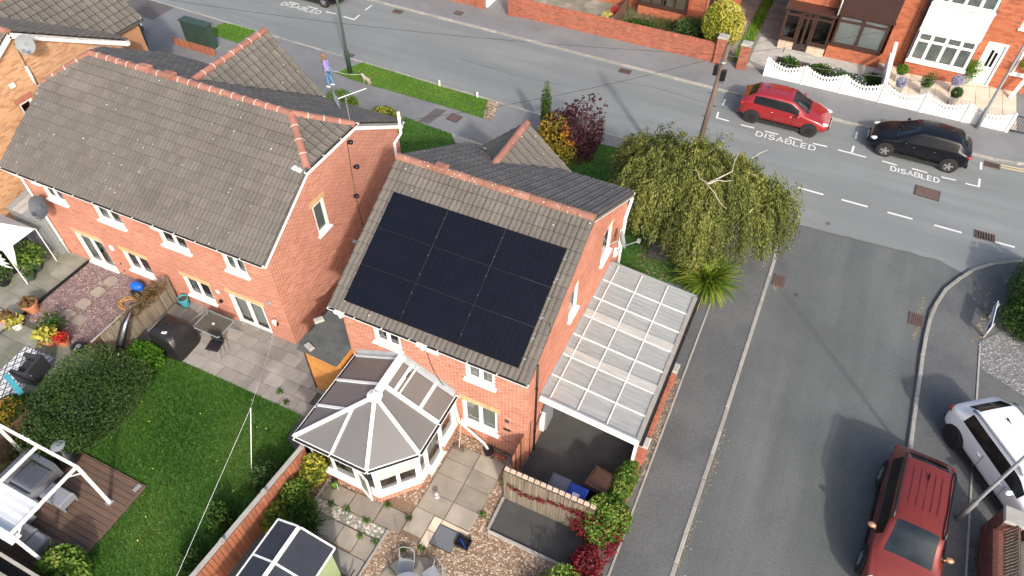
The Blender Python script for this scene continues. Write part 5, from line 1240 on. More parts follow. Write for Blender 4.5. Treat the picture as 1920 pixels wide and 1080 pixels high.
brick_wall('garden_wall', 'short red brick wall stub left of the tarmac opening', 'wall', (-24, 34.66), (-18.5, 34.66), .95, cop='coping_red')
def pier(label, x, y, w=.45, h=1.45, cap='concrete', group='brick gate piers', brick='brick_old', capw=.06):
    t = thing('gate_pier', label, 'pier', (x, y, .06), group=group)
    for O, U_ in (((x-w/2, y-w/2, 0), (1, 0, 0)), ((x+w/2, y-w/2, 0), (0, 1, 0)), ((x+w/2, y+w/2, 0), (-1, 0, 0)), ((x-w/2, y+w/2, 0), (0, -1, 0))): wall(t, Fr(O, U_), w, .06, lambda u: h, brick=brick, mortar='mortar_dark', name='shaft_face')
    mb = MB(); mb.cbox((x, y, h+.04), (w+capw, w+capw, .09), bev=.03); mb.build('cap', cap, t); return t
pier('brick gate pier at the end of the long wall under the yellow bush', -4.62, 34.62); pier('brick gate pier beside the white picket wall', -3.42, 34.62, h=1.35)
pier('brick pier at the left end of the long wall', -16.3, 34.62, h=1.2); pier('brick pier at the tarmac opening with white render behind', -18.3, 34.66, h=1.2)
mb = MB(); mb.box(-18.15, 34.75, .05, -17.95, 36.5, 1.3); tag(mb.build('rendered_wall', 'render_white'), 'white rendered garden wall running back from the brick pier', 'wall')
# yards
def slabs(parent, poly, z, sx, sy, mat, gap=.012, th=.045, jit=.004, org=None, stagger=False, rot=0, maxn=300):
    xs = [p[0] for p in poly]; ys = [p[1] for p in poly]; x0, y0 = org or (min(xs), min(ys)); proto = None; n = 0
    i0 = math.floor((min(xs)-x0)/sx)-1
    for j in range(int((max(ys)-y0)/sy)+2):
        for i in range(i0, int((max(xs)-x0)/sx)+2):
            cx, cy = x0+(i+.5+(.5 if stagger and j % 2 else 0))*sx, y0+(j+.5)*sy
            if not pip(np.array([[cx, cy]]), poly)[0]: continue
            if n >= maxn: return
            if proto is None: mb = MB(); mb.cbox((0, 0, -th/2), (sx-gap, sy-gap, th), bev=.006); proto = mb.build('paving_slab', mat, parent, local=True); o = proto
            else: o = link('paving_slab', proto.data, parent)
            w = woff(parent); o.location = (cx-w.x, cy-w.y, z-w.z+random.uniform(-jit, jit)); o.rotation_euler = (random.uniform(-.004, .004), random.uniform(-.004, .004), random.uniform(-.006, .006)+rot); n += 1
yard = sheet_obj('yard_white_house', [(3.25, 34.5), (9.2, 34.5), (9.2, 38.2), (3.25, 38.2)], .082, 'joint'); slabs(yard, [(3.3, 34.6), (9.15, 34.6), (9.15, 38.1), (3.3, 38.1)], .105, .6, .6, 'slab_beige')
yard2 = sheet_obj('flower_bed', [(-1.9, 34.5), (3.2, 34.5), (3.2, 36.5), (-1.9, 36.5)], .10, 'soil'); yard2b = sheet_obj('house_path', [(-3.2, 34.9), (-1.95, 34.9), (-1.95, 36.55), (3.2, 36.55), (3.2, 38.2), (-3.2, 38.2)], .09, 'concrete')
yard1 = sheet_obj('rough_garden', [(-10.65, 34.75), (-5.2, 34.75), (-5.2, 38.2), (-10.65, 38.2)], .09, 'soil_grass')
yard0 = sheet_obj('flagstone_yard', [(-16, 34.75), (-10.7, 34.75), (-10.7, 38.2), (-16, 38.2)], .082, 'joint'); slabs(yard0, [(-16, 34.8), (-10.75, 34.8), (-10.75, 38.2), (-16, 38.2)], .105, .9, .6, 'slab_moss', stagger=True)
alley = sheet_obj('alley', [(-3.35, 34.7), (-2.3, 34.7), (-2.3, 60), (-3.35, 60)], .085, 'slab_moss')
garden_path = sheet_obj('garden_path', [(-5.0, 34.8), (-4.1, 34.8), (-4.1, 46), (-5.0, 46)], .09, 'slab_tan')
# ------------------------------------------------------------------ white scalloped concrete fence
fx = [-2.2, -.36, 1.48, 3.31, 5.15, 7.0, 8.86]; fy = 34.40
wf = thing('white_fence', 'white painted concrete fence with scalloped picket tops along the pavement', 'fence', (3.3, fy, .06))
for i, x in enumerate(fx): mb = MB(); mb.cbox((x, fy, .56), (.12, .14, 1.0), bev=.03); mb.build('post', 'white_masonry', wf)
pan = None
for i in range(6):
    x0, x1 = fx[i]+.06, fx[i+1]-.06; L = x1-x0
    def hh(u): return .68+.30*abs(2*u/L-1)**1.6
    mb = MB(); n = 16
    for k in range(n):
        a, b = L*k/n, L*(k+1)/n; ha, hb = hh(a)-.26, hh(b)-.26
        mb.raw([(a, -.035, 0), (b, -.035, 0), (b, .035, 0), (a, .035, 0), (a, -.035, ha), (b, -.035, hb), (b, .035, hb), (a, .035, ha)], [(4, 5, 6, 7), (0, 1, 5, 4), (2, 3, 7, 6)])
    p = mb.build('fence_panel', 'white_masonry', wf, local=True); p.location = (x0-3.3, 0, 0)
    m = 12
    for k in range(m):
        u = L*(k+.5)/m; h = hh(u); edge = abs(2*u/L-1) > .78; w2 = (L/m*.5 if edge else L/m*.31); mb = MB()
        mb.raw([(u-w2, -.03, h-.30), (u+w2, -.03, h-.30), (u+w2, .03, h-.30), (u-w2, .03, h-.30), (u-w2, -.03, h-.03), (u+w2, -.03, h-.03), (u+w2, .03, h-.03), (u-w2, .03, h-.03), (u, -.03, h+.03), (u, .03, h+.03)],
               [(0, 1, 5, 8, 4), (2, 3, 7, 9, 6), (1, 2, 6, 5), (3, 0, 4, 7), (5, 6, 9, 8), (7, 4, 8, 9)]); mb.build('picket', 'white_masonry', p, local=True)
    mb = MB()
    for k in range(n):
        a, b = L*k/n, L*(k+1)/n; mb.bar((a, 0, hh(a)-.075), (b, 0, hh(b)-.075), .045, .07)
    mb.build('top_rail', 'white_masonry', p, local=True)
dv = thing('dividing_wall', 'white rendered dividing wall between the two front yards', 'wall', (3.25, 36.2, .06)); mb = MB(); mb.prism([(3.18, 34.5), (3.32, 34.5), (3.32, 37.7), (3.18, 37.7)], .05, .95); mb.build('wall', 'render_white', dv)
mb = MB(); mb.bar((3.25, 34.5, 1.02), (3.25, 37.7, 1.5), .16, .12); mb.build('coping', 'render_white', dv)
gate = thing('iron_gate', 'black iron bar gate at the end of the white fence', 'gate', (9.3, fy, .06))
for i in range(9): mb = MB(); mb.tube([(8.98+.1*i, fy, .15), (8.98+.1*i, fy, 1.0)], .009, 6); mb.build('bar', 'black_plastic', gate)
for z in (.2, .92): mb = MB(); mb.box(8.92, fy-.015, z, 9.85, fy+.015, z+.03); mb.build('rail', 'black_plastic', gate)
# low board fence and pots in the flagstone yard
bf = thing('board_fence', 'low brown board fence between the flagstones and the rough garden', 'fence', (-10.68, 36.5, .06))
for i in range(14): mb = MB(); y = 34.8+.24*i; mb.box(-10.70, y, .1, -10.66, y+.23, .85); mb.build('board', 'timber_grey' if i < 2 else 'fence_brown', bf)
# ------------------------------------------------------------------ back garden of the solar house
def solid(name, mb_fn, mat, label, cat, group=None, smooth=False):
    mb = MB(); mb_fn(mb); return tag(mb.build(name, mat, smooth=smooth), label, cat, group)
gbed = [(-9.3, 2.0), (-4.2, 2.0), (-1.25, 5.8), (-1.25, 7.2), (-4.1, 7.25), (-4.1, 9.64), (-9.3, 9.64)]
gravel = sheet_obj('gravel_bed', gbed, .095, 'gravel_base_tan')
patio = struct(link('slab_patio', None))
def slab(par, x0, y0, x1, y1, mat='slab_tan', z=.125):
    mb = MB(); mb.cbox((0, 0, -.025), (abs(x1-x0)-.014, abs(y1-y0)-.014, .05), bev=.006); o = mb.build('paving_slab', mat, par, local=True); o.location = ((x0+x1)/2, (y0+y1)/2, z+random.uniform(-.004, .004)); o.rotation_euler = (random.uniform(-.006, .006), random.uniform(-.006, .006), random.uniform(-.012, .012))
ysl = [9.27, 8.73, 8.19, 7.57, 7.0]
for a, b in zip(ysl[:-1], ysl[1:]): slab(patio, -6.24, b, -5.36, a); slab(patio, -5.35, b, -4.53, a)
for q in ((-8.90, 6.06, -8.02, 6.60), (-8.00, 6.08, -7.13, 6.64), (-7.10, 6.08, -6.30, 6.68), (-6.26, 6.25, -5.66, 7.0)): slab(patio, *q)
for q in ((-5.64, 6.55, -5.38, 6.98), (-5.64, 6.1, -5.38, 6.54)): slab(patio, *q, mat='slab_beige')
slab(patio, -5.37, 6.84, -4.54, 6.98, mat='slab_beige')
for q in ((-8.36, 5.10, -7.78, 5.66), (-7.77, 5.10, -7.20, 5.66), (-7.19, 5.05, -6.66, 5.68)): slab(patio, *q, mat=('slab_grey', 'slab_tan', 'slab_tan')[int((q[0]+8.4)/.6)])
for q in ((-8.9, 5.1, -8.37, 5.66), (-7.6, 4.5, -6.68, 5.04), (-6.75, 3.9, -6.66, 4.4)): slab(patio, *q, mat='slab_grey')
# cobble strip set in cement between the slabs
cob = sheet_obj('cobble_strip', [(-8.92, 5.68), (-6.64, 5.70), (-6.62, 6.06), (-8.92, 6.04)], .112, 'slab_moss')
P = scatter([(-8.9, 5.70), (-6.66, 5.72), (-6.64, 6.05), (-8.9, 6.02)], 260); o = stuff(stones('pebbles', P, .112, .075, 'pebble', cob, flat=.5))
for q in ([(-8.98, 6.62), (-8.94, 5.0)], [(-6.60, 6.05), (-6.62, 3.4)]): mb = MB(); mb.bar((*q[0], .13), (*q[1], .13), .05, .09); tag(mb.build('timber_edging', 'timber_grey'), 'grey timber edging beside the cobble strip' if q[0][0] > -7 else 'thin timber edging by the fence planting', 'edging')
SP = scatter(gbed, 620)
keep = np.array([not ((-6.26 < x < -4.52 and 6.98 < y < 9.28) or (-8.92 < x < -6.64 and y < 6.66) or (-7.1 < x < -5.38 and 6.1 < y < 7.0) or (x < -6.45 and y > 6.75 and not (x > -7.2 and y < 7.5 and (x+7.22)*1.1 > (y-6.72)))) for x, y in SP])
stuff(stones('gravel_stones', SP[keep], .095, .055, 'gravel_tan', gravel, flat=.5))
mt = thing('rubber_mat', 'dark ribbed rubber drain mat lying on the slabs', 'mat', (-5.05, 6.53, .125)); mb = MB(); mb.box(-5.38, 6.21, .125, -4.72, 6.83, .14); mb.build('mat_base', 'black_rubber', mt)
mb = MB()
for i in range(22): x = -5.36+.029*i; mb.box(x, 6.23, .14, x+.015, 6.81, .150)
stuff(mb.build('ribs', 'grey_paint', mt))
tr = thing('plastic_tray', 'black plastic tray holding a blue tool', 'tray', (-4.54, 6.62, .1))
for q in ((-4.74, 6.47, -4.34, 6.49), (-4.74, 6.76, -4.34, 6.78), (-4.74, 6.49, -4.72, 6.76), (-4.36, 6.49, -4.34, 6.76)): mb = MB(); mb.box(q[0], q[1], .11, q[2], q[3], .22); mb.build('side', 'black_plastic', tr)
mb = MB(); mb.box(-4.72, 6.49, .11, -4.36, 6.76, .125); mb.build('base', 'black_plastic', tr)
tl = MB(); tl.tube([(-4.66, 6.70, .15), (-4.55, 6.62, .16), (-4.45, 6.54, .15)], .02, 6); tl.ell((-4.43, 6.53, .15), (.05, .04, .03), 8, 6); tag(tl.build('hand_tool', 'bin_blue'), 'blue hand tool lying in the black tray', 'tool')
c = G(819, 930, .12); gl = MB(); gl.lathe([(.10, 0), (.10, .03), (.07, .05), (.07, .16), (.085, .17), (.03, .21)], (c.x, c.y, .125), 16); tag(gl.build('steel_bollard_light', 'steel', smooth=False), 'small steel garden light standing on the slabs', 'light')
c = G(629, 912, .12); sp = thing('pressure_sprayer', 'green and black pressure sprayer by the conservatory wall', 'sprayer', (c.x, c.y, .12))
mb = MB(); mb.lathe([(.02, 0), (.10, .01), (.10, .22), (.06, .28)], (c.x, c.y, .13), 12); mb.build('tank', 'lf_bright', sp, smooth=True); mb = MB(); mb.lathe([(.05, .26), (.06, .30), (.03, .36)], (c.x, c.y, .13), 10); mb.tube([(c.x-.07, c.y, .52), (c.x+.07, c.y, .52)], .015, 6); mb.tube([(c.x, c.y, .47), (c.x, c.y, .52)], .012, 6); mb.build('pump', 'black_plastic', sp); mb = MB(); mb.tube([(c.x+.06, c.y, .35), (c.x+.14, c.y-.03, .45), (c.x+.15, c.y-.06, .15)], .008, 6); mb.build('hose', 'upvc_matt', sp)
# broom and planter bits at the back wall
br = thing('broom', 'broom leaning on the brick wall by the drainpipe', 'broom', (-6.05, 9.2, .1)); mb = MB(); mb.tube([(-6.02, 9.15, .2), (-6.12, 9.58, 1.15)], .014, 6); mb.build('handle', 'stone_cream', br); mb = MB(); mb.cbox((-6.02, 9.12, .16), (.34, .09, .10)); mb.build('head', 'bark', br)
c = G(906, 832, .12); dg = thing('drain_hopper', 'black drain hopper with clutter under the white waste pipe', 'drain', (-5.15, 9.42, .1)); mb = MB(); mb.lathe([(.13, 0), (.14, .10), (.16, .12), (.12, .12)], (-5.15, 9.42, .1), 12); mb.build('gully', 'black_plastic', dg)
for i in range(6): mb = MB(); mb.cbox((-5.05+.08*i, 9.38+.05*(i % 2), .16), (.10, .06, .07+.03*(i % 3)), rz=i); mb.build('broken_brick', 'brick_old', dg)
P = scatter([(-5.0, 9.35), (-4.2, 9.3), (-4.15, 9.62), (-5.0, 9.62)], 350); stuff(stones('grey_gravel', P, .10, .07, 'gravel_grey', gravel, flat=.5))
# small gate of brown boards at the house corner
bg_ = thing('board_gate', 'brown board gate standing open against the house corner', 'gate', (-4.35, 9.2, .1))
for i in range(7): mb = MB(); a = Vector((-4.62+.085*i, 9.52-.11*i*0-.0, 0)); x = -4.10; y = 9.60-.11*i; mb.box(x, y-.1, .12, x+.03, y, 1.62+.05*math.sin(i/6*math.pi)); mb.build('board', 'fence_brown' if i % 3 == 2 else 'fence_orange', bg_)
# round bistro table with two folding chairs
tb = thing('bistro_table', 'round dark metal bistro table on the gravel', 'table', (-5.1, 4.72, .1)); mb = MB(); mb.lathe([(.42, 0), (.44, .012), (.44, .03), (.40, .03)], (-5.1, 4.72, .80), 28); mb.build('table_top', 'grey_paint', tb)
for i in range(3): a = i*2.1+.4; mb = MB(); mb.tube([(-5.1+.12*math.cos(a), 4.72+.12*math.sin(a), .8), (-5.1+.05*math.cos(a), 4.72+.05*math.sin(a), .45), (-5.1+.36*math.cos(a), 4.72+.36*math.sin(a), .1)], .014, 6); mb.build('leg', 'black_plastic', tb)
def fold_chair(x, y, rz, label):
    t = thing('folding_chair', label, 'chair', (x, y, .1), rz, 'bistro chairs at the round table')
    mb = MB(); mb.cbox((0, 0, .45), (.42, .40, .03), bev=.01); mb.build('seat', 'grey_metal', t, local=True)
    for s in (-1, 1):
        mb = MB(); mb.tube([(.2*s, -.25, 0), (.2*s, .18, .5), (.2*s, .27, .9)], .013, 6); mb.build('leg', 'grey_metal', t, local=True); mb = MB(); mb.tube([(.19*s, .28, 0), (.19*s, -.18, .45)], .013, 6); mb.build('leg', 'grey_metal', t, local=True)
    mb = MB(); mb.tube([(-.2, .27, .9), (-.1, .30, .96), (.1, .30, .96), (.2, .27, .9)], .014, 6); mb.build('back_rail', 'grey_metal', t, local=True)
    for k in range(3):
        mb = MB(); mb.tube([(-.19+.13*k, .2, .55), (-.06+.13*k, .26, .88)], .008, 5); mb.build('back_rod', 'black_plastic', t, local=True); mb = MB(); mb.tube([(-.06+.13*k, .2, .55), (-.19+.13*k, .26, .88)], .008, 5); mb.build('back_rod', 'black_plastic', t, local=True)
fold_chair(-5.52, 5.28, .25, 'grey folding metal chair beside the timber edging'); fold_chair(-4.78, 5.36, -.55, 'grey folding metal chair near the rubber mat')
c = sheet_obj('stone_circle', [(-5.1+1.05*math.cos(t), 4.9+.95*math.sin(t)) for t in np.linspace(0, 6.283, 25)[:-1]], .112, 'slab_moss')
for i in range(9):
    a0, a1 = i*2*math.pi/9+.02, (i+1)*2*math.pi/9-.02; mb = MB(); mb.prism([(-5.1+r*math.cos(a), 4.9+r*math.sin(a)*.92) for r, a in ((.35, a0), (1.0, a0), (1.04, (a0+a1)/2), (1.0, a1), (.35, a1))], .11, .128); mb.build('paving_slab', 'slab_tan', c)
wc = thing('watering_can', 'black watering can on the dark slab by the green shed', 'watering can', (-6.85, 4.42, .12)); mb = MB(); mb.lathe([(.10, 0), (.11, .02), (.09, .24), (.05, .25)], (-6.85, 4.35, .13), 12); mb.build('body', 'black_plastic', wc, smooth=True); mb = MB(); mb.tube([(-6.80, 4.42, .22), (-6.76, 4.55, .30), (-6.72, 4.66, .42)], [.03, .02, .02], 8); mb.tube([(-6.87, 4.28, .36), (-6.82, 4.4, .46), (-6.82, 4.45, .36)], .012, 6); mb.build('spout', 'black_plastic', wc)
# ------------------------------------------------------------------ driveway, bins, reed screen and low wall
drive = sheet_obj('driveway', [(-4.02, 8.4), (-1.2, 8.4), (-1.2, 16.4), (-4.02, 16.4)], .082, 'asphalt_dark'); sheet_obj('dark_slab_bed', [(-4.05, 7.28), (-1.3, 7.28), (-1.3, 8.32), (-4.05, 8.32)], .10, 'asphalt_dark')
sheet_obj('drive_entrance', [(-4.02, 16.3), (-.7, 16.3), (-.66, 18.2), (-4.02, 18.0)], .080, 'asphalt_path')
rs_ = thing('reed_screen', 'pale brushwood screen fence at the end of the driveway', 'fence', (-2.8, 8.36, .08)); mb = MB()
for i in range(420):
    x = -4.12+2.62*i/420; h = 1.66+random.uniform(-.05, .03); mb.bar((x, 8.33+random.uniform(-.012, .012), .1), (x+random.uniform(-.03, .03), 8.33+random.uniform(-.012, .012), h), .009, .009, r=random.random())
stuff(mb.build('reeds', 'reed', rs_)); mb = MB(); mb.box(-4.12, 8.35, .1, -1.5, 8.37, 1.6); mb.build('backing', 'fence_brown', rs_)
for i in range(15): x = -4.05+.178*i; mb = MB(); mb.cbox((x, 8.42, 1.66), (.15, .10, .07)); mb.build('top_block', 'stone_cream', rs_)
for i in range(15): x = -3.96+.178*i; mb = MB(); mb.box(x-.008, 8.43, .3, x+.008, 8.445, 1.80); mb.build('iron_bar', 'black_plastic', rs_)
for q, l in (([(-4.10, 7.25), (-4.12, 8.3)], 'pale timber edging at the side of the dark slab bed'), ([(-4.08, 7.22), (-1.3, 7.22)], 'long pale timber edging along the dark slab bed')): mb = MB(); mb.bar((*q[0], .13), (*q[1], .13), .07, .10); tag(mb.build('timber_edging', 'timber_grey'), l, 'edging')
brick_wall('driveway_wall', 'low red brick wall between the driveway and the side road pavement', 'wall', (-1.02, 14.0), (-1.02, 8.2), .85, th=.24, cop='coping_red')
for y, l in ((14.2, 'stone capped pier at the end of the driveway wall by the carport'), (11.25, 'flat stone cap pier in the middle of the driveway wall')): pier(l, -1.02, y, w=.34, h=.95, group='driveway wall piers', capw=.04)
dp = sheet_obj('edging_strip', [(-.70, 18.2), (-.64, 18.2), (-.60, 7.5), (-.66, 7.5)], .10, 'concrete')
P = scatter([(-.88, 10.5), (-.68, 10.5), (-.68, 14.6), (-.88, 14.6)], 330); stuff(stones('leaf_litter', P, .078, .07, 'leaf_litter', pave_w, flat=.15))
def bin_(x, y, rz, mat, label, w=.50, d=.56, h=1.0):
    t = thing('wheelie_bin', label, 'bin', (x, y, .085), rz, 'wheelie bins behind the reed screen'); mb = MB(); a = .82
    mb.raw([(-w/2*a, -d/2*a, .06), (w/2*a, -d/2*a, .06), (w/2*a, d/2*a, .06), (-w/2*a, d/2*a, .06), (-w/2, -d/2, h-.1), (w/2, -d/2, h-.1), (w/2, d/2, h-.1), (-w/2, d/2, h-.1)], [(0, 3, 2, 1), (0, 1, 5, 4), (1, 2, 6, 5), (2, 3, 7, 6), (3, 0, 4, 7)]); mb.build('body', mat, t, local=True)
    mb = MB(); mb.cbox((0, -.02, h-.07), (w+.05, d+.05, .07), bev=.03); mb.cbox((0, -.02, h-.02), (w-.10, d-.12, .03), bev=.015); mb.build('lid', mat, t, local=True)
    mb = MB(); mb.tube([(-w/2+.03, d/2+.05, h-.1), (w/2-.03, d/2+.05, h-.1)], .018, 8); mb.build('handle', 'black_plastic', t, local=True)
    for s in (-1, 1): mb = MB(); mb.lathe([(.04, -.03), (.10, -.03), (.10, .03), (.04, .03)], (s*(w/2-.02), d/2-.02, .10), 14, axis='x'); mb.build('wheel', 'black_rubber', t, local=True)
    return t
bin_(-2.72, 8.88, math.pi, 'bin_grey', 'grey lidded wheelie bin beside the blue bin'); b = bin_(-2.17, 8.82, math.pi, 'bin_blue', 'bright blue wheelie bin with a white label on its lid')
mb = MB(); mb.cbox((0, .02, .998), (.20, .13, .006)); mb.build('lid_label', 'sign_white', b, local=True)
bin_(-1.72, 9.52, math.pi-.15, 'bin_brown', 'brown wheelie bin by the driveway wall', w=.60, d=.62, h=1.05); bin_(-1.72, 8.62, math.pi-.3, 'bin_green', 'small pale green caddy bin next to the blue bin', w=.30, d=.30, h=.75)
# ------------------------------------------------------------------ lawn and patio of the semi
lawnp = [(-16.5, 8.05), (-11.05, 8.1), (-10.95, 7.2), (-10.3, 6.9), (-10.35, 1.0), (-13.6, 1.0), (-13.6, 4.15), (-16.6, 4.15), (-17.6, 6.5)]
lawn = sheet_obj('back_lawn', lawnp, .09, 'soil_grass')
P = scatter(lawnp, 1500); gv = np.clip(.5+.42*np.sin(P[:, 0]*1.3+P[:, 1]*.7)*np.cos(P[:, 1]*1.1-.4)+rng.normal(0, .2, len(P)), 0, 1); stuff(blades('grass_blades', P, .09, .055, .011, 'grass', lawn, lean=1.2, rnd=gv))
pt2 = sheet_obj('back_patio', [(-17.6, 7.95), (-11.0, 8.05), (-11.0, 10.2), (-17.6, 10.15)], .085, 'joint'); slabs(pt2, [(-17.6, 8.0), (-11.0, 8.1), (-11.0, 10.2), (-12.9, 10.2), (-17.6, 10.2)], .105, .62, .46, 'slab_grey', stagger=True, org=(-17.6, 8.06))
deck = thing('deck', 'brown timber garden deck in the corner of the lawn', 'deck', (-15.3, 2.6, .02)); nb = 19
for i in range(nb): y0 = .95+3.16*i/nb; mb = MB(); mb.box(-17.0, y0, .10, -13.66, y0+3.16/nb-.012, .15); mb.build('deck_board', 'deck', deck)
mb = MB(); mb.box(-13.655, .93, .05, -13.62, 4.12, .155); mb.build('edge_board', 'deck', deck); mb = MB(); mb.box(-17.0, 4.115, .05, -13.62, 4.15, .152); mb.build('edge_board', 'deck', deck)
for (x, y), l in (((257, 915), 'small solar light at the front corner of the deck'), ((147, 1040), 'small solar light half hidden by the bush at the deck edge')):
    c = G(x, y, .16); t = thing('solar_light', l, 'light', (c.x, c.y, .152), group='solar lights on the deck'); mb = MB(); mb.cbox((c.x, c.y, .17), (.11, .24, .035), rz=-.1); mb.build('case', 'grey_metal', t); mb = MB(); mb.cbox((c.x, c.y, .19), (.09, .2, .006), rz=-.1); mb.build('panel', 'rattan_grey', t)
gz = thing('gazebo', 'white metal gazebo frame with furled white canopy over the deck', 'gazebo', (-15.6, 2.3, .15)); gh = 2.2
gx = (-17.45, -14.18); gyy = (1.28, 3.32)
for x in gx:
    for y in gyy: mb = MB(); mb.box(x-.04, y-.04, .15, x+.04, y+.04, gh); mb.build('post', 'upvc_matt', gz); mb = MB(); mb.box(x-.09, y-.09, .15, x+.09, y+.09, .17); mb.build('foot_plate', 'grey_metal', gz)
for y in gyy: mb = MB(); mb.box(gx[0]-.04, y-.035, gh, gx[1]+.04, y+.035, gh+.07); mb.build('beam', 'upvc_matt', gz)
for x in (gx[0], -15.62, gx[1]): mb = MB(); mb.box(x-.035, gyy[0]+.036, gh+.003, x+.035, gyy[1]-.036, gh+.066); mb.build('beam', 'upvc_matt', gz)
for x, y, sy_ in ((gx[1], gyy[1], -1), (gx[1], gyy[0], 1)): mb = MB(); mb.bar((x, y, gh-.3), (x, y+sy_*.3, gh), .03, .03); mb.build('brace', 'upvc_matt', gz)
mb = MB(); n = 8
for i in range(n):
    y = 1.33+.85*i/n; y2 = 1.33+.85*(i+1)/n; za, zb = gh-.12-.02*(i % 2), gh-.12-.02*((i+1) % 2)
    mb.raw([(-17.4, y, za+.05), (-14.24, y, za), (-14.24, y2, zb), (-17.4, y2, zb+.05)], [(0, 1, 2, 3)])
for k in range(14): x = -17.3+.2*k; mb.raw([(x, 2.18, gh-.12), (x+.1, 2.26, gh-.3), (x+.2, 2.18, gh-.12), (x+.1, 2.2, gh-.5)], [(0, 1, 2), (0, 3, 1), (1, 3, 2)])
mb.build('canopy', 'fabric_white', gz)
mb = MB(); mb.cbox((-15.7, 1.28, gh-.16), (3.1, .28, .22), bev=.09); mb.build('canopy_roll', 'fabric_white', gz)
sf = thing('garden_sofa', 'grey rattan corner sofa under the gazebo', 'sofa', (-16.4, 2.5, .15)); Z = .15
for q, nme in (((-16.9, 1.7, -16.05, 3.25, .10, .40), 'base'), ((-17.05, 1.7, -16.9, 3.4, .10, .75), 'backrest'), ((-16.9, 3.25, -16.0, 3.4, .10, .68), 'armrest')): mb = MB(); mb.box(q[0], q[1], Z+q[4], q[2], q[3], Z+q[5]); mb.build(nme, 'rattan_grey', sf)
for y in (1.72, 2.5): mb = MB(); mb.cbox((-16.47, y+.37, Z+.44), (.80, .72, .09), bev=.03); mb.build('seat_cushion', 'cushion_grey', sf)
for x, y in ((-16.1, 1.75), (-16.1, 3.3), (-17.0, 1.75), (-17.0, 3.3)): mb = MB(); mb.box(x-.03, y-.03, Z, x+.03, y+.03, Z+.12); mb.build('leg', 'grey_metal', sf)
def low_table(name, label, cat, x, y, w, d, h, mat, rz=0, group=None):
    t = thing(name, label, cat, (x, y, Z), rz, group); mb = MB(); mb.cbox((0, 0, h-.13), (w, d, .26), bev=.03); mb.build('top', mat, t, local=True)
    for sx_ in (-1, 1):
        for sy_ in (-1, 1): mb = MB(); mb.cbox((sx_*(w/2-.04), sy_*(d/2-.04), (h-.26)/2), (.05, .05, h-.26)); mb.build('leg', 'grey_metal', t, local=True)
    return t
low_table('coffee_table', 'grey rattan coffee table on the deck beside the sofa', 'table', -15.42, 2.78, .80, .48, .42, 'rattan_grey'); low_table('footstool', 'dark grey footstool against the sofa end', 'stool', -15.3, 1.62, .42, .46, .40, 'cushion_grey', group='footstools on the deck'); low_table('footstool', 'dark grey footstool nearer the deck edge', 'stool', -14.82, 1.60, .46, .46, .40, 'cushion_grey', group='footstools on the deck')
mb = MB(); mb.box(-15.75, 1.45, .3, -15.55, 2.1, .72); tag(mb.build('side_cushion', 'cushion_grey'), 'dark grey bolster cushion beside the footstools', 'cushion')
fp_ = thing('chiminea', 'black garden stove under the shrub by the deck', 'stove', (-16.2, 3.85, .15)); mb = MB(); mb.lathe([(.10, 0), (.28, .1), (.32, .3), (.22, .5), (.08, .6), (.07, .85)], (-16.2, 3.8, .15), 14); mb.build('body', 'black_plastic', fp_, smooth=True); mb = MB(); mb.lathe([(.18, 0), (.2, .03), (.05, .05)], (-16.2, 3.8, 1.0), 12); mb.build('lid', 'grey_metal', fp_)
# end fence at the bottom left
ef = thing('end_fence', 'brown panel fence with pale concrete rail at the garden end', 'fence', (-15, .95, .05)); 
for i in range(18): x = -18.2+.3*i; mb = MB(); mb.box(x, .88, .1, x+.29, .91, 1.15); mb.build('board', 'fence_brown', ef)
mb = MB(); mb.box(-18.2, .86, 1.15, -12.8, .94, 1.22); mb.build('rail', 'concrete', ef); mb = MB(); mb.box(-18.2, .2, .05, -12.8, .6, .95); mb.build('outer_wall', 'slab_moss', ef)
lf = thing('side_fence', 'dark red brown fence beside the sofa', 'fence', (-17.6, 2.4, .05))
for i in range(13): y = 1.0+.25*i; mb = MB(); mb.box(-17.75, y, .1, -17.72, y+.24, 1.3); mb.build('board', 'fence_brown', lf)
# orange board fence between the two gardens, seen from above, with concrete gravel rail
of = thing('garden_fence', 'orange brown board fence with grey concrete posts between lawn and gravel garden', 'fence', (-9.85, 4.8, .05)); fa, fb_ = Vector((-9.95, 1.6, 0)), Vector((-9.62, 6.95, 0)); n = 42
for i in range(n):
    p = fa.lerp(fb_, (i+.5)/n); mb = MB(); mb.cbox((p.x+.05, p.y, .72), (.028, .112, 1.2), rz=-.06+.05*(i % 2)); mb.build('board', 'fence_orange', of)
mb = MB(); mb.bar(fa+Vector((-.07, 0, 1.28)), fb_+Vector((-.07, 0, 1.28)), .13, .09); mb.build('top_rail', 'timber_grey', of)
for i in range(4): p = fa.lerp(fb_, .08+.29*i); mb = MB(); mb.cbox((p.x-.03, p.y, .72), (.11, .11, 1.42)); mb.build('post', 'concrete', of)
# clothes line
cl = thing('clothes_line', 'white washing line on a thin pole above the lawn', 'clothes line', (-11.22, 5.87, .09)); mb = MB(); ptop = G(470, 765, 2.2); mb.tube([(-11.22, 5.87, .09), ptop], .013, 8); mb.build('pole', 'upvc_matt', cl)
e0 = F1.p(*FP(F1, 520, 612), .05); mb = MB(); mb.tube([e0, ptop, G(336, 1070, 1.5), G(322, 1100, 1.45)], .005, 5); mb.build('line', 'upvc_matt', cl)
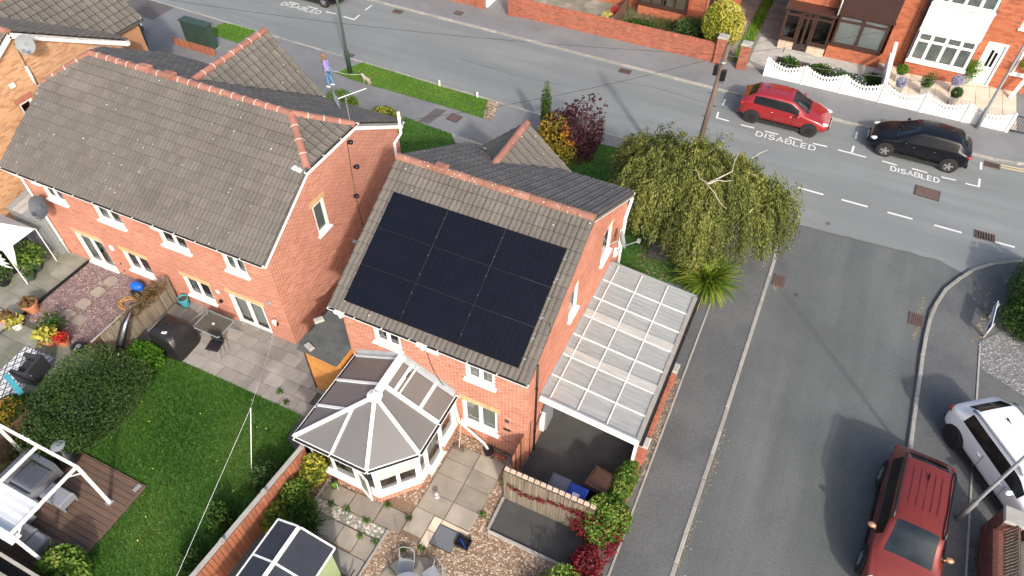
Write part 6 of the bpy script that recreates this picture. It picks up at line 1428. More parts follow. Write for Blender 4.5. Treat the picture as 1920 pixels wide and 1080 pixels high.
# patio set: glass table, chair, covered barbecue, chair frame, pot
gt2 = thing('glass_table', 'square smoked glass patio table by the french door', 'table', (-15.5, 9.42, .1)); tz = .76
mb = MB(); mb.cbox((-15.5, 9.42, tz), (1.08, .80, .012)); mb.build('glass_top', 'table_glass', gt2); q = [(-16.04, 9.02), (-14.96, 9.02), (-14.96, 9.82), (-16.04, 9.82)]
mb = MB(); 
for i in range(4): mb.tube([(*q[i], tz-.005), (*q[(i+1) % 4], tz-.005)], .02, 8)
mb.build('rim', 'grey_paint', gt2)
for (x, y), (dx, dy_) in zip(q, ((.1, .1), (-.1, .1), (-.1, -.1), (.1, -.1))): mb = MB(); mb.tube([(x+dx*2.4, y+dy_*2.4, tz-.02), (x+dx*2, y+dy_*2, .45), (x-dx, y-dy_, .1)], .016, 6); mb.build('leg', 'grey_paint', gt2)
mb = MB(); mb.lathe([(.03, 0), (.045, .01), (.02, .015)], (-15.5, 9.42, tz+.006), 12); mb.build('parasol_ring', 'upvc', gt2)
ch = thing('patio_chair', 'black patio chair pushed under the glass table', 'chair', (-15.05, 8.85, .1), .2); mb = MB(); mb.cbox((0, 0, .42), (.46, .46, .06), bev=.03); mb.build('seat', 'black_plastic', ch, local=True); mb = MB(); mb.cbox((0, .24, .66), (.44, .04, .40)); mb.build('backrest', 'black_plastic', ch, local=True)
for sx_ in (-1, 1):
    for sy_ in (-1, 1): mb = MB(); mb.tube([(sx_*.2, sy_*.2, .4), (sx_*.25, sy_*.26, 0)], .013, 6); mb.build('leg', 'grey_metal', ch, local=True)
bb = thing('covered_barbecue', 'barbecue under a wrinkled black cover with a white logo', 'barbecue', (-16.5, 8.55, .1)); V_ = []; ring = 16
for k, (zz, sc_, ox) in enumerate(((.0, 1.0, 0), (.35, .98, .02), (.7, .96, 0), (.92, .80, -.04), (1.02, .45, -.08), (1.04, .05, -.08))):
    for j in range(ring):
        a = 2*math.pi*j/ring; px_, py_ = math.copysign(abs(math.cos(a))**.3, math.cos(a)), math.copysign(abs(math.sin(a))**.3, math.sin(a)); f = 1+.10*math.sin(j*2.7+k*1.7)*(1 if k < 4 else .5)+random.uniform(-.05, .05)
        V_.append((ox+.62*sc_*px_*f, .56*sc_*py_*f, zz+.03*math.sin(j*1.9+k)*(k < 4)+(random.uniform(-.05, .05) if 0 < k < 5 else 0)))
mb = MB(); mb.raw(V_, [(i*ring+j, i*ring+(j+1) % ring, (i+1)*ring+(j+1) % ring, (i+1)*ring+j) for i in range(5) for j in range(ring)]); o = mb.build('cover', 'cover_black', bb, local=True, smooth=True); md = o.modifiers.new('s', 'SUBSURF'); md.levels = md.render_levels = 2
mb = MB(); mb.cbox((.12, -.30, 1.035), (.17, .10, .004), rz=.3); mb.build('logo_patch', 'sign_white', bb, local=True); mb = MB(); mb.tube([(.05, -.29, 1.042), (.09, -.27, 1.042), (.13, -.31, 1.042), (.19, -.29, 1.042)], .008, 5); mb.build('logo_mark', 'black_plastic', bb, local=True)
cf = thing('chair_frame', 'bare silver tubular chair frame standing by the black cover', 'chair frame', (-16.2, 9.45, .1), -.25)
for s in (-1, 1): mb = MB(); mb.tube([(s*.24, -.3, 0), (s*.24, -.28, .42), (s*.24, .2, .45), (s*.24, .3, 1.0)], .014, 6); mb.build('side_tube', 'steel', cf, local=True); mb = MB(); mb.tube([(s*.24, .28, 0), (s*.24, .2, .45)], .014, 6); mb.build('leg', 'steel', cf, local=True)
for y, z in ((-.28, .42), (.2, .45), (.3, 1.0), (.27, .8)): mb = MB(); mb.tube([(-.24, y, z), (.24, y, z)], .013, 6); mb.build('cross_tube', 'steel', cf, local=True)
def pot(x, y, r, h, mat, label, plant=None, z=.09, name='plant_pot', pk=0):
    t = thing(name, label, 'plant pot', (x, y, z)); mb = MB(); mb.lathe([(r*.7, 0), (r*.95, h*.8), (r*1.05, h*.8), (r*1.05, h), (r*.92, h), (r*.9, h*.85), (.01, h*.85)], (x, y, z), 16); mb.build('pot', mat, t, smooth=False)
    mb = MB(); mb.lathe([(r*.9, h*.87), (.01, h*.9)], (x, y, z), 12); mb.build('soil', 'soil', t)
    if plant:
        n, mat2, sz, rx, rz2 = plant; Pp, rn, d_ = blob_pts(n, (x, y, z+h+rz2*.5), (rx, rx, rz2), shell=.9, seed=int(abs(x*10))); leaf_mesh('foliage', Pp, sz, mat2, t, rnd=rn)
    return t
pot(-17.5, 10.0, .17, .42, 'turquoise', 'turquoise glazed pot stack against the brick wall')
# ------------------------------------------------------------------ gravel garden of the left half
lg = [(-22.25, 7.1), (-18.5, 7.0), (-18.4, 10.2), (-22.3, 10.2)]; g2 = sheet_obj('pink_gravel', lg, .09, 'gravel_base_pink'); stuff(stones('gravel_stones', scatter(lg, 520), .09, .055, 'gravel_pink', g2, flat=.5))
for i, (x, y) in enumerate(((208, 535-8), (184, 547), (157, 569), (128, 590), (150, 600), (97, 611))):
    c = G(x, y, .11); mb = MB(); mb.prism([(sx_*a_, sy_*b_) for sx_, sy_, pr in ((-1, -1, 0), (1, -1, 1), (1, 1, 0), (-1, 1, 1)) for a_, b_ in (((.22, .15), (.16, .21)) if pr == 0 else ((.16, .21), (.22, .15)))], -.03, .03); o = mb.build('stepping_stone', 'slab_tan', g2, local=True); o.location = (c.x, c.y, .10); o.rotation_euler.z = .06*i-.15
lp = sheet_obj('left_patio', [(-27, 3), (-18.5, 3), (-18.5, 7.0), (-22.3, 7.05), (-22.35, 10.2), (-27, 10.2)], .084, 'joint'); slabs(lp, [(-24.6, 7.1), (-22.4, 7.1), (-22.4, 10.1), (-24.6, 10.1)], .105, .72, .62, 'slab_moss'); slabs(lp, [(-22.3, 4.4), (-18.8, 4.4), (-18.8, 6.95), (-22.3, 6.95)], .105, .75, .62, 'slab_moss'); 
mb = MB(); mb.box(-26.5, 5.4, .08, -22.45, 7.05, .11); mb.build('concrete_pad', 'concrete', lp)
mb = MB(); mb.bar((-22.34, 7.0, .13), (-22.34, 10.1, .13), .06, .08); tag(mb.build('gravel_edging', 'black_plastic'), 'black edging between grey slabs and pink gravel', 'edging')
mf = thing('divider_fence', 'dark brown board fence with dry climber between the two back gardens', 'fence', (-18.1, 8.5, .05))
for i in range(26): y = 6.9+.125*i; mb = MB(); mb.cbox((-18.12, y, .62), (.03, .115, 1.15), rz=.05*(i % 2)); mb.build('board', 'fence_brown', mf)
mb = MB()
for i in range(330): y = 7.2+2.9*i/330; mb.bar((-17.98+random.uniform(-.015, .015), y, .1), (-17.98, y+random.uniform(-.04, .04), 1.28+random.uniform(-.06, .06)), .012, .012, r=random.random())
stuff(mb.build('reeds', 'reed', mf)); mb = MB(); mb.bar((-18.14, 6.9, 1.2), (-18.14, 10.1, 1.2), .05, .04); mb.build('top_rail', 'timber_grey', mf)
Pp, rn, d_ = blob_pts(900, (-17.95, 9.1, 1.2), (.25, .9, .3), shell=.9, seed=5); leaf_mesh('dry_climber', Pp, .16, 'lf_brown', mf, asp=.18, rnd=rn)
kb = thing('wrapped_parasol', 'long black and silver wrapped bundle leaning on the fence', 'bundle', (-17.85, 7.6, .1)); mb = MB(); mb.tube([(-17.75, 7.2, .35), (-17.72, 7.5, .75), (-17.72, 7.9, 1.2), (-17.74, 8.3, 1.45)], [.05, .13, .12, .03], 10); o = mb.build('wrap', 'cover_black', kb, smooth=True); mb = MB(); mb.tube([(-17.66, 7.5, .80), (-17.64, 7.9, 1.27), (-17.70, 8.28, 1.47)], [.05, .06, .02], 8); mb.build('foil', 'alloy', kb, smooth=True)
bbg = thing('blue_bag', 'bright blue bag by the house wall on pink gravel', 'bag', (-19.6, 9.85, .1)); mb = MB(); mb.ell((-19.6, 9.85, .26), (.28, .20, .2), 10, 8); mb.build('sack', 'blue_plastic', bbg); mb = MB(); mb.cbox((-19.45, 9.58, .2), (.36, .18, .2), rz=-.3, bev=.03); tag(mb.build('black_box', 'black_plastic'), 'small black box in front of the blue bag', 'box')
mb = MB(); mb.tube([(-19.35+.42*math.cos(t)*(1-.12*t/6)+.1*math.sin(t*2.3), 9.15+.30*math.sin(t)*(1-.1*t/6), .13+.01*t/6) for t in np.linspace(0, 17, 70)], .012, 6); tag(mb.build('hose', 'orange_hose'), 'coiled orange hose lying on the pink gravel', 'hose')
pot(-22.2, 7.5, .27, .42, 'terracotta', 'large terracotta pot with dry stems on the edge of the gravel', (160, 'lf_brown', .16, .26, .12)); pot(-22.45, 6.75, .25, .36, 'terracotta', 'terracotta pot with bare twigs on the concrete pad', (120, 'lf_brown', .16, .24, .12)); pot(-22.0, 6.72, .19, .30, 'upvc_matt', 'white pot with yellow leaves beside the twiggy pot', (70, 'lf_yellow', .2, .28, .16)); pot(-22.55, 5.55, .24, .4, 'black_plastic', 'black pot with yellow leaves on the grey slabs', (70, 'lf_yellow', .18, .24, .14))
pot(-20.45, 6.75, .3, .35, 'terracotta', 'terracotta pot with a bold yellow-green hosta', (170, 'lf_yellow', .22, .40, .22)); pot(-19.95, 6.9, .2, .3, 'terracotta', 'terracotta pot of red flowers beside the hosta', (180, 'fl_red', .09, .28, .2)); pot(-20.7, 7.15, .26, .3, 'black_plastic', 'pot of leafy green plants behind the hosta', (420, 'lf_mid', .11, .5, .3))
tk = thing('toy_vehicle', 'black garden gadget with a round speaker beside the pots', 'gadget', (-19.3, 6.95, .1)); mb = MB(); mb.cbox((-19.3, 6.95, .24), (.42, .34, .26), rz=.3, bev=.05); mb.build('body', 'black_plastic', tk); mb = MB(); mb.lathe([(.09, 0), (.09, .02), (.05, .03)], (-19.22, 6.92, .37), 14); mb.build('dial', 'grey_metal', tk)
# rug with a printed trellis pattern, rattan chairs
rug = MB(); R0, R1 = Vector((-21.25, 6.1, .112)), None; ux, uy = Vector((.98, .2, 0)), Vector((-.22, .975, 0)); RL, RW_ = 1.15, 2.3
def rp(a, b): return Vector((-20.95, 4.3, .125))+Vector((1, .06, 0))*a+Vector((-.06, 1, 0))*b
rg = thing('outdoor_rug', 'white outdoor rug with navy diamond trellis pattern', 'rug', rp(0, 0)); mb = MB(); mb.face([rp(0, 0), rp(1.25, 0), rp(1.25, 1.95), rp(0, 1.95)]); mb.build('rug_cloth', 'rug_white', rg)
mb = MB(); up_ = Vector((0, 0, .002))
for i in range(-5, 8):
    for sg in (1, -1):
        pts = []
        for t_ in (0, 1.95):
            pts.append(t_)
        a0 = i*.25; seg = [(a0+sg*b*.62, b) for b in np.linspace(0, 1.95, 40)]; seg = [s_ for s_ in seg if 0 <= s_[0] <= 1.25]
        if len(seg) > 1: mb.bar(rp(*seg[0])+up_, rp(*seg[-1])+up_, .035, .002)
for i in range(6):
    for j in range(10):
        a, b = (i+(.5 if j % 2 else 0))*.25, (j+.5)*.2016
        if a < 1.2: k = .055; q = [rp(a-k, b), rp(a, b-k*1.5), rp(a+k, b), rp(a, b+k*1.5)]; [mb.bar(q[z_]+up_*2, q[(z_+1) % 4]+up_*2, .016, .002) for z_ in range(4)]
stuff(mb.build('rug_print', 'rug_navy', rg))
def rattan_chair(x, y, rz, label):
    t = thing('rattan_chair', label, 'chair', (x, y, .12), rz, 'black rattan armchairs'); mb = MB(); mb.cbox((0, 0, .20), (.72, .68, .36), bev=.04); mb.build('base', 'rattan', t, local=True); mb = MB(); mb.cbox((0, .33, .42), (.72, .1, .78), bev=.03); mb.build('backrest', 'rattan', t, local=True)
    for s in (-1, 1): mb = MB(); mb.cbox((s*.34, -.04, .36), (.1, .66, .62), bev=.03); mb.build('armrest', 'rattan', t, local=True)
    mb = MB(); mb.cbox((0, -.04, .42), (.55, .55, .1), bev=.03); mb.build('seat_cushion', 'rattan', t, local=True)
rattan_chair(-19.75, 5.55, -1.35, 'black rattan armchair on the patterned rug beside the big shrub'); rattan_chair(-21.1, 4.35, 1.2, 'black rattan armchair on the near end of the patterned rug')
mb = MB(); mb.bar(G(10, 703, .9), G(40, 738, .9), .16, .05); tag(mb.build('blue_paddle', 'turquoise'), 'bright blue board stuck in the shrub beside the rug', 'board')
# grey metal fence sheets and white plant cover
ms = thing('metal_store', 'grey ribbed metal garden store against the brick house', 'store', (-24.4, 10.3, .1))
for i in range(7): x = -25.3+.25*i; mb = MB(); mb.box(x, 9.95, .1, x+.235, 9.98, 1.8); mb.build('wall_panel', 'grey_metal', ms)
for i in range(6): x = -25.3+.29*i; mb = MB(); mb.raw([(x, 9.9, 1.82), (x+.275, 9.9, 1.82), (x+.275, 11.2, 2.0), (x, 11.2, 2.0)], [(0, 1, 2, 3)]); mb.build('roof_panel', 'concrete' if i in (1, 2) else 'grey_metal', ms)
mb = MB(); mb.box(-23.55, 9.98, .1, -23.52, 11.2, 1.85); mb.build('side_panel', 'grey_metal', ms)
pc_ = thing('plant_cover', 'white fabric plant house with open front full of green pots', 'plant house', (-24.2, 8.9, .1)); hx = (-25.3, -23.45); hy = (8.3, 9.6); rt_ = (-24.4, 8.95, 2.25)
for a, b in (((hx[0], hy[0]), (hx[1], hy[0])), ((hx[1], hy[0]), (hx[1], hy[1])), ((hx[1], hy[1]), (hx[0], hy[1])), ((hx[0], hy[1]), (hx[0], hy[0]))): mb = MB(); mb.raw([(*a, 1.75), (*b, 1.75), rt_], [(0, 1, 2)]); mb.build('roof_panel', 'fabric_white', pc_)
for x in hx:
    for y in hy: mb = MB(); mb.tube([(x, y, .1), (x, y, 1.75)], .018, 6); mb.build('pole', 'upvc', pc_)
mb = MB()
for i in range(8): t_ = i/8; t2_ = (i+1)/8; mb.raw([(hx[1], hy[0]+.0, 1.75-1.6*t_), (hx[1]+.05*math.sin(i), hy[0]+.35*(1-t_)**2, 1.75-1.6*t_), (hx[1]+.05*math.sin(i+1), hy[0]+.35*(1-t2_)**2, 1.75-1.6*t2_), (hx[1], hy[0], 1.75-1.6*t2_)], [(0, 1, 2, 3)])
for i in range(8): t_ = i/8; t2_ = (i+1)/8; mb.raw([(hx[1]-1.2*(1-t_)**2*.3, hy[0]-.03, 1.7-1.6*t_), (hx[0], hy[0]-.03, 1.7-1.6*t_), (hx[0], hy[0]-.03, 1.7-1.6*t2_), (hx[1]-1.2*(1-t2_)**2*.3-1.0*t2_, hy[0]-.03, 1.7-1.6*t2_)], [(0, 1, 2, 3)]) if i < 5 else None
mb.build('side_curtain', 'fabric_white', pc_)
pot(-23.75, 9.0, .26, .5, 'green_metal', 'dark green tub under the white plant house', (700, 'lf_ivy', .12, .55, .45)); pot(-24.4, 8.6, .24, .4, 'black_plastic', 'black tub of bright leaves under the white cover', (500, 'lf_mid', .12, .5, .4)); pot(-23.5, 8.55, .16, .3, 'green_metal', 'small green pot at the opening of the plant house', (120, 'lf_mid', .08, .2, .15)); pot(-24.2, 7.95, .25, .35, 'black_plastic', 'black tub with herbs in front of the white cover', (300, 'lf_dark', .1, .4, .25))
# ------------------------------------------------------------------ cars
HATCH = [  # x, wl, zl, wm, wb, zb, wt, zt, crown
    (.00, .56, .36, .66, .64, .84, .55, .94, .01), (.10, .72, .24, .82, .79, .92, .60, 1.03, .01), (.28, .78, .20, .865, .83, .97, .60, 1.13, .02), (.60, .79, .20, .865, .835, 1.02, .55, 1.38, .03),
    (.95, .79, .19, .86, .84, 1.01, .57, 1.42, .04), (1.52, .79, .19, .855, .84, .99, .585, 1.44, .045), (1.62, .79, .19, .855, .84, .99, .585, 1.44, .045), (2.22, .79, .19, .855, .845, .97, .575, 1.42, .04),
    (2.62, .79, .19, .86, .845, .95, .64, 1.18, .05), (3.02, .79, .19, .865, .84, .90, .70, .96, .05), (3.50, .78, .20, .86, .80, .82, .60, .87, .04), (3.86, .70, .22, .80, .70, .66, .50, .72, .03), (4.03, .56, .28, .66, .58, .52, .42, .55, .01)]
def car(name, label, paint, loc, heading, L=4.06, Wd=1.73, Ht=1.47, suv=False, rim='alloy', rails=None, mirror=None, screen='car_screen', wr=.31, trim=None):
    t = thing(name, label, 'car', (loc[0], loc[1], loc[2] if len(loc) > 2 else 0), heading)
    kx, kw, kz = L/4.03, Wd/1.73, Ht/1.475; st = []
    for (x, wl, zl, wm, wb, zb, wt, zt, cr) in HATCH:
        if suv:
            zb *= 1.02; wt = wt*1.07 if zt > 1.2 else wt
            if x < .7: zt = zt+(.05 if zt > 1.1 else .03); 
            if x > 2.9: zt += .05; zb += .05
            x += {2.22: .24, 2.62: .20, 3.02: .12}.get(x, 0)
        st.append(((x-2.015)*kx, [(0, zl*kz), (wl*kw, zl*kz), (wm*kw, .52*kz), (wb*kw, zb*kz), ((wt+(.03 if zt > 1.1 else .05))*kw, (zt-(.055 if zt > 1.1 else .02))*kz), (wt*kw, zt*kz), (0, (zt+cr)*kz)]))
    V = []; n = 7
    for x, pts in st:
        V += [(x, y, z) for y, z in pts]+[(x, -y, z) for y, z in pts[1:-1][::-1]]
    m = 12; F_ = []; K_ = []
    for i in range(len(st)-1):
        for j in range(m):
            F_.append((i*m+j, (i+1)*m+j, (i+1)*m+(j+1) % m, i*m+(j+1) % m)); k = 0
            if j in (3, 8):
                s = 0 if j == 3 else 1
                if 3 <= i <= 7: k = 10+s
            if j in (5, 6):
                if i in (7, 8): k = 1
                elif i == 2: k = 2
            K_.append(k)
    F_.append(tuple(range(m-1, -1, -1))[::-1]); K_.append(0); F_.append(tuple((len(st)-1)*m+j for j in range(m))[::-1]); K_.append(0)
    me = bpy.data.meshes.new('tmp'); me.from_pydata(V, [], [f[::-1] for f in F_])
    for k in range(16): me.materials.append(None)
    me.polygons.foreach_set('material_index', K_)
    cr_l = me.attributes.new('crease_edge', 'FLOAT', 'EDGE')
    for e in me.edges:
        a, b = e.vertices
        if a % m == b % m and (a % m) in (3, 9): cr_l.data[e.index].value = .5
        if a//m == b//m and (a//m) in (7, 9, 2, 3): cr_l.data[e.index].value = .35
    o = bpy.data.objects.new('tmp', me); COL.objects.link(o); md = o.modifiers.new('s', 'SUBSURF'); md.levels = md.render_levels = 2
    dg = bpy.context.evaluated_depsgraph_get(); ev = bpy.data.meshes.new_from_object(o.evaluated_get(dg)); bpy.data.objects.remove(o)
    co = np.empty(len(ev.vertices)*3); ev.vertices.foreach_get('co', co); co = co.reshape(-1, 3)
    groups = {}
    for p in ev.polygons: groups.setdefault(p.material_index, []).append(tuple(p.vertices))
    body = None
    for k in sorted(groups):
        idx = sorted({v for f in groups[k] for v in f}); mp = {v: i for i, v in enumerate(idx)}; mm = bpy.data.meshes.new('part')
        vv = co[idx]
        mm.from_pydata([tuple(v) for v in vv], [], [tuple(mp[v] for v in f) for f in groups[k]]); mm.polygons.foreach_set('use_smooth', [True]*len(groups[k]))
        nm, mt = ('body', paint) if k == 0 else ('windscreen', screen) if k == 1 else ('rear_window', 'car_glass') if k == 2 else ('side_window', 'car_glass')
        mm.materials.append(MATS[mt]); link(nm, mm, t)
    hw = Wd/2; xr, xf = st[0][0], st[-1][0]
    for x in (xr+.68*kx, xf-.78*kx):
        for s in (-1, 1):
            R_ = wr; mb = MB(); mb.lathe([(.01, -.11), (R_+.055, -.11), (R_+.055, .0), (.01, .0)], (x, s*(hw+.002)+(.0 if s > 0 else .11), R_+.03), 20, axis='y'); mb.build('wheel_arch', trim or 'black_rubber', t, local=True)
            wz = R_; y = s*(hw-.022); w = MB(); w.lathe([(R_*.62, -.10), (R_*.94, -.10), (R_, -.07), (R_, .07), (R_*.94, .10), (R_*.62, .10)], (x, y-s*.06, wz), 24, axis='y', cap=False); wo_ = w.build('wheel', 'black_rubber', t, local=True, smooth=False)
            r_ = MB(); r_.lathe([(R_*.63, -.02), (R_*.66, .0), (R_*.60, .0), (R_*.57, -.025)] if s > 0 else [(R_*.63, .02), (R_*.66, 0), (R_*.60, 0), (R_*.57, .025)], (x, y+s*.035, wz), 24, axis='y', cap=False)
            for q in range(5):
                a = 2*math.pi*q/5+.3; dx, dz = math.cos(a), math.sin(a); r_.bar((x, y+s*.03, wz), (x+dx*R_*.62, y+s*.028, wz+dz*R_*.62), .02, .075, up=(-dz, 0, dx))
            r_.lathe([(.001, -.02), (.05, -.02), (.05, .02), (.001, .02)], (x, y+s*.028, wz), 12, axis='y'); r_.build('rim', rim, wo_, local=True)
            bk = MB(); bk.lathe([(.001, -.01), (R_*.62, -.01), (R_*.62, .01), (.001, .01)], (x, y, wz), 20, axis='y'); bk.build('brake_disc', 'black_rubber', wo_, local=True)
    for s in (-1, 1):
        mb = MB(); mb.ell((xf-.30*kx, s*.60*kw, .665*kz+(.04 if suv else 0)), (.26*kx, .13*kw, .075*kz), 10, 8); mb.build('headlight', 'lamp_glass', t, local=True, smooth=True)
        mb = MB(); mb.ell((xr+.10*kx, s*.68*kw, .86*kz), (.12*kx, .14*kw, .09*kz), 10, 8); mb.build('tail_light', 'tail_red', t, local=True, smooth=True)
        mb = MB(); mb.ell((.62*kx, s*(hw+.09), .98*kz), (.085, .12, .075), 10, 8); mb.bar((.66*kx, s*(hw-.04), .95*kz), (.64*kx, s*(hw+.03), .96*kz), .06, .04); mb.build('mirror', mirror or paint, t, local=True, smooth=True)
        for xx in (-.55*kx, .28*kx): mb = MB(); mb.tube([(xx-.09, s*(hw-.022), .80*kz), (xx, s*(hw+.012), .805*kz), (xx+.09, s*(hw-.022), .80*kz)], .014, 6); mb.build('door_handle', paint, t, local=True)
        for xx in (-.42*kx, .45*kx): mb = MB(); mb.tube([(xx, s*(hw-.018), .30*kz), (xx, s*(hw+.0005), .52*kz), (xx-.02, s*(hw-.016), .90*kz)], .006, 5); mb.build('door_gap', 'black_rubber', t, local=True)
        mb = MB(); mb.bar((xr+1.05*kx, s*(hw-.05), .22*kz), (xf-1.18*kx, s*(hw-.05), .22*kz), .06, .10); mb.build('sill', 'black_rubber', t, local=True)
        if rails:
            z0 = 1.46*kz; mb = MB(); mb.tube([(-1.5*kx, s*.62*kw, z0-.09), (-1.3*kx, s*.635*kw, z0-.0), (.25*kx, s*.63*kw, z0+.01), (.45*kx, s*.625*kw, z0-.06)], .036, 8); mb.build('roof_rail', rails, t, local=True, smooth=True)
    mb = MB(); mb.cbox((xf-.02, 0, .40*kz), (.10, .80*kw, .20*kz), bev=.02); mb.build('grille', 'black_rubber', t, local=True)
    mb = MB(); mb.cbox((xf+.035, 0, .42*kz), (.02, .50, .11)); mb.build('number_plate', 'sign_white', t, local=True); mb = MB(); mb.cbox((xr-.005, 0, .55*kz), (.02, .50, .11)); mb.build('number_plate', 'yellow_paint_road', t, local=True)
    mb = MB(); mb.cbox((xr+.02, 0, .34*kz), (.12, 1.2*kw, .18*kz), bev=.02); mb.build('rear_bumper', 'black_rubber' if suv else paint, t, local=True)
    mb = MB(); mb.raw([(-1.05*kx, -.02, 1.475*kz), (-.85*kx, 0, 1.49*kz), (-1.05*kx, .02, 1.475*kz), (-1.08*kx, 0, 1.475*kz+.08)], [(0, 1, 3), (1, 2, 3), (0, 3, 2)]); mb.build('aerial_fin', 'black_plastic', t, local=True)
    for y in (-.35, .12): mb = MB(); mb.tube([(.99*kx, y*kw, (1.045+(.05 if suv else 0))*kz), (.86*kx, (y+.42)*kw, (1.12+(.04 if suv else 0))*kz)], .010, 5); mb.build('wiper', 'black_plastic', t, local=True)
    if suv and paint != 'car_white':
        for y in (-.36, -.18, 0, .18, .36): mb = MB(); mb.bar((-1.15*kx, y, 1.462*kz), (-.05*kx, y, 1.481*kz), .02, .006); mb.build('roof_rib', paint, t, local=True)
    return t
car('parked_hatchback', 'bright red hatchback with black wheels parked in a disabled bay', 'car_red', (-.60, 30.95), 0, rim='alloy_dark')
car('parked_hatchback', 'black hatchback with silver wheels parked before the white fence', 'car_black', (5.18, 30.95), math.pi)
car('parked_hatchback', 'dark car with silver wheels in the bay beyond the lamp post', 'car_black', (-27.65, 31.65), 0)
car('parked_hatchback', 'navy car on the drive behind the buff brick house', 'car_navy', (-33.6, 21.9, .08), math.pi/2)
car('parked_suv', 'dark red four-by-four with copper mirrors parked half on the pavement', 'car_maroon', (6.28, 12.05, .04), math.atan2(-.995, -.075), L=4.5, Wd=1.74, Ht=1.58, suv=True, rails='black_plastic', mirror='copper_trim', wr=.36)
car('parked_suv', 'white crossover car parked askew on the drive', 'car_white', (8.93, 15.12, .08), math.atan2(-.8, .6), L=4.45, Wd=1.83, Ht=1.6, suv=True, rails='grey_metal', rim='alloy_dark', wr=.35, screen='car_screen')
# ------------------------------------------------------------------ plants
def shrub(name, label, cat, c, rad, n, size, mat, asp=.55, seed=1, shell=.45, lump=.3, trunk=True, group=None, lumps=12, dirs=None, extra=None, zmin=-.7, stemmat='bark'):
    t = thing(name, label, cat, (c[0], c[1], .09), group=group); cz = c[2] if len(c) > 2 else .09+rad[2]*.75
    P, r, d = blob_pts(n, (c[0], c[1], cz), rad, shell=shell, lump=lump, lumps=lumps, seed=seed, zmin=zmin); k = P[:, 2] > .10; P, r = P[k], r[k]
    leaf_mesh('foliage', P, size, mat, t, asp=asp, rnd=r, upbias=.6)
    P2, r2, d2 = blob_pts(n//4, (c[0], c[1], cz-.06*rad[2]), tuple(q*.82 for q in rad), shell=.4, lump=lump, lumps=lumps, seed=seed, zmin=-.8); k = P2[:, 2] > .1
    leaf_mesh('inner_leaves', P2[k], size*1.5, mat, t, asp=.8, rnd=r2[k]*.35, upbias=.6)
    if trunk:
        mb = MB(); g_ = random.Random(seed)
        for i in range(6): a = g_.random()*6.28; mb.tube([(c[0]+.05*math.cos(a), c[1]+.05*math.sin(a), .08), (c[0]+rad[0]*.3*math.cos(a), c[1]+rad[1]*.3*math.sin(a), cz*.7), (c[0]+rad[0]*.65*math.cos(a), c[1]+rad[1]*.65*math.sin(a), cz+rad[2]*.35)], [.03, .02, .008], 6)
        mb.build('stems', stemmat, t)
    for e in (extra or []): n2, s2, m2, nm = e; P3, r3, d3 = blob_pts(n2, (c[0], c[1], cz), tuple(q*1.03 for q in rad), shell=.1, lump=lump, lumps=lumps, seed=seed, zmin=-.1); leaf_mesh(nm, P3, s2, m2, t, asp=.8, rnd=r3, upbias=1)
    return t
# weeping tree on the corner lawn
wt_ = thing('weeping_tree', 'olive green weeping tree with pale twisted branches on the corner lawn', 'tree', (-2.45, 20.6, .09)); C0 = np.array([-2.68, 20.5]); g_ = np.random.default_rng(3)
mb = MB(); mb.tube([(-2.45, 20.6, .05), (-2.4, 20.55, 1.0), (-2.55, 20.5, 2.0), (-2.4, 20.45, 3.0)], [.20, .16, .13, .09], 10); mb.build('trunk', 'bark', wt_, smooth=True)
mb = MB(); tips = []
for i in range(16):
    a = i*2.4+g_.uniform(-.3, .3); R_ = g_.uniform(1.0, 2.3); z0 = g_.uniform(1.7, 3.0); p0 = np.array([-2.45, 20.5, z0]); top = np.array([C0[0]+.5*R_*math.cos(a), C0[1]+.45*R_*math.sin(a), g_.uniform(3.2, 4.1)]); end = np.array([C0[0]+R_*math.cos(a)*1.1, C0[1]+R_*math.sin(a), g_.uniform(2.6, 3.5)])
    pts = [p0, p0*.5+top*.5+g_.normal(0, .12, 3), top, top*.5+end*.5+np.array([0, 0, .15])+g_.normal(0, .12, 3), end]; mb.tube([tuple(p) for p in pts], [.07, .055, .045, .03, .012], 7)
mb.build('limbs', 'bark_pale', wt_, smooth=True)
def bare(pix, z, r0=.028):
    mb = MB(); pts = [G(x, y, zz) for (x, y), zz in zip(pix, np.linspace(z[0], z[1], len(pix)))]; mb.tube(pts, list(np.linspace(r0, r0*.45, len(pix))), 6); mb.build('bare_branch', 'bark_pale', wt_, smooth=True)
bare([(1325, 345), (1345, 335), (1372, 322), (1378, 300), (1388, 282)], (4.35, 4.5)); bare([(1345, 338), (1330, 345), (1312, 335), (1308, 320), (1290, 318)], (4.4, 4.2)); bare([(1340, 337), (1360, 340), (1375, 338)], (4.4, 4.3), .02); bare([(1325, 345), (1340, 362), (1350, 380), (1362, 392)], (4.3, 3.7), .018)
bare([(1320, 290), (1332, 285), (1338, 277), (1352, 275)], (4.3, 4.6)); bare([(1221, 330), (1222, 312), (1219, 295), (1222, 272)], (3.9, 4.3), .02); bare([(1405, 325), (1420, 330), (1432, 345)], (4.0, 3.8)); bare([(1405, 398), (1415, 388), (1435, 384), (1450, 390)], (3.4, 3.2)); bare([(1410, 297), (1425, 287), (1440, 281)], (4.0, 4.1), .02)
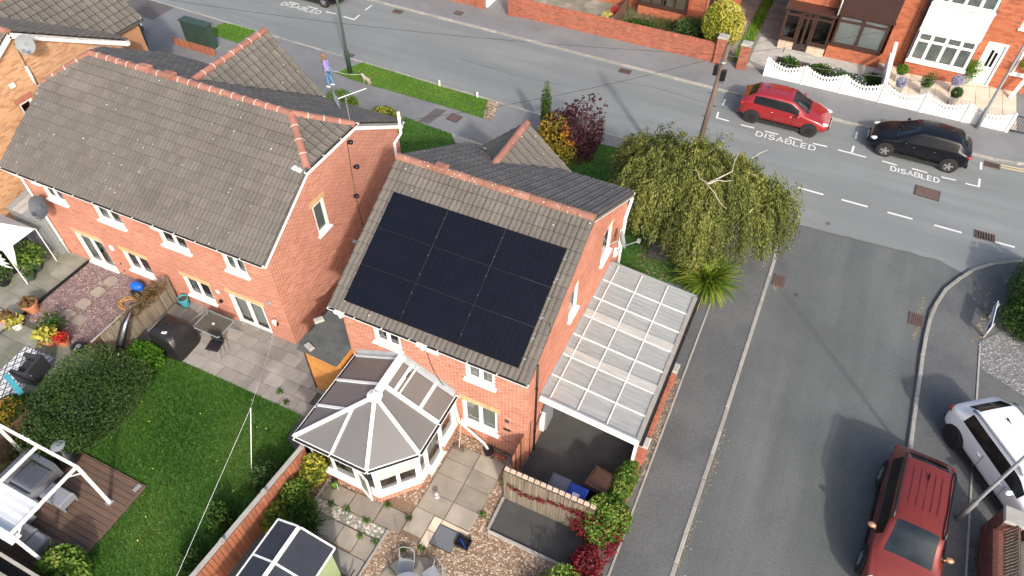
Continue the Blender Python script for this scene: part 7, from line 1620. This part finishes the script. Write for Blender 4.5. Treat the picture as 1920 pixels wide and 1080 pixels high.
# hanging strands of small leaves
ns = 1750; LP = []; LR = []; LD = []; SV = []; SF = []
for i in range(ns):
    a = g_.uniform(0, 6.283); rr = math.sqrt(g_.uniform(.0, 1))
    lob = 1+.16*math.sin(3*a+.6)+.12*math.sin(5*a+2.1)+.07*math.sin(9*a)
    R_ = rr*lob; x, y = C0[0]+2.88*R_*math.cos(a), C0[1]+(2.05 if math.sin(a) > 0 else 1.75)*R_*math.sin(a)
    dome = 4.35*(1-.30*rr**2.2)+.28*math.sin(x*2.3+1)*math.cos(y*2.1)+g_.normal(0, .15)
    if g_.random() < .09: dome += g_.uniform(.1, .55)
    fr_ = max(0, math.cos(a+.75)); ln = g_.uniform(.5, 1.2)+((.5+1.5*fr_)*rr**3 if rr > .5 else 0); ln = min(ln, dome-(1.95-.65*min(1, max(0, (x+3.4)/2.2)))); out = .17*ln*(.4+rr)
    ox, oy = math.cos(a)+g_.normal(0, .45), math.sin(a)+g_.normal(0, .45); cl = .5+.30*math.sin(x*3.1+y*1.7)+.22*math.sin(y*4.3-x*2.2)
    m_ = int(ln*66); tt = g_.random(m_); hx_ = x+ox*out*(1-(1-tt)**2); hy_ = y+oy*out*(1-(1-tt)**2); hz = dome+.10*np.sin(tt*3.1)-ln*tt**1.35
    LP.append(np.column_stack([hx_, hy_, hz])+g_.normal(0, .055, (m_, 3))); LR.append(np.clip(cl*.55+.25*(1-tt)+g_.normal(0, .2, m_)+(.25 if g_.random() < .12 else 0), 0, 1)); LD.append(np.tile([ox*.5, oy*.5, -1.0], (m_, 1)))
LP, LR, LD = np.concatenate(LP), np.concatenate(LR), np.concatenate(LD)
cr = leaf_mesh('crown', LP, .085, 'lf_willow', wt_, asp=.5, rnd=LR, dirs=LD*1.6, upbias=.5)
# strap-leaved clump beside the carport
def strap(name, label, c, n, ln, w, mat, seed, cat='plant', z=.09):
    t = thing(name, label, cat, (c[0], c[1], z)); gg = np.random.default_rng(seed); V = []; F_ = []; r_ = []; sg = 6
    for i in range(n):
        a = gg.uniform(0, 6.283); L = ln*gg.uniform(.6, 1.1); el = gg.uniform(.35, 1.35); rv = gg.random(); b0 = len(V); p = np.array([c[0]+gg.normal(0, .08), c[1]+gg.normal(0, .08), z+.02]); sd = np.array([-math.sin(a), math.cos(a), 0])
        for k in range(sg+1):
            f = k/sg; e = el-1.5*f*f*(1.2-el*.4); ww = w*(1-f**2.2)*.5+.002
            V += [p-sd*ww, p+sd*ww]; p = p+np.array([math.cos(a)*math.cos(e), math.sin(a)*math.cos(e), math.sin(e)])*L/sg
            if k: F_.append((b0+2*k-2, b0+2*k-1, b0+2*k+1, b0+2*k)); r_.append(np.clip(rv*.8+gg.uniform(-.1, .1)+.1*f, 0, 1))
    np_mesh('strap_leaves', np.array(V), np.array(F_), mat, t, np.array(r_)); return t
strap('strap_leaf_plant', 'big yellow-green strap-leaved clump at the carport corner', (G(1322, 538).x, G(1322, 538).y), 430, 1.5, .08, 'lf_strap', 2)
strap('strap_leaf_plant', 'small dark grassy clump at the edge of the deck', (-13.95, 1.35), 90, .8, .03, 'lf_dark', 4); strap('strap_leaf_plant', 'grassy clump between the climbers and the green shed', (-8.6, 5.15), 130, .8, .03, 'lf_mid', 5)
# front garden shrubs behind the houses
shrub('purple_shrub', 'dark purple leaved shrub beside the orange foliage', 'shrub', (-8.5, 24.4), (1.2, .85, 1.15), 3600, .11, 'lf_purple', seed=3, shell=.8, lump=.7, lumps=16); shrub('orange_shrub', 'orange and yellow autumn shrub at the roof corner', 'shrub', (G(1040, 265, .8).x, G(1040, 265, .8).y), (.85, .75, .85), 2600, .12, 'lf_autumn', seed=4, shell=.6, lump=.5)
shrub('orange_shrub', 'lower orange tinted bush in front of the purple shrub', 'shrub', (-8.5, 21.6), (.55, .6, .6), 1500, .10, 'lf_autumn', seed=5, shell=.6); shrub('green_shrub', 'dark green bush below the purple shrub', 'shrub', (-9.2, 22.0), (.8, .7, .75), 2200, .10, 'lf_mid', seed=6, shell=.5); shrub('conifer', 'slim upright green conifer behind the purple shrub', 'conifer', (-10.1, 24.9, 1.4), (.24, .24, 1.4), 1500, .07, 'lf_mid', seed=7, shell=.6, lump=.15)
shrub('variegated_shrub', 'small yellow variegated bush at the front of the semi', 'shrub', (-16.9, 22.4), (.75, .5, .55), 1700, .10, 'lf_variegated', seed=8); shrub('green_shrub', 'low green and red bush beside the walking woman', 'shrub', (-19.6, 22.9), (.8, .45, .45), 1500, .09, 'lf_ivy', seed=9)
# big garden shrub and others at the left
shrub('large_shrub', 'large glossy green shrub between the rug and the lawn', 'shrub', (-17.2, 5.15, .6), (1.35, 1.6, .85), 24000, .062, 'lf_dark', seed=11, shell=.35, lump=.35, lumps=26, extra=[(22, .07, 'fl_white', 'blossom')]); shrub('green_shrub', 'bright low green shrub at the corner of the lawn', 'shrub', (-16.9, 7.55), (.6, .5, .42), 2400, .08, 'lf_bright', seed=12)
shrub('autumn_climber', 'yellowing climber behind the gazebo post', 'shrub', (-18.3, 3.7, .6), (.75, .7, .6), 2800, .075, 'lf_autumn', seed=13, shell=.5); shrub('green_shrub', 'olive green shrub beside the blue board', 'shrub', (-18.9, 4.2, .45), (.65, .6, .45), 2600, .08, 'lf_mid', seed=14); shrub('green_shrub', 'dense green shrub hanging over the deck corner', 'shrub', (-16.5, 4.35, .6), (.65, .45, .55), 2200, .085, 'lf_mid', seed=15)
shrub('glossy_bush', 'glossy yellow-green bush at the bottom edge of the deck', 'shrub', (-13.55, 1.45, .55), (.62, .48, .5), 1500, .12, 'lf_ivy', asp=.6, seed=16); shrub('lawn_shrub', 'small green shrub in front of the board fence', 'shrub', (-10.85, 4.25), (.35, .38, .42), 900, .09, 'lf_mid', seed=17); shrub('lawn_shrub', 'dark round shrub at the clothes pole side of the fence', 'shrub', (-10.55, 5.75), (.42, .4, .45), 1000, .09, 'lf_dark', seed=18); shrub('lawn_shrub', 'leafy shrub low at the board fence end', 'shrub', (-10.75, 2.95), (.38, .4, .4), 900, .10, 'lf_mid', seed=19)
for i, (x, y, rx, ry_, rz2, m_, l) in enumerate(((-9.25, 6.45, .3, .5, .6, 'lf_variegated', 'yellow variegated climber at the conservatory corner'), (-9.3, 5.7, .35, .5, .5, 'lf_ivy', 'green climber on the garden side of the board fence'), (-9.35, 4.9, .33, .5, .45, 'lf_variegated', 'gold splashed shrub by the board fence above the shed'), (-8.85, 5.3, .35, .4, .4, 'lf_mid', 'leafy green shrub between fence and cobbles'))): shrub('fence_climber', l, 'shrub', (x, y, .45+rz2*.4), (rx, ry_, rz2), 1500, .085, m_, seed=20+i)
# ivy and virginia creeper over the driveway wall
for i, (x, y, z, rx, ry_, rz2, m_, n, l) in enumerate(((-1.15, 9.75, .9, .28, .75, .45, 'lf_ivy', 2600, 'bright ivy hanging over the driveway wall'), (-1.2, 8.55, .8, .5, .65, .7, 'lf_ivy', 3200, 'broad ivy mound at the end of the reed screen'), (-1.55, 8.25, .75, .4, .3, .7, 'lf_red', 750, 'crimson creeper climbing the reed screen end'), (-.85, 8.5, .7, .25, .8, .5, 'lf_red', 700, 'crimson creeper spilling onto the pavement side'), (-1.25, 7.3, .6, .45, .6, .55, 'lf_red', 950, 'red creeper below the ivy mound'), (-1.45, 6.5, .55, .5, .65, .5, 'lf_ivy', 2300, 'green creeper mound beside the gravel garden'), (-2.0, 6.1, .3, .5, .4, .3, 'lf_autumn', 900, 'yellowing creeper at the edge of the gravel'), (-1.0, 6.6, .5, .3, .7, .45, 'lf_red', 600, 'dark red creeper along the pavement edge'))): shrub('wall_creeper', l, 'climbing plant', (x, y, z), (rx, ry_, rz2), n, .085, m_, seed=40+i, shell=.5, lump=.4)
cr_ = thing('creeper_trails', 'thin red creeper trails across the reed screen', 'climbing plant', (-2.8, 8.3, .1)); P = np.column_stack([(xx := np.linspace(-4.0, -1.6, 420)), 8.29+rng.normal(0, .02, 420), 1.25+.28*np.sin(xx*2.2)-.18*(xx+4)+rng.normal(0, .07, 420)]); leaf_mesh('leaves', P, .07, 'lf_red', cr_)
# far side planting
shrub('topiary_tree', 'clipped round golden shrub behind the brick gate pier', 'shrub', (-4.95, 35.75, 1.55), (1.05, .85, 1.2), 5200, .12, 'lf_yellow', asp=.5, seed=60, shell=.3, lump=.12); shrub('hedge', 'dark green hedge at the corner of the side road', 'hedge', (9.9, 23.0, .8), (1.15, 1.9, .95), 7000, .085, 'lf_dark', seed=61, lump=.3); shrub('hedge', 'rounded olive hedge beside the street name sign', 'hedge', (9.75, 21.6, .6), (1.0, .8, .75), 3200, .08, 'lf_mid', seed=62)
for i, (x, y, rx, m_, l, cat, ex) in enumerate(((-1.2, 35.6, .45, 'lf_mid', 'green bush with white blooms by the brown porch', 'shrub', 'fl_white'), (.2, 35.5, .5, 'lf_mid', 'white flowering bush in the flower bed', 'shrub', 'fl_white'), (1.35, 35.2, .55, 'lf_dark', 'lilac flowering bush behind the white fence', 'shrub', 'fl_lilac'), (2.1, 35.4, .4, 'lf_dark', 'dense lilac flower mound in the bed', 'shrub', 'fl_lilac'), (2.75, 35.9, .45, 'lf_dark', 'dark green bush by the dividing wall', 'shrub', None))): shrub('flowering_shrub', l, cat, (x, y), (rx, rx*.8, rx*.7), 1000, .09, m_, seed=70+i, extra=[(90 if ex == 'fl_lilac' else 14, .09, ex, 'blossom')] if ex else None)
def planter(px, py, mat, r, label, tall=False, base=None):
    c = G(px, py, .1); t = thing('planter', label, 'plant pot', (c.x, c.y, .105)); mb = MB(); mb.raw([(-.13, -.13, 0), (.13, -.13, 0), (.13, .13, 0), (-.13, .13, 0), (-.19, -.19, .42), (.19, -.19, .42), (.19, .19, .42), (-.19, .19, .42)], [(0, 3, 2, 1), (4, 5, 6, 7), (0, 1, 5, 4), (1, 2, 6, 5), (2, 3, 7, 6), (3, 0, 4, 7)]); mb.build('pot', 'concrete', t, local=True)
    P, rn, d_ = blob_pts(1100, (c.x, c.y, .105+.42+r*.8), (r, r, r*(1.5 if tall else .95)), shell=.3 if not tall else .8, lump=.1 if not tall else .5, seed=int(px)); leaf_mesh('foliage', P, .075, mat, t, rnd=rn)
planter(1683, 152, 'lf_bright', .26, 'square pot with a bright green ball plant by the dividing wall'); planter(1681, 175, 'fl_lilac', .24, 'square pot with a lilac ball plant behind the white fence'); planter(1729, 175, 'lf_mid', .28, 'square pot with a loose leafy plant before the white bay', True); planter(1785, 172, 'fl_lilac', .25, 'square pot with a purple ball plant at the bay corner'); planter(1783, 195, 'lf_dark', .26, 'square pot with a dark green ball plant behind the fence'); planter(1808, 155, 'lf_bright', .36, 'square pot with a tall leafy plant beside the white door', True)
for (x, y, l, mt) in ((-11.2, 35.9, 'potted yellow flowers by the board fence', 'fl_yellow'), (-10.95, 36.8, 'potted red flowers by the bay wall', 'fl_red'), (-11.3, 35.2, 'low potted red flowers at the garden wall', 'fl_red')): pot(x, y, .2, .3, 'terracotta', l, (260, mt, .1, .34, .26))
hb = thing('hanging_basket', 'pale flowering hanging basket beside the white door', 'hanging basket', (8.95, 37.9, 1.75)); mb = MB(); mb.tube([(8.95, 38.24, 2.1), (8.95, 37.9, 2.15), (8.95, 37.9, 1.75)], .012, 6); mb.build('bracket', 'black_plastic', hb); P, rn, d_ = blob_pts(380, (8.95, 37.9, 1.65), (.25, .25, .24), shell=.5, seed=81); leaf_mesh('flowers', P, .09, 'lf_variegated', hb, rnd=rn)
# ------------------------------------------------------------------ grass areas
def grass_area(name, poly, mat, dens, h, w, soil='soil_grass', z=.09):
    o = sheet_obj(name, poly, z, soil); P = scatter(poly, dens); gv = np.clip(.5+.25*np.sin(P[:, 0]*1.7+1)*np.cos(P[:, 1]*2.3)+rng.normal(0, .22, len(P)), 0, 1); stuff(blades('grass_blades', P, z, h, w, mat, o, lean=1.0, rnd=gv)); return o
grass_area('grass_verge', G2((630, 137), (681, 116), (826, 162), (915, 187), (906, 222), (850, 204), (655, 148), z=.09), 'grass_verge', 620, .045, .016); grass_area('verge_patch', G2((383, 60), (420, 42), (482, 56), (447, 81), z=.09), 'grass_verge', 520, .045, .018)
grass_area('front_lawn', G2((738, 290), (742, 232), (757, 219), (847, 251), (856, 275), (800, 300), z=.09), 'grass', 600, .045, .015); grass_area('corner_lawn', [(-10.5, 18.5), (-9.5, 25.2), (-5.5, 25.6), (-3.6, 24.3), (-1.9, 23.3), (-.95, 21.5), (-.8, 18.75), (-3.95, 18.3), (-3.95, 17.6), (-6.4, 18.6)], 'grass', 480, .045, .016)
lit = stuff(stones('leaf_litter', scatter([(-3.9, 18.4), (-1.0, 18.8), (-1.1, 20.2), (-3.9, 20.4)], 90), .10, .07, 'leaf_litter', flat=.2)); tag(lit, 'scattered yellow leaves on the lawn beside the carport', 'leaves')
gs_ = sheet_obj('gravel_strip', G2((915, 187), (937, 193), (922, 226), (906, 222), z=.09), .09, 'gravel_base_tan'); stuff(stones('gravel_stones', scatter(G2((915, 187), (937, 193), (922, 226), (906, 222), z=.09), 260), .09, .08, 'gravel_tan', gs_))
P = scatter([(-10.5, 34.9), (-5.3, 34.9), (-5.3, 38.1), (-10.5, 38.1)], 420); stuff(blades('rough_grass', P, .09, .28, .02, 'grass_rough', yard1, lean=.9, rnd=np.clip(.4+.5*np.sin(P[:, 0]*1.1)+rng.normal(0, .2, len(P)), 0, 1))); shrub('rough_bush', 'straggly green weeds in the overgrown front garden', 'weeds', (-9.3, 35.7), (1.0, .6, .4), 1600, .11, 'lf_mid', seed=90, shell=.8); shrub('rough_bush', 'dark brambles beside the golden shrub', 'weeds', (-6.6, 36.5), (.9, .8, .6), 1700, .11, 'lf_dark', seed=91, shell=.8)
grass_area('alley_grass', [(-4.0, 35), (-3.4, 35), (-3.4, 50), (-4.0, 50)], 'grass_verge', 260, .15, .02)
rgv = sheet_obj('corner_gravel', G2((1836, 640), (1920, 600), (1945, 760), (1838, 690), z=.09), .09, 'gravel_base_grey'); stuff(stones('gravel_stones', scatter(G2((1836, 640), (1920, 600), (1945, 760), (1838, 690), z=.09), 300), .09, .07, 'gravel_grey', rgv)); stuff(stones('leaf_litter', scatter(G2((1822, 640), (1838, 640), (1860, 540), (1846, 560), z=.08), 130), .08, .08, 'leaf_litter', rgv, flat=.2))
# weeds in the slabs
for i, (x, y) in enumerate(((623, 945), (650, 956), (727, 947), (767, 972), (676, 1006), (703, 1017), (790, 1028), (905, 965), (525, 735), (537, 755), (688, 978), (755, 1030))):
    c = G(x, y, .12); P, rn, d_ = blob_pts(90, (c.x, c.y, .15), (.12, .1, .07), shell=1, seed=100+i); o = leaf_mesh('weed_tuft', P, .055, 'lf_bright' if i % 3 else 'lf_mid', None, rnd=rn); tag(o, 'small green weed tuft growing between the patio slabs', 'weed', 'weeds in the paving joints')
P = scatter(lawnp, 1.6); o = stuff(leaf_mesh('fallen_petals', np.column_stack([P, np.full(len(P), .15)]), .05, 'fl_yellow', lawn, asp=.7))
# ------------------------------------------------------------------ street furniture and wires
tp = thing('telegraph_pole', 'weathered wooden telegraph pole rising behind the weeping tree', 'pole', (-3.25, 23.6, .08)); _a, _b = OY(1310, 272, 23.6), OY(1366, 83, 23.6); PX = lambda z: _a.x+(_b.x-_a.x)*(z-_a.z)/(_b.z-_a.z); tp.location.x = PX(.08)
mb = MB(); mb.tube([(PX(.05), 23.6, .05), (PX(3.3), 23.6, 3.3), (PX(_b.z), 23.6, _b.z)], [.12, .105, .085], 14); mb.build('shaft', 'pole_wood', tp, smooth=True)
for dx, dz in ((-.17, 5.95), (.16, 5.8)): mb = MB(); mb.cbox((PX(dz)+dx, 23.52, dz), (.14, .14, .42), bev=.03); mb.build('terminal_box', 'black_plastic', tp)
mb = MB(); mb.lathe([(.12, 0), (.13, .05), (.12, .08)], (PX(6.2), 23.6, 6.2), 12); mb.build('collar', 'steel', tp)
mb = MB()
for k in range(6): mb.tube([(PX(3+.5*k), 23.6, 3.0+.5*k), (PX(3+.5*k)+(.22 if k % 2 else -.22), 23.5, 3.0+.5*k)], .012, 5)
mb.build('step_irons', 'iron', tp)
def wire(a, b, sag, label):
    a, b = Vector(a), Vector(b); mb = MB(); mb.tube([a.lerp(b, t)-Vector((0, 0, sag*4*t*(1-t))) for t in np.linspace(0, 1, 14)], .006, 5); tag(mb.build('overhead_wire', 'black_plastic'), label, 'wire', 'telephone wires from the pole')
top = (PX(6.5), 23.6, 6.5)
wire(top, (-28.3, 20.8, 4.6), .35, 'telephone wire crossing the road toward the buff house'); wire(top, S(vx1-.2, by, ez), .25, 'telephone wire from the pole down to the semi roof corner'); wire(top, (8.2, 38.2, 4.8), .3, 'telephone wire running to the white bay house'); wire(top, (-8.5, 38.2, 4.6), .3, 'telephone wire running to the curtained bay house'); wire(top, (2.0, 37.6, 4.4), .25, 'telephone wire running to the brown bay house'); wire(top, (14, 30, 5.6), .3, 'telephone wire leading along the road past the black car')
def lamp_post(x, y, h, r, mat, label, base=.9):
    t = thing('lamp_post', label, 'lamp post', (x, y, .07), group='street lamp posts'); mb = MB(); mb.lathe([(r*1.7, 0), (r*1.7, base), (r*1.05, base+.12), (r*.8, h)], (x, y, .05), 14); mb.build('column', mat, t, smooth=True)
    mb = MB(); mb.tube([(x, y, h), (x, y+.1, h+.25), (x, y+.8, h+.35)], r*.6, 8); mb.build('arm', mat, t); mb = MB(); mb.ell((x, y+1.0, h+.34), (.14, .32, .09), 10, 6); mb.build('lantern', 'grey_metal', t); return t
p = G(657, 137, .08); lamp_post(p.x, p.y, 6.2, .065, 'green_metal', 'dark green lamp post standing at the end of the grass verge', base=1.2); lamp_post(7.71, 13.25, 6.0, .045, 'grey_metal', 'grey lamp post between the red car and the brick pier', base=1.1); p = G(1831, 238, .08); lamp_post(p.x, p.y-.05, 6.2, .06, 'grey_paint', 'blue grey lamp post in front of the white fence', base=1.0)
for (x, y), l in (((824, 158), 'small white post on the grass verge nearer the lamp'), ((895, 180), 'small white post near the gravel end of the verge')): c = G(x, y+2, .09); mb = MB(); mb.lathe([(.05, 0), (.055, .05), (.055, .24), (.03, .27)], (c.x, c.y, .09), 10); tag(mb.build('verge_marker', 'upvc_matt'), l, 'post', 'white marker posts on the verge')
cb = thing('utility_cabinet', 'dark green utility cabinet on the pavement', 'cabinet', (-29.6, 24.2, .08)); mb = MB(); mb.cbox((-29.55, 24.35, .75), (1.75, .42, 1.3), rz=-.0, bev=.03); mb.build('body', 'green_metal', cb); mb = MB(); mb.cbox((-29.55, 24.35, 1.42), (1.85, .52, .06), bev=.02); mb.build('lid', 'green_metal', cb); mb = MB(); mb.box(-30.45, 24.1, .05, -28.65, 24.6, .1); mb.build('plinth', 'concrete', cb)
for s in (-.44, .44): mb = MB(); mb.box(-29.55+s-.42, 24.125, .18, -29.55+s+.42, 24.138, 1.33); mb.build('door', 'green_metal', cb)
pf = thing('picket_fence', 'low orange picket fence below the green cabinet', 'fence', (-29.5, 23.75, .08))
for i in range(20): mb = MB(); x = -30.9+.14*i; mb.box(x, 23.74, .1, x+.09, 23.765, .55); mb.build('picket', 'fence_orange', pf)
mb = MB(); mb.box(-30.95, 23.77, .35, -28.1, 23.79, .41); mb.build('rail', 'fence_orange', pf)
for (a, b_, l) in (((-35.1, 24.2), (-34.6, 23.2), 'dark green gate leaf with white edge by the navy car'), ((-32.15, 23.1), (-32.0, 22.0), 'white edged gate leaf beside the navy car')): dgt = thing('drive_gate', l, 'gate', (*a, .08), group='drive gates'); mb = MB(); mb.bar((*a, .75), (*b_, .75), .05, 1.2); mb.build('leaf', 'green_metal', dgt); mb = MB(); mb.bar((*a, 1.38), (*b_, 1.38), .09, .06); mb.build('cap', 'upvc', dgt)
sn = thing('street_sign', 'white street name sign with blue lower band by the corner gravel', 'sign', (8.25, 21.2, .08)); A_, B_ = Vector((8.17, 20.62, 0)), Vector((8.36, 22.0, 0)); mb = MB(); mb.bar(A_+Vector((0, 0, .62)), B_+Vector((0, 0, .62)), .02, .34); mb.build('plate', 'sign_white', sn); dn_ = Vector((-1, .14, 0)).normalized()*.013
mb = MB(); q0, q1 = A_.lerp(B_, .02)+dn_, A_.lerp(B_, .28)+dn_; mb.bar(q0+Vector((0, 0, .62)), q1+Vector((0, 0, .62)), .006, .32); mb.build('blue_band', 'sign_blue', sn)
mb = MB()
for i in range(7): q0, q1 = A_.lerp(B_, .36+.085*i)+dn_, A_.lerp(B_, .40+.085*i)+dn_; mb.bar(q0+Vector((0, 0, .66)), q1+Vector((0, 0, .66)), .006, .13)
stuff(mb.build('lettering', 'sign_blue', sn))
for f in (.12, .88): q = A_.lerp(B_, f); mb = MB(); mb.box(q.x+.012, q.y-.035, .05, q.x+.07, q.y+.035, .80); mb.build('post', 'timber_grey', sn)
es = sheet_obj('right_edging', [(8.10, 20.3), (8.16, 20.3), (8.02, 11.0), (7.96, 11.0)], .10, 'concrete'); sheet_obj('right_drive', [(8.17, 20.2), (14, 18.2), (14, 9), (8.03, 9)], .079, 'asphalt_path')
pier('tall brick gate pier with stone cap beside the white car', 8.55, 13.05, w=.46, h=1.4, group='gate piers by the white car', brick='brick_shaded'); brick_wall('boundary_wall', 'red brick boundary wall below a slatted timber fence', 'wall', (8.42, 12.82), (8.42, 8.5), .85, th=.30, cop='brick_shaded', brick='brick_shaded')
sf_ = thing('slatted_fence', 'weathered timber slat fence on the brick boundary wall', 'fence', (8.5, 11, .95))
for i in range(44): y = 8.7+.094*i; mb = MB(); mb.bar((8.48, y, 1.05), (8.62, y+.03, 1.50), .05, .02); mb.build('slat', 'slat_brown', sf_)
mb = MB(); mb.box(8.62, 8.6, 1.0, 8.66, 12.82, 1.06); mb.build('rail', 'fence_brown', sf_); mb = MB(); mb.box(8.64, 8.6, 1.40, 8.68, 12.82, 1.46); mb.build('rail', 'fence_brown', sf_)
P = scatter([(8.05, 11.3), (8.25, 11.3), (8.25, 12.8), (8.05, 12.8)], 160); o = leaf_mesh('weed_strip', np.column_stack([P, np.full(len(P), .13)]), .08, 'lf_mid', None); tag(stuff(o), 'weeds at the foot of the brick boundary wall', 'weeds')
# ------------------------------------------------------------------ woman with dog
def skin_body(parent, name, joints, edges, mat, sub=2, root=0):
    me = bpy.data.meshes.new(name); me.from_pydata([j[0] for j in joints], edges, []); o = link(name, me, parent); sm = o.modifiers.new('skin', 'SKIN'); sm.use_smooth_shade = True
    if not me.skin_vertices: 
        bm = bmesh.new(); bm.from_mesh(me); bm.verts.layers.skin.verify(); bm.to_mesh(me); bm.free()
    for v, j in zip(me.skin_vertices[0].data, joints): v.radius = (j[1], j[1]) if not hasattr(j[1], '__len__') else j[1]; v.use_root = False
    me.skin_vertices[0].data[root].use_root = True; ss = o.modifiers.new('s', 'SUBSURF'); ss.levels = ss.render_levels = sub; me.materials.append(MATS[mat]); return o
wp_ = G(620, 162, .08); pw = thing('person', 'person in a lilac cardigan and blue jeans walking a small dog', 'person', (wp_.x, wp_.y, .078), math.radians(200))
# local: facing +x
skin_body(pw, 'body', [((0, 0, .92), (.135, .15)), ((.01, 0, 1.12), (.115, .14)), ((.03, 0, 1.33), (.12, .165)), ((.05, 0, 1.44), .055), ((.075, 0, 1.53), .05), ((.03, .17, 1.36), .06), ((-.03, .23, 1.10), .045), ((.06, .25, .88), .035), ((.03, -.17, 1.36), .06), ((-.04, -.22, 1.10), .045), ((.10, -.24, .92), .035), ((0, .09, .86), .105), ((.06, .10, .48), .068), ((.02, .10, .09), .045), ((0, -.09, .86), .105), ((-.02, -.10, .48), .068), ((-.14, -.10, .10), .045)],
          [(0, 1), (1, 2), (2, 3), (3, 4), (2, 5), (5, 6), (6, 7), (2, 8), (8, 9), (9, 10), (0, 11), (11, 12), (12, 13), (0, 14), (14, 15), (15, 16)], 'skin')
skin_body(pw, 'cardigan', [((0, 0, .86), (.155, .175)), ((.01, 0, 1.10), (.132, .158)), ((.03, 0, 1.34), (.135, .175)), ((.045, 0, 1.43), .075), ((.03, .17, 1.36), .072), ((-.03, .23, 1.10), .057), ((.05, .25, .91), .046), ((.03, -.17, 1.36), .072), ((-.04, -.22, 1.10), .057), ((.09, -.24, .94), .046)], [(0, 1), (1, 2), (2, 3), (2, 4), (4, 5), (5, 6), (2, 7), (7, 8), (8, 9)], 'cardigan')
skin_body(pw, 'jeans', [((0, 0, .92), (.145, .165)), ((0, .09, .84), .115), ((.06, .10, .48), .082), ((.02, .10, .12), .066), ((0, -.09, .84), .115), ((-.02, -.10, .48), .082), ((-.14, -.10, .13), .066)], [(0, 1), (1, 2), (2, 3), (0, 4), (4, 5), (5, 6)], 'jeans')
mb = MB(); mb.ell((.10, 0, 1.62), (.10, .078, .125), 14, 12); mb.ell((.20, 0, 1.61), (.022, .016, .022), 8, 6); mb.build('head', 'skin', pw, local=True, smooth=True)
for s in (-1, 1): mb = MB(); mb.ell((.192, s*.032, 1.635), (.010, .014, .009), 8, 6); mb.build('eye', 'black_plastic', pw, local=True); mb = MB(); mb.ell((.09, s*.08, 1.615), (.02, .01, .03), 8, 6); mb.build('ear', 'skin', pw, local=True)
mb = MB(); mb.ell((.197, 0, 1.565), (.008, .025, .007), 8, 6); mb.build('mouth', 'tail_red', pw, local=True)
mb = MB(); mb.ell((.07, 0, 1.655), (.115, .10, .12), 14, 10); mb.ell((.0, 0, 1.55), (.075, .10, .15), 12, 8); mb.build('hair', 'hair_brown', pw, local=True, smooth=True)
for s, fx_, fz in ((1, .07, .045), (-1, -.08, .05)): mb = MB(); mb.ell((fx_, s*.10, fz), (.13, .048, .045), 10, 8); mb.build('shoe', 'upvc_matt', pw, local=True, smooth=True)
for s, hx_, hz in ((1, .07, .84), (-1, .115, .88)):
    hand = MB(); hand.ell((hx_, s*.25, hz-.02), (.022, .04, .045), 8, 6)
    for k in range(4): hand.tube([(hx_, s*.25+(-.03+.02*k), hz-.05), (hx_+.015, s*.25+(-.03+.02*k), hz-.085), (hx_+.03, s*.25+(-.028+.019*k), hz-.10-.006*(1.5-abs(k-1.5)))], [.0095, .009, .007], 6)
    hand.tube([(hx_+.01, s*.25-s*.04, hz-.01), (hx_+.035, s*.25-s*.05, hz-.04), (hx_+.045, s*.25-s*.045, hz-.06)], [.011, .010, .008], 6); hand.build('hand', 'skin', pw, local=True, smooth=True)
dp_ = G(689, 157, .09); dog = thing('dog', 'small pale terrier on a lead at the edge of the verge', 'dog', (dp_.x, dp_.y, .085), math.radians(165))
skin_body(dog, 'body', [((0, 0, .27), .09), ((.18, 0, .27), .105), ((-.18, 0, .27), .085), ((.27, 0, .36), .06), ((.33, 0, .43), .065), ((.42, 0, .40), .032), ((-.26, 0, .36), .022), ((-.28, 0, .45), .018), ((.17, .06, .15), .03), ((.16, .06, .02), .022), ((.17, -.06, .15), .03), ((.20, -.06, .02), .022), ((-.15, .06, .18), .038), ((-.20, .06, .10), .022), ((-.17, .06, .02), .022), ((-.15, -.06, .18), .038), ((-.21, -.06, .10), .022), ((-.18, -.06, .02), .022)],
          [(0, 1), (0, 2), (1, 3), (3, 4), (4, 5), (2, 6), (6, 7), (1, 8), (8, 9), (1, 10), (10, 11), (2, 12), (12, 13), (13, 14), (2, 15), (15, 16), (16, 17)], 'dog_fur')
for s in (-1, 1): mb = MB(); mb.raw([(.30, s*.03, .47), (.34, s*.06, .47), (.32, s*.055, .54)], [(0, 1, 2), (2, 1, 0)]); mb.build('ear', 'hair_brown', dog, local=True)
mb = MB(); mb.ell((.455, 0, .405), (.012, .014, .01), 8, 6); mb.build('nose', 'black_plastic', dog, local=True)
hw_ = pw.location+Vector((.11*math.cos(math.radians(200))+.24*math.sin(math.radians(200)), .11*math.sin(math.radians(200))-.24*math.cos(math.radians(200)), .80)); nk = dog.location+Vector((.27*math.cos(math.radians(165)), .27*math.sin(math.radians(165)), .40))
mb = MB(); mb.tube([hw_, hw_.lerp(nk, .5)-Vector((0, 0, .12)), nk], .006, 5); tag(mb.build('dog_lead', 'upvc_matt'), 'pale lead from the hand of the person to the dog', 'lead')
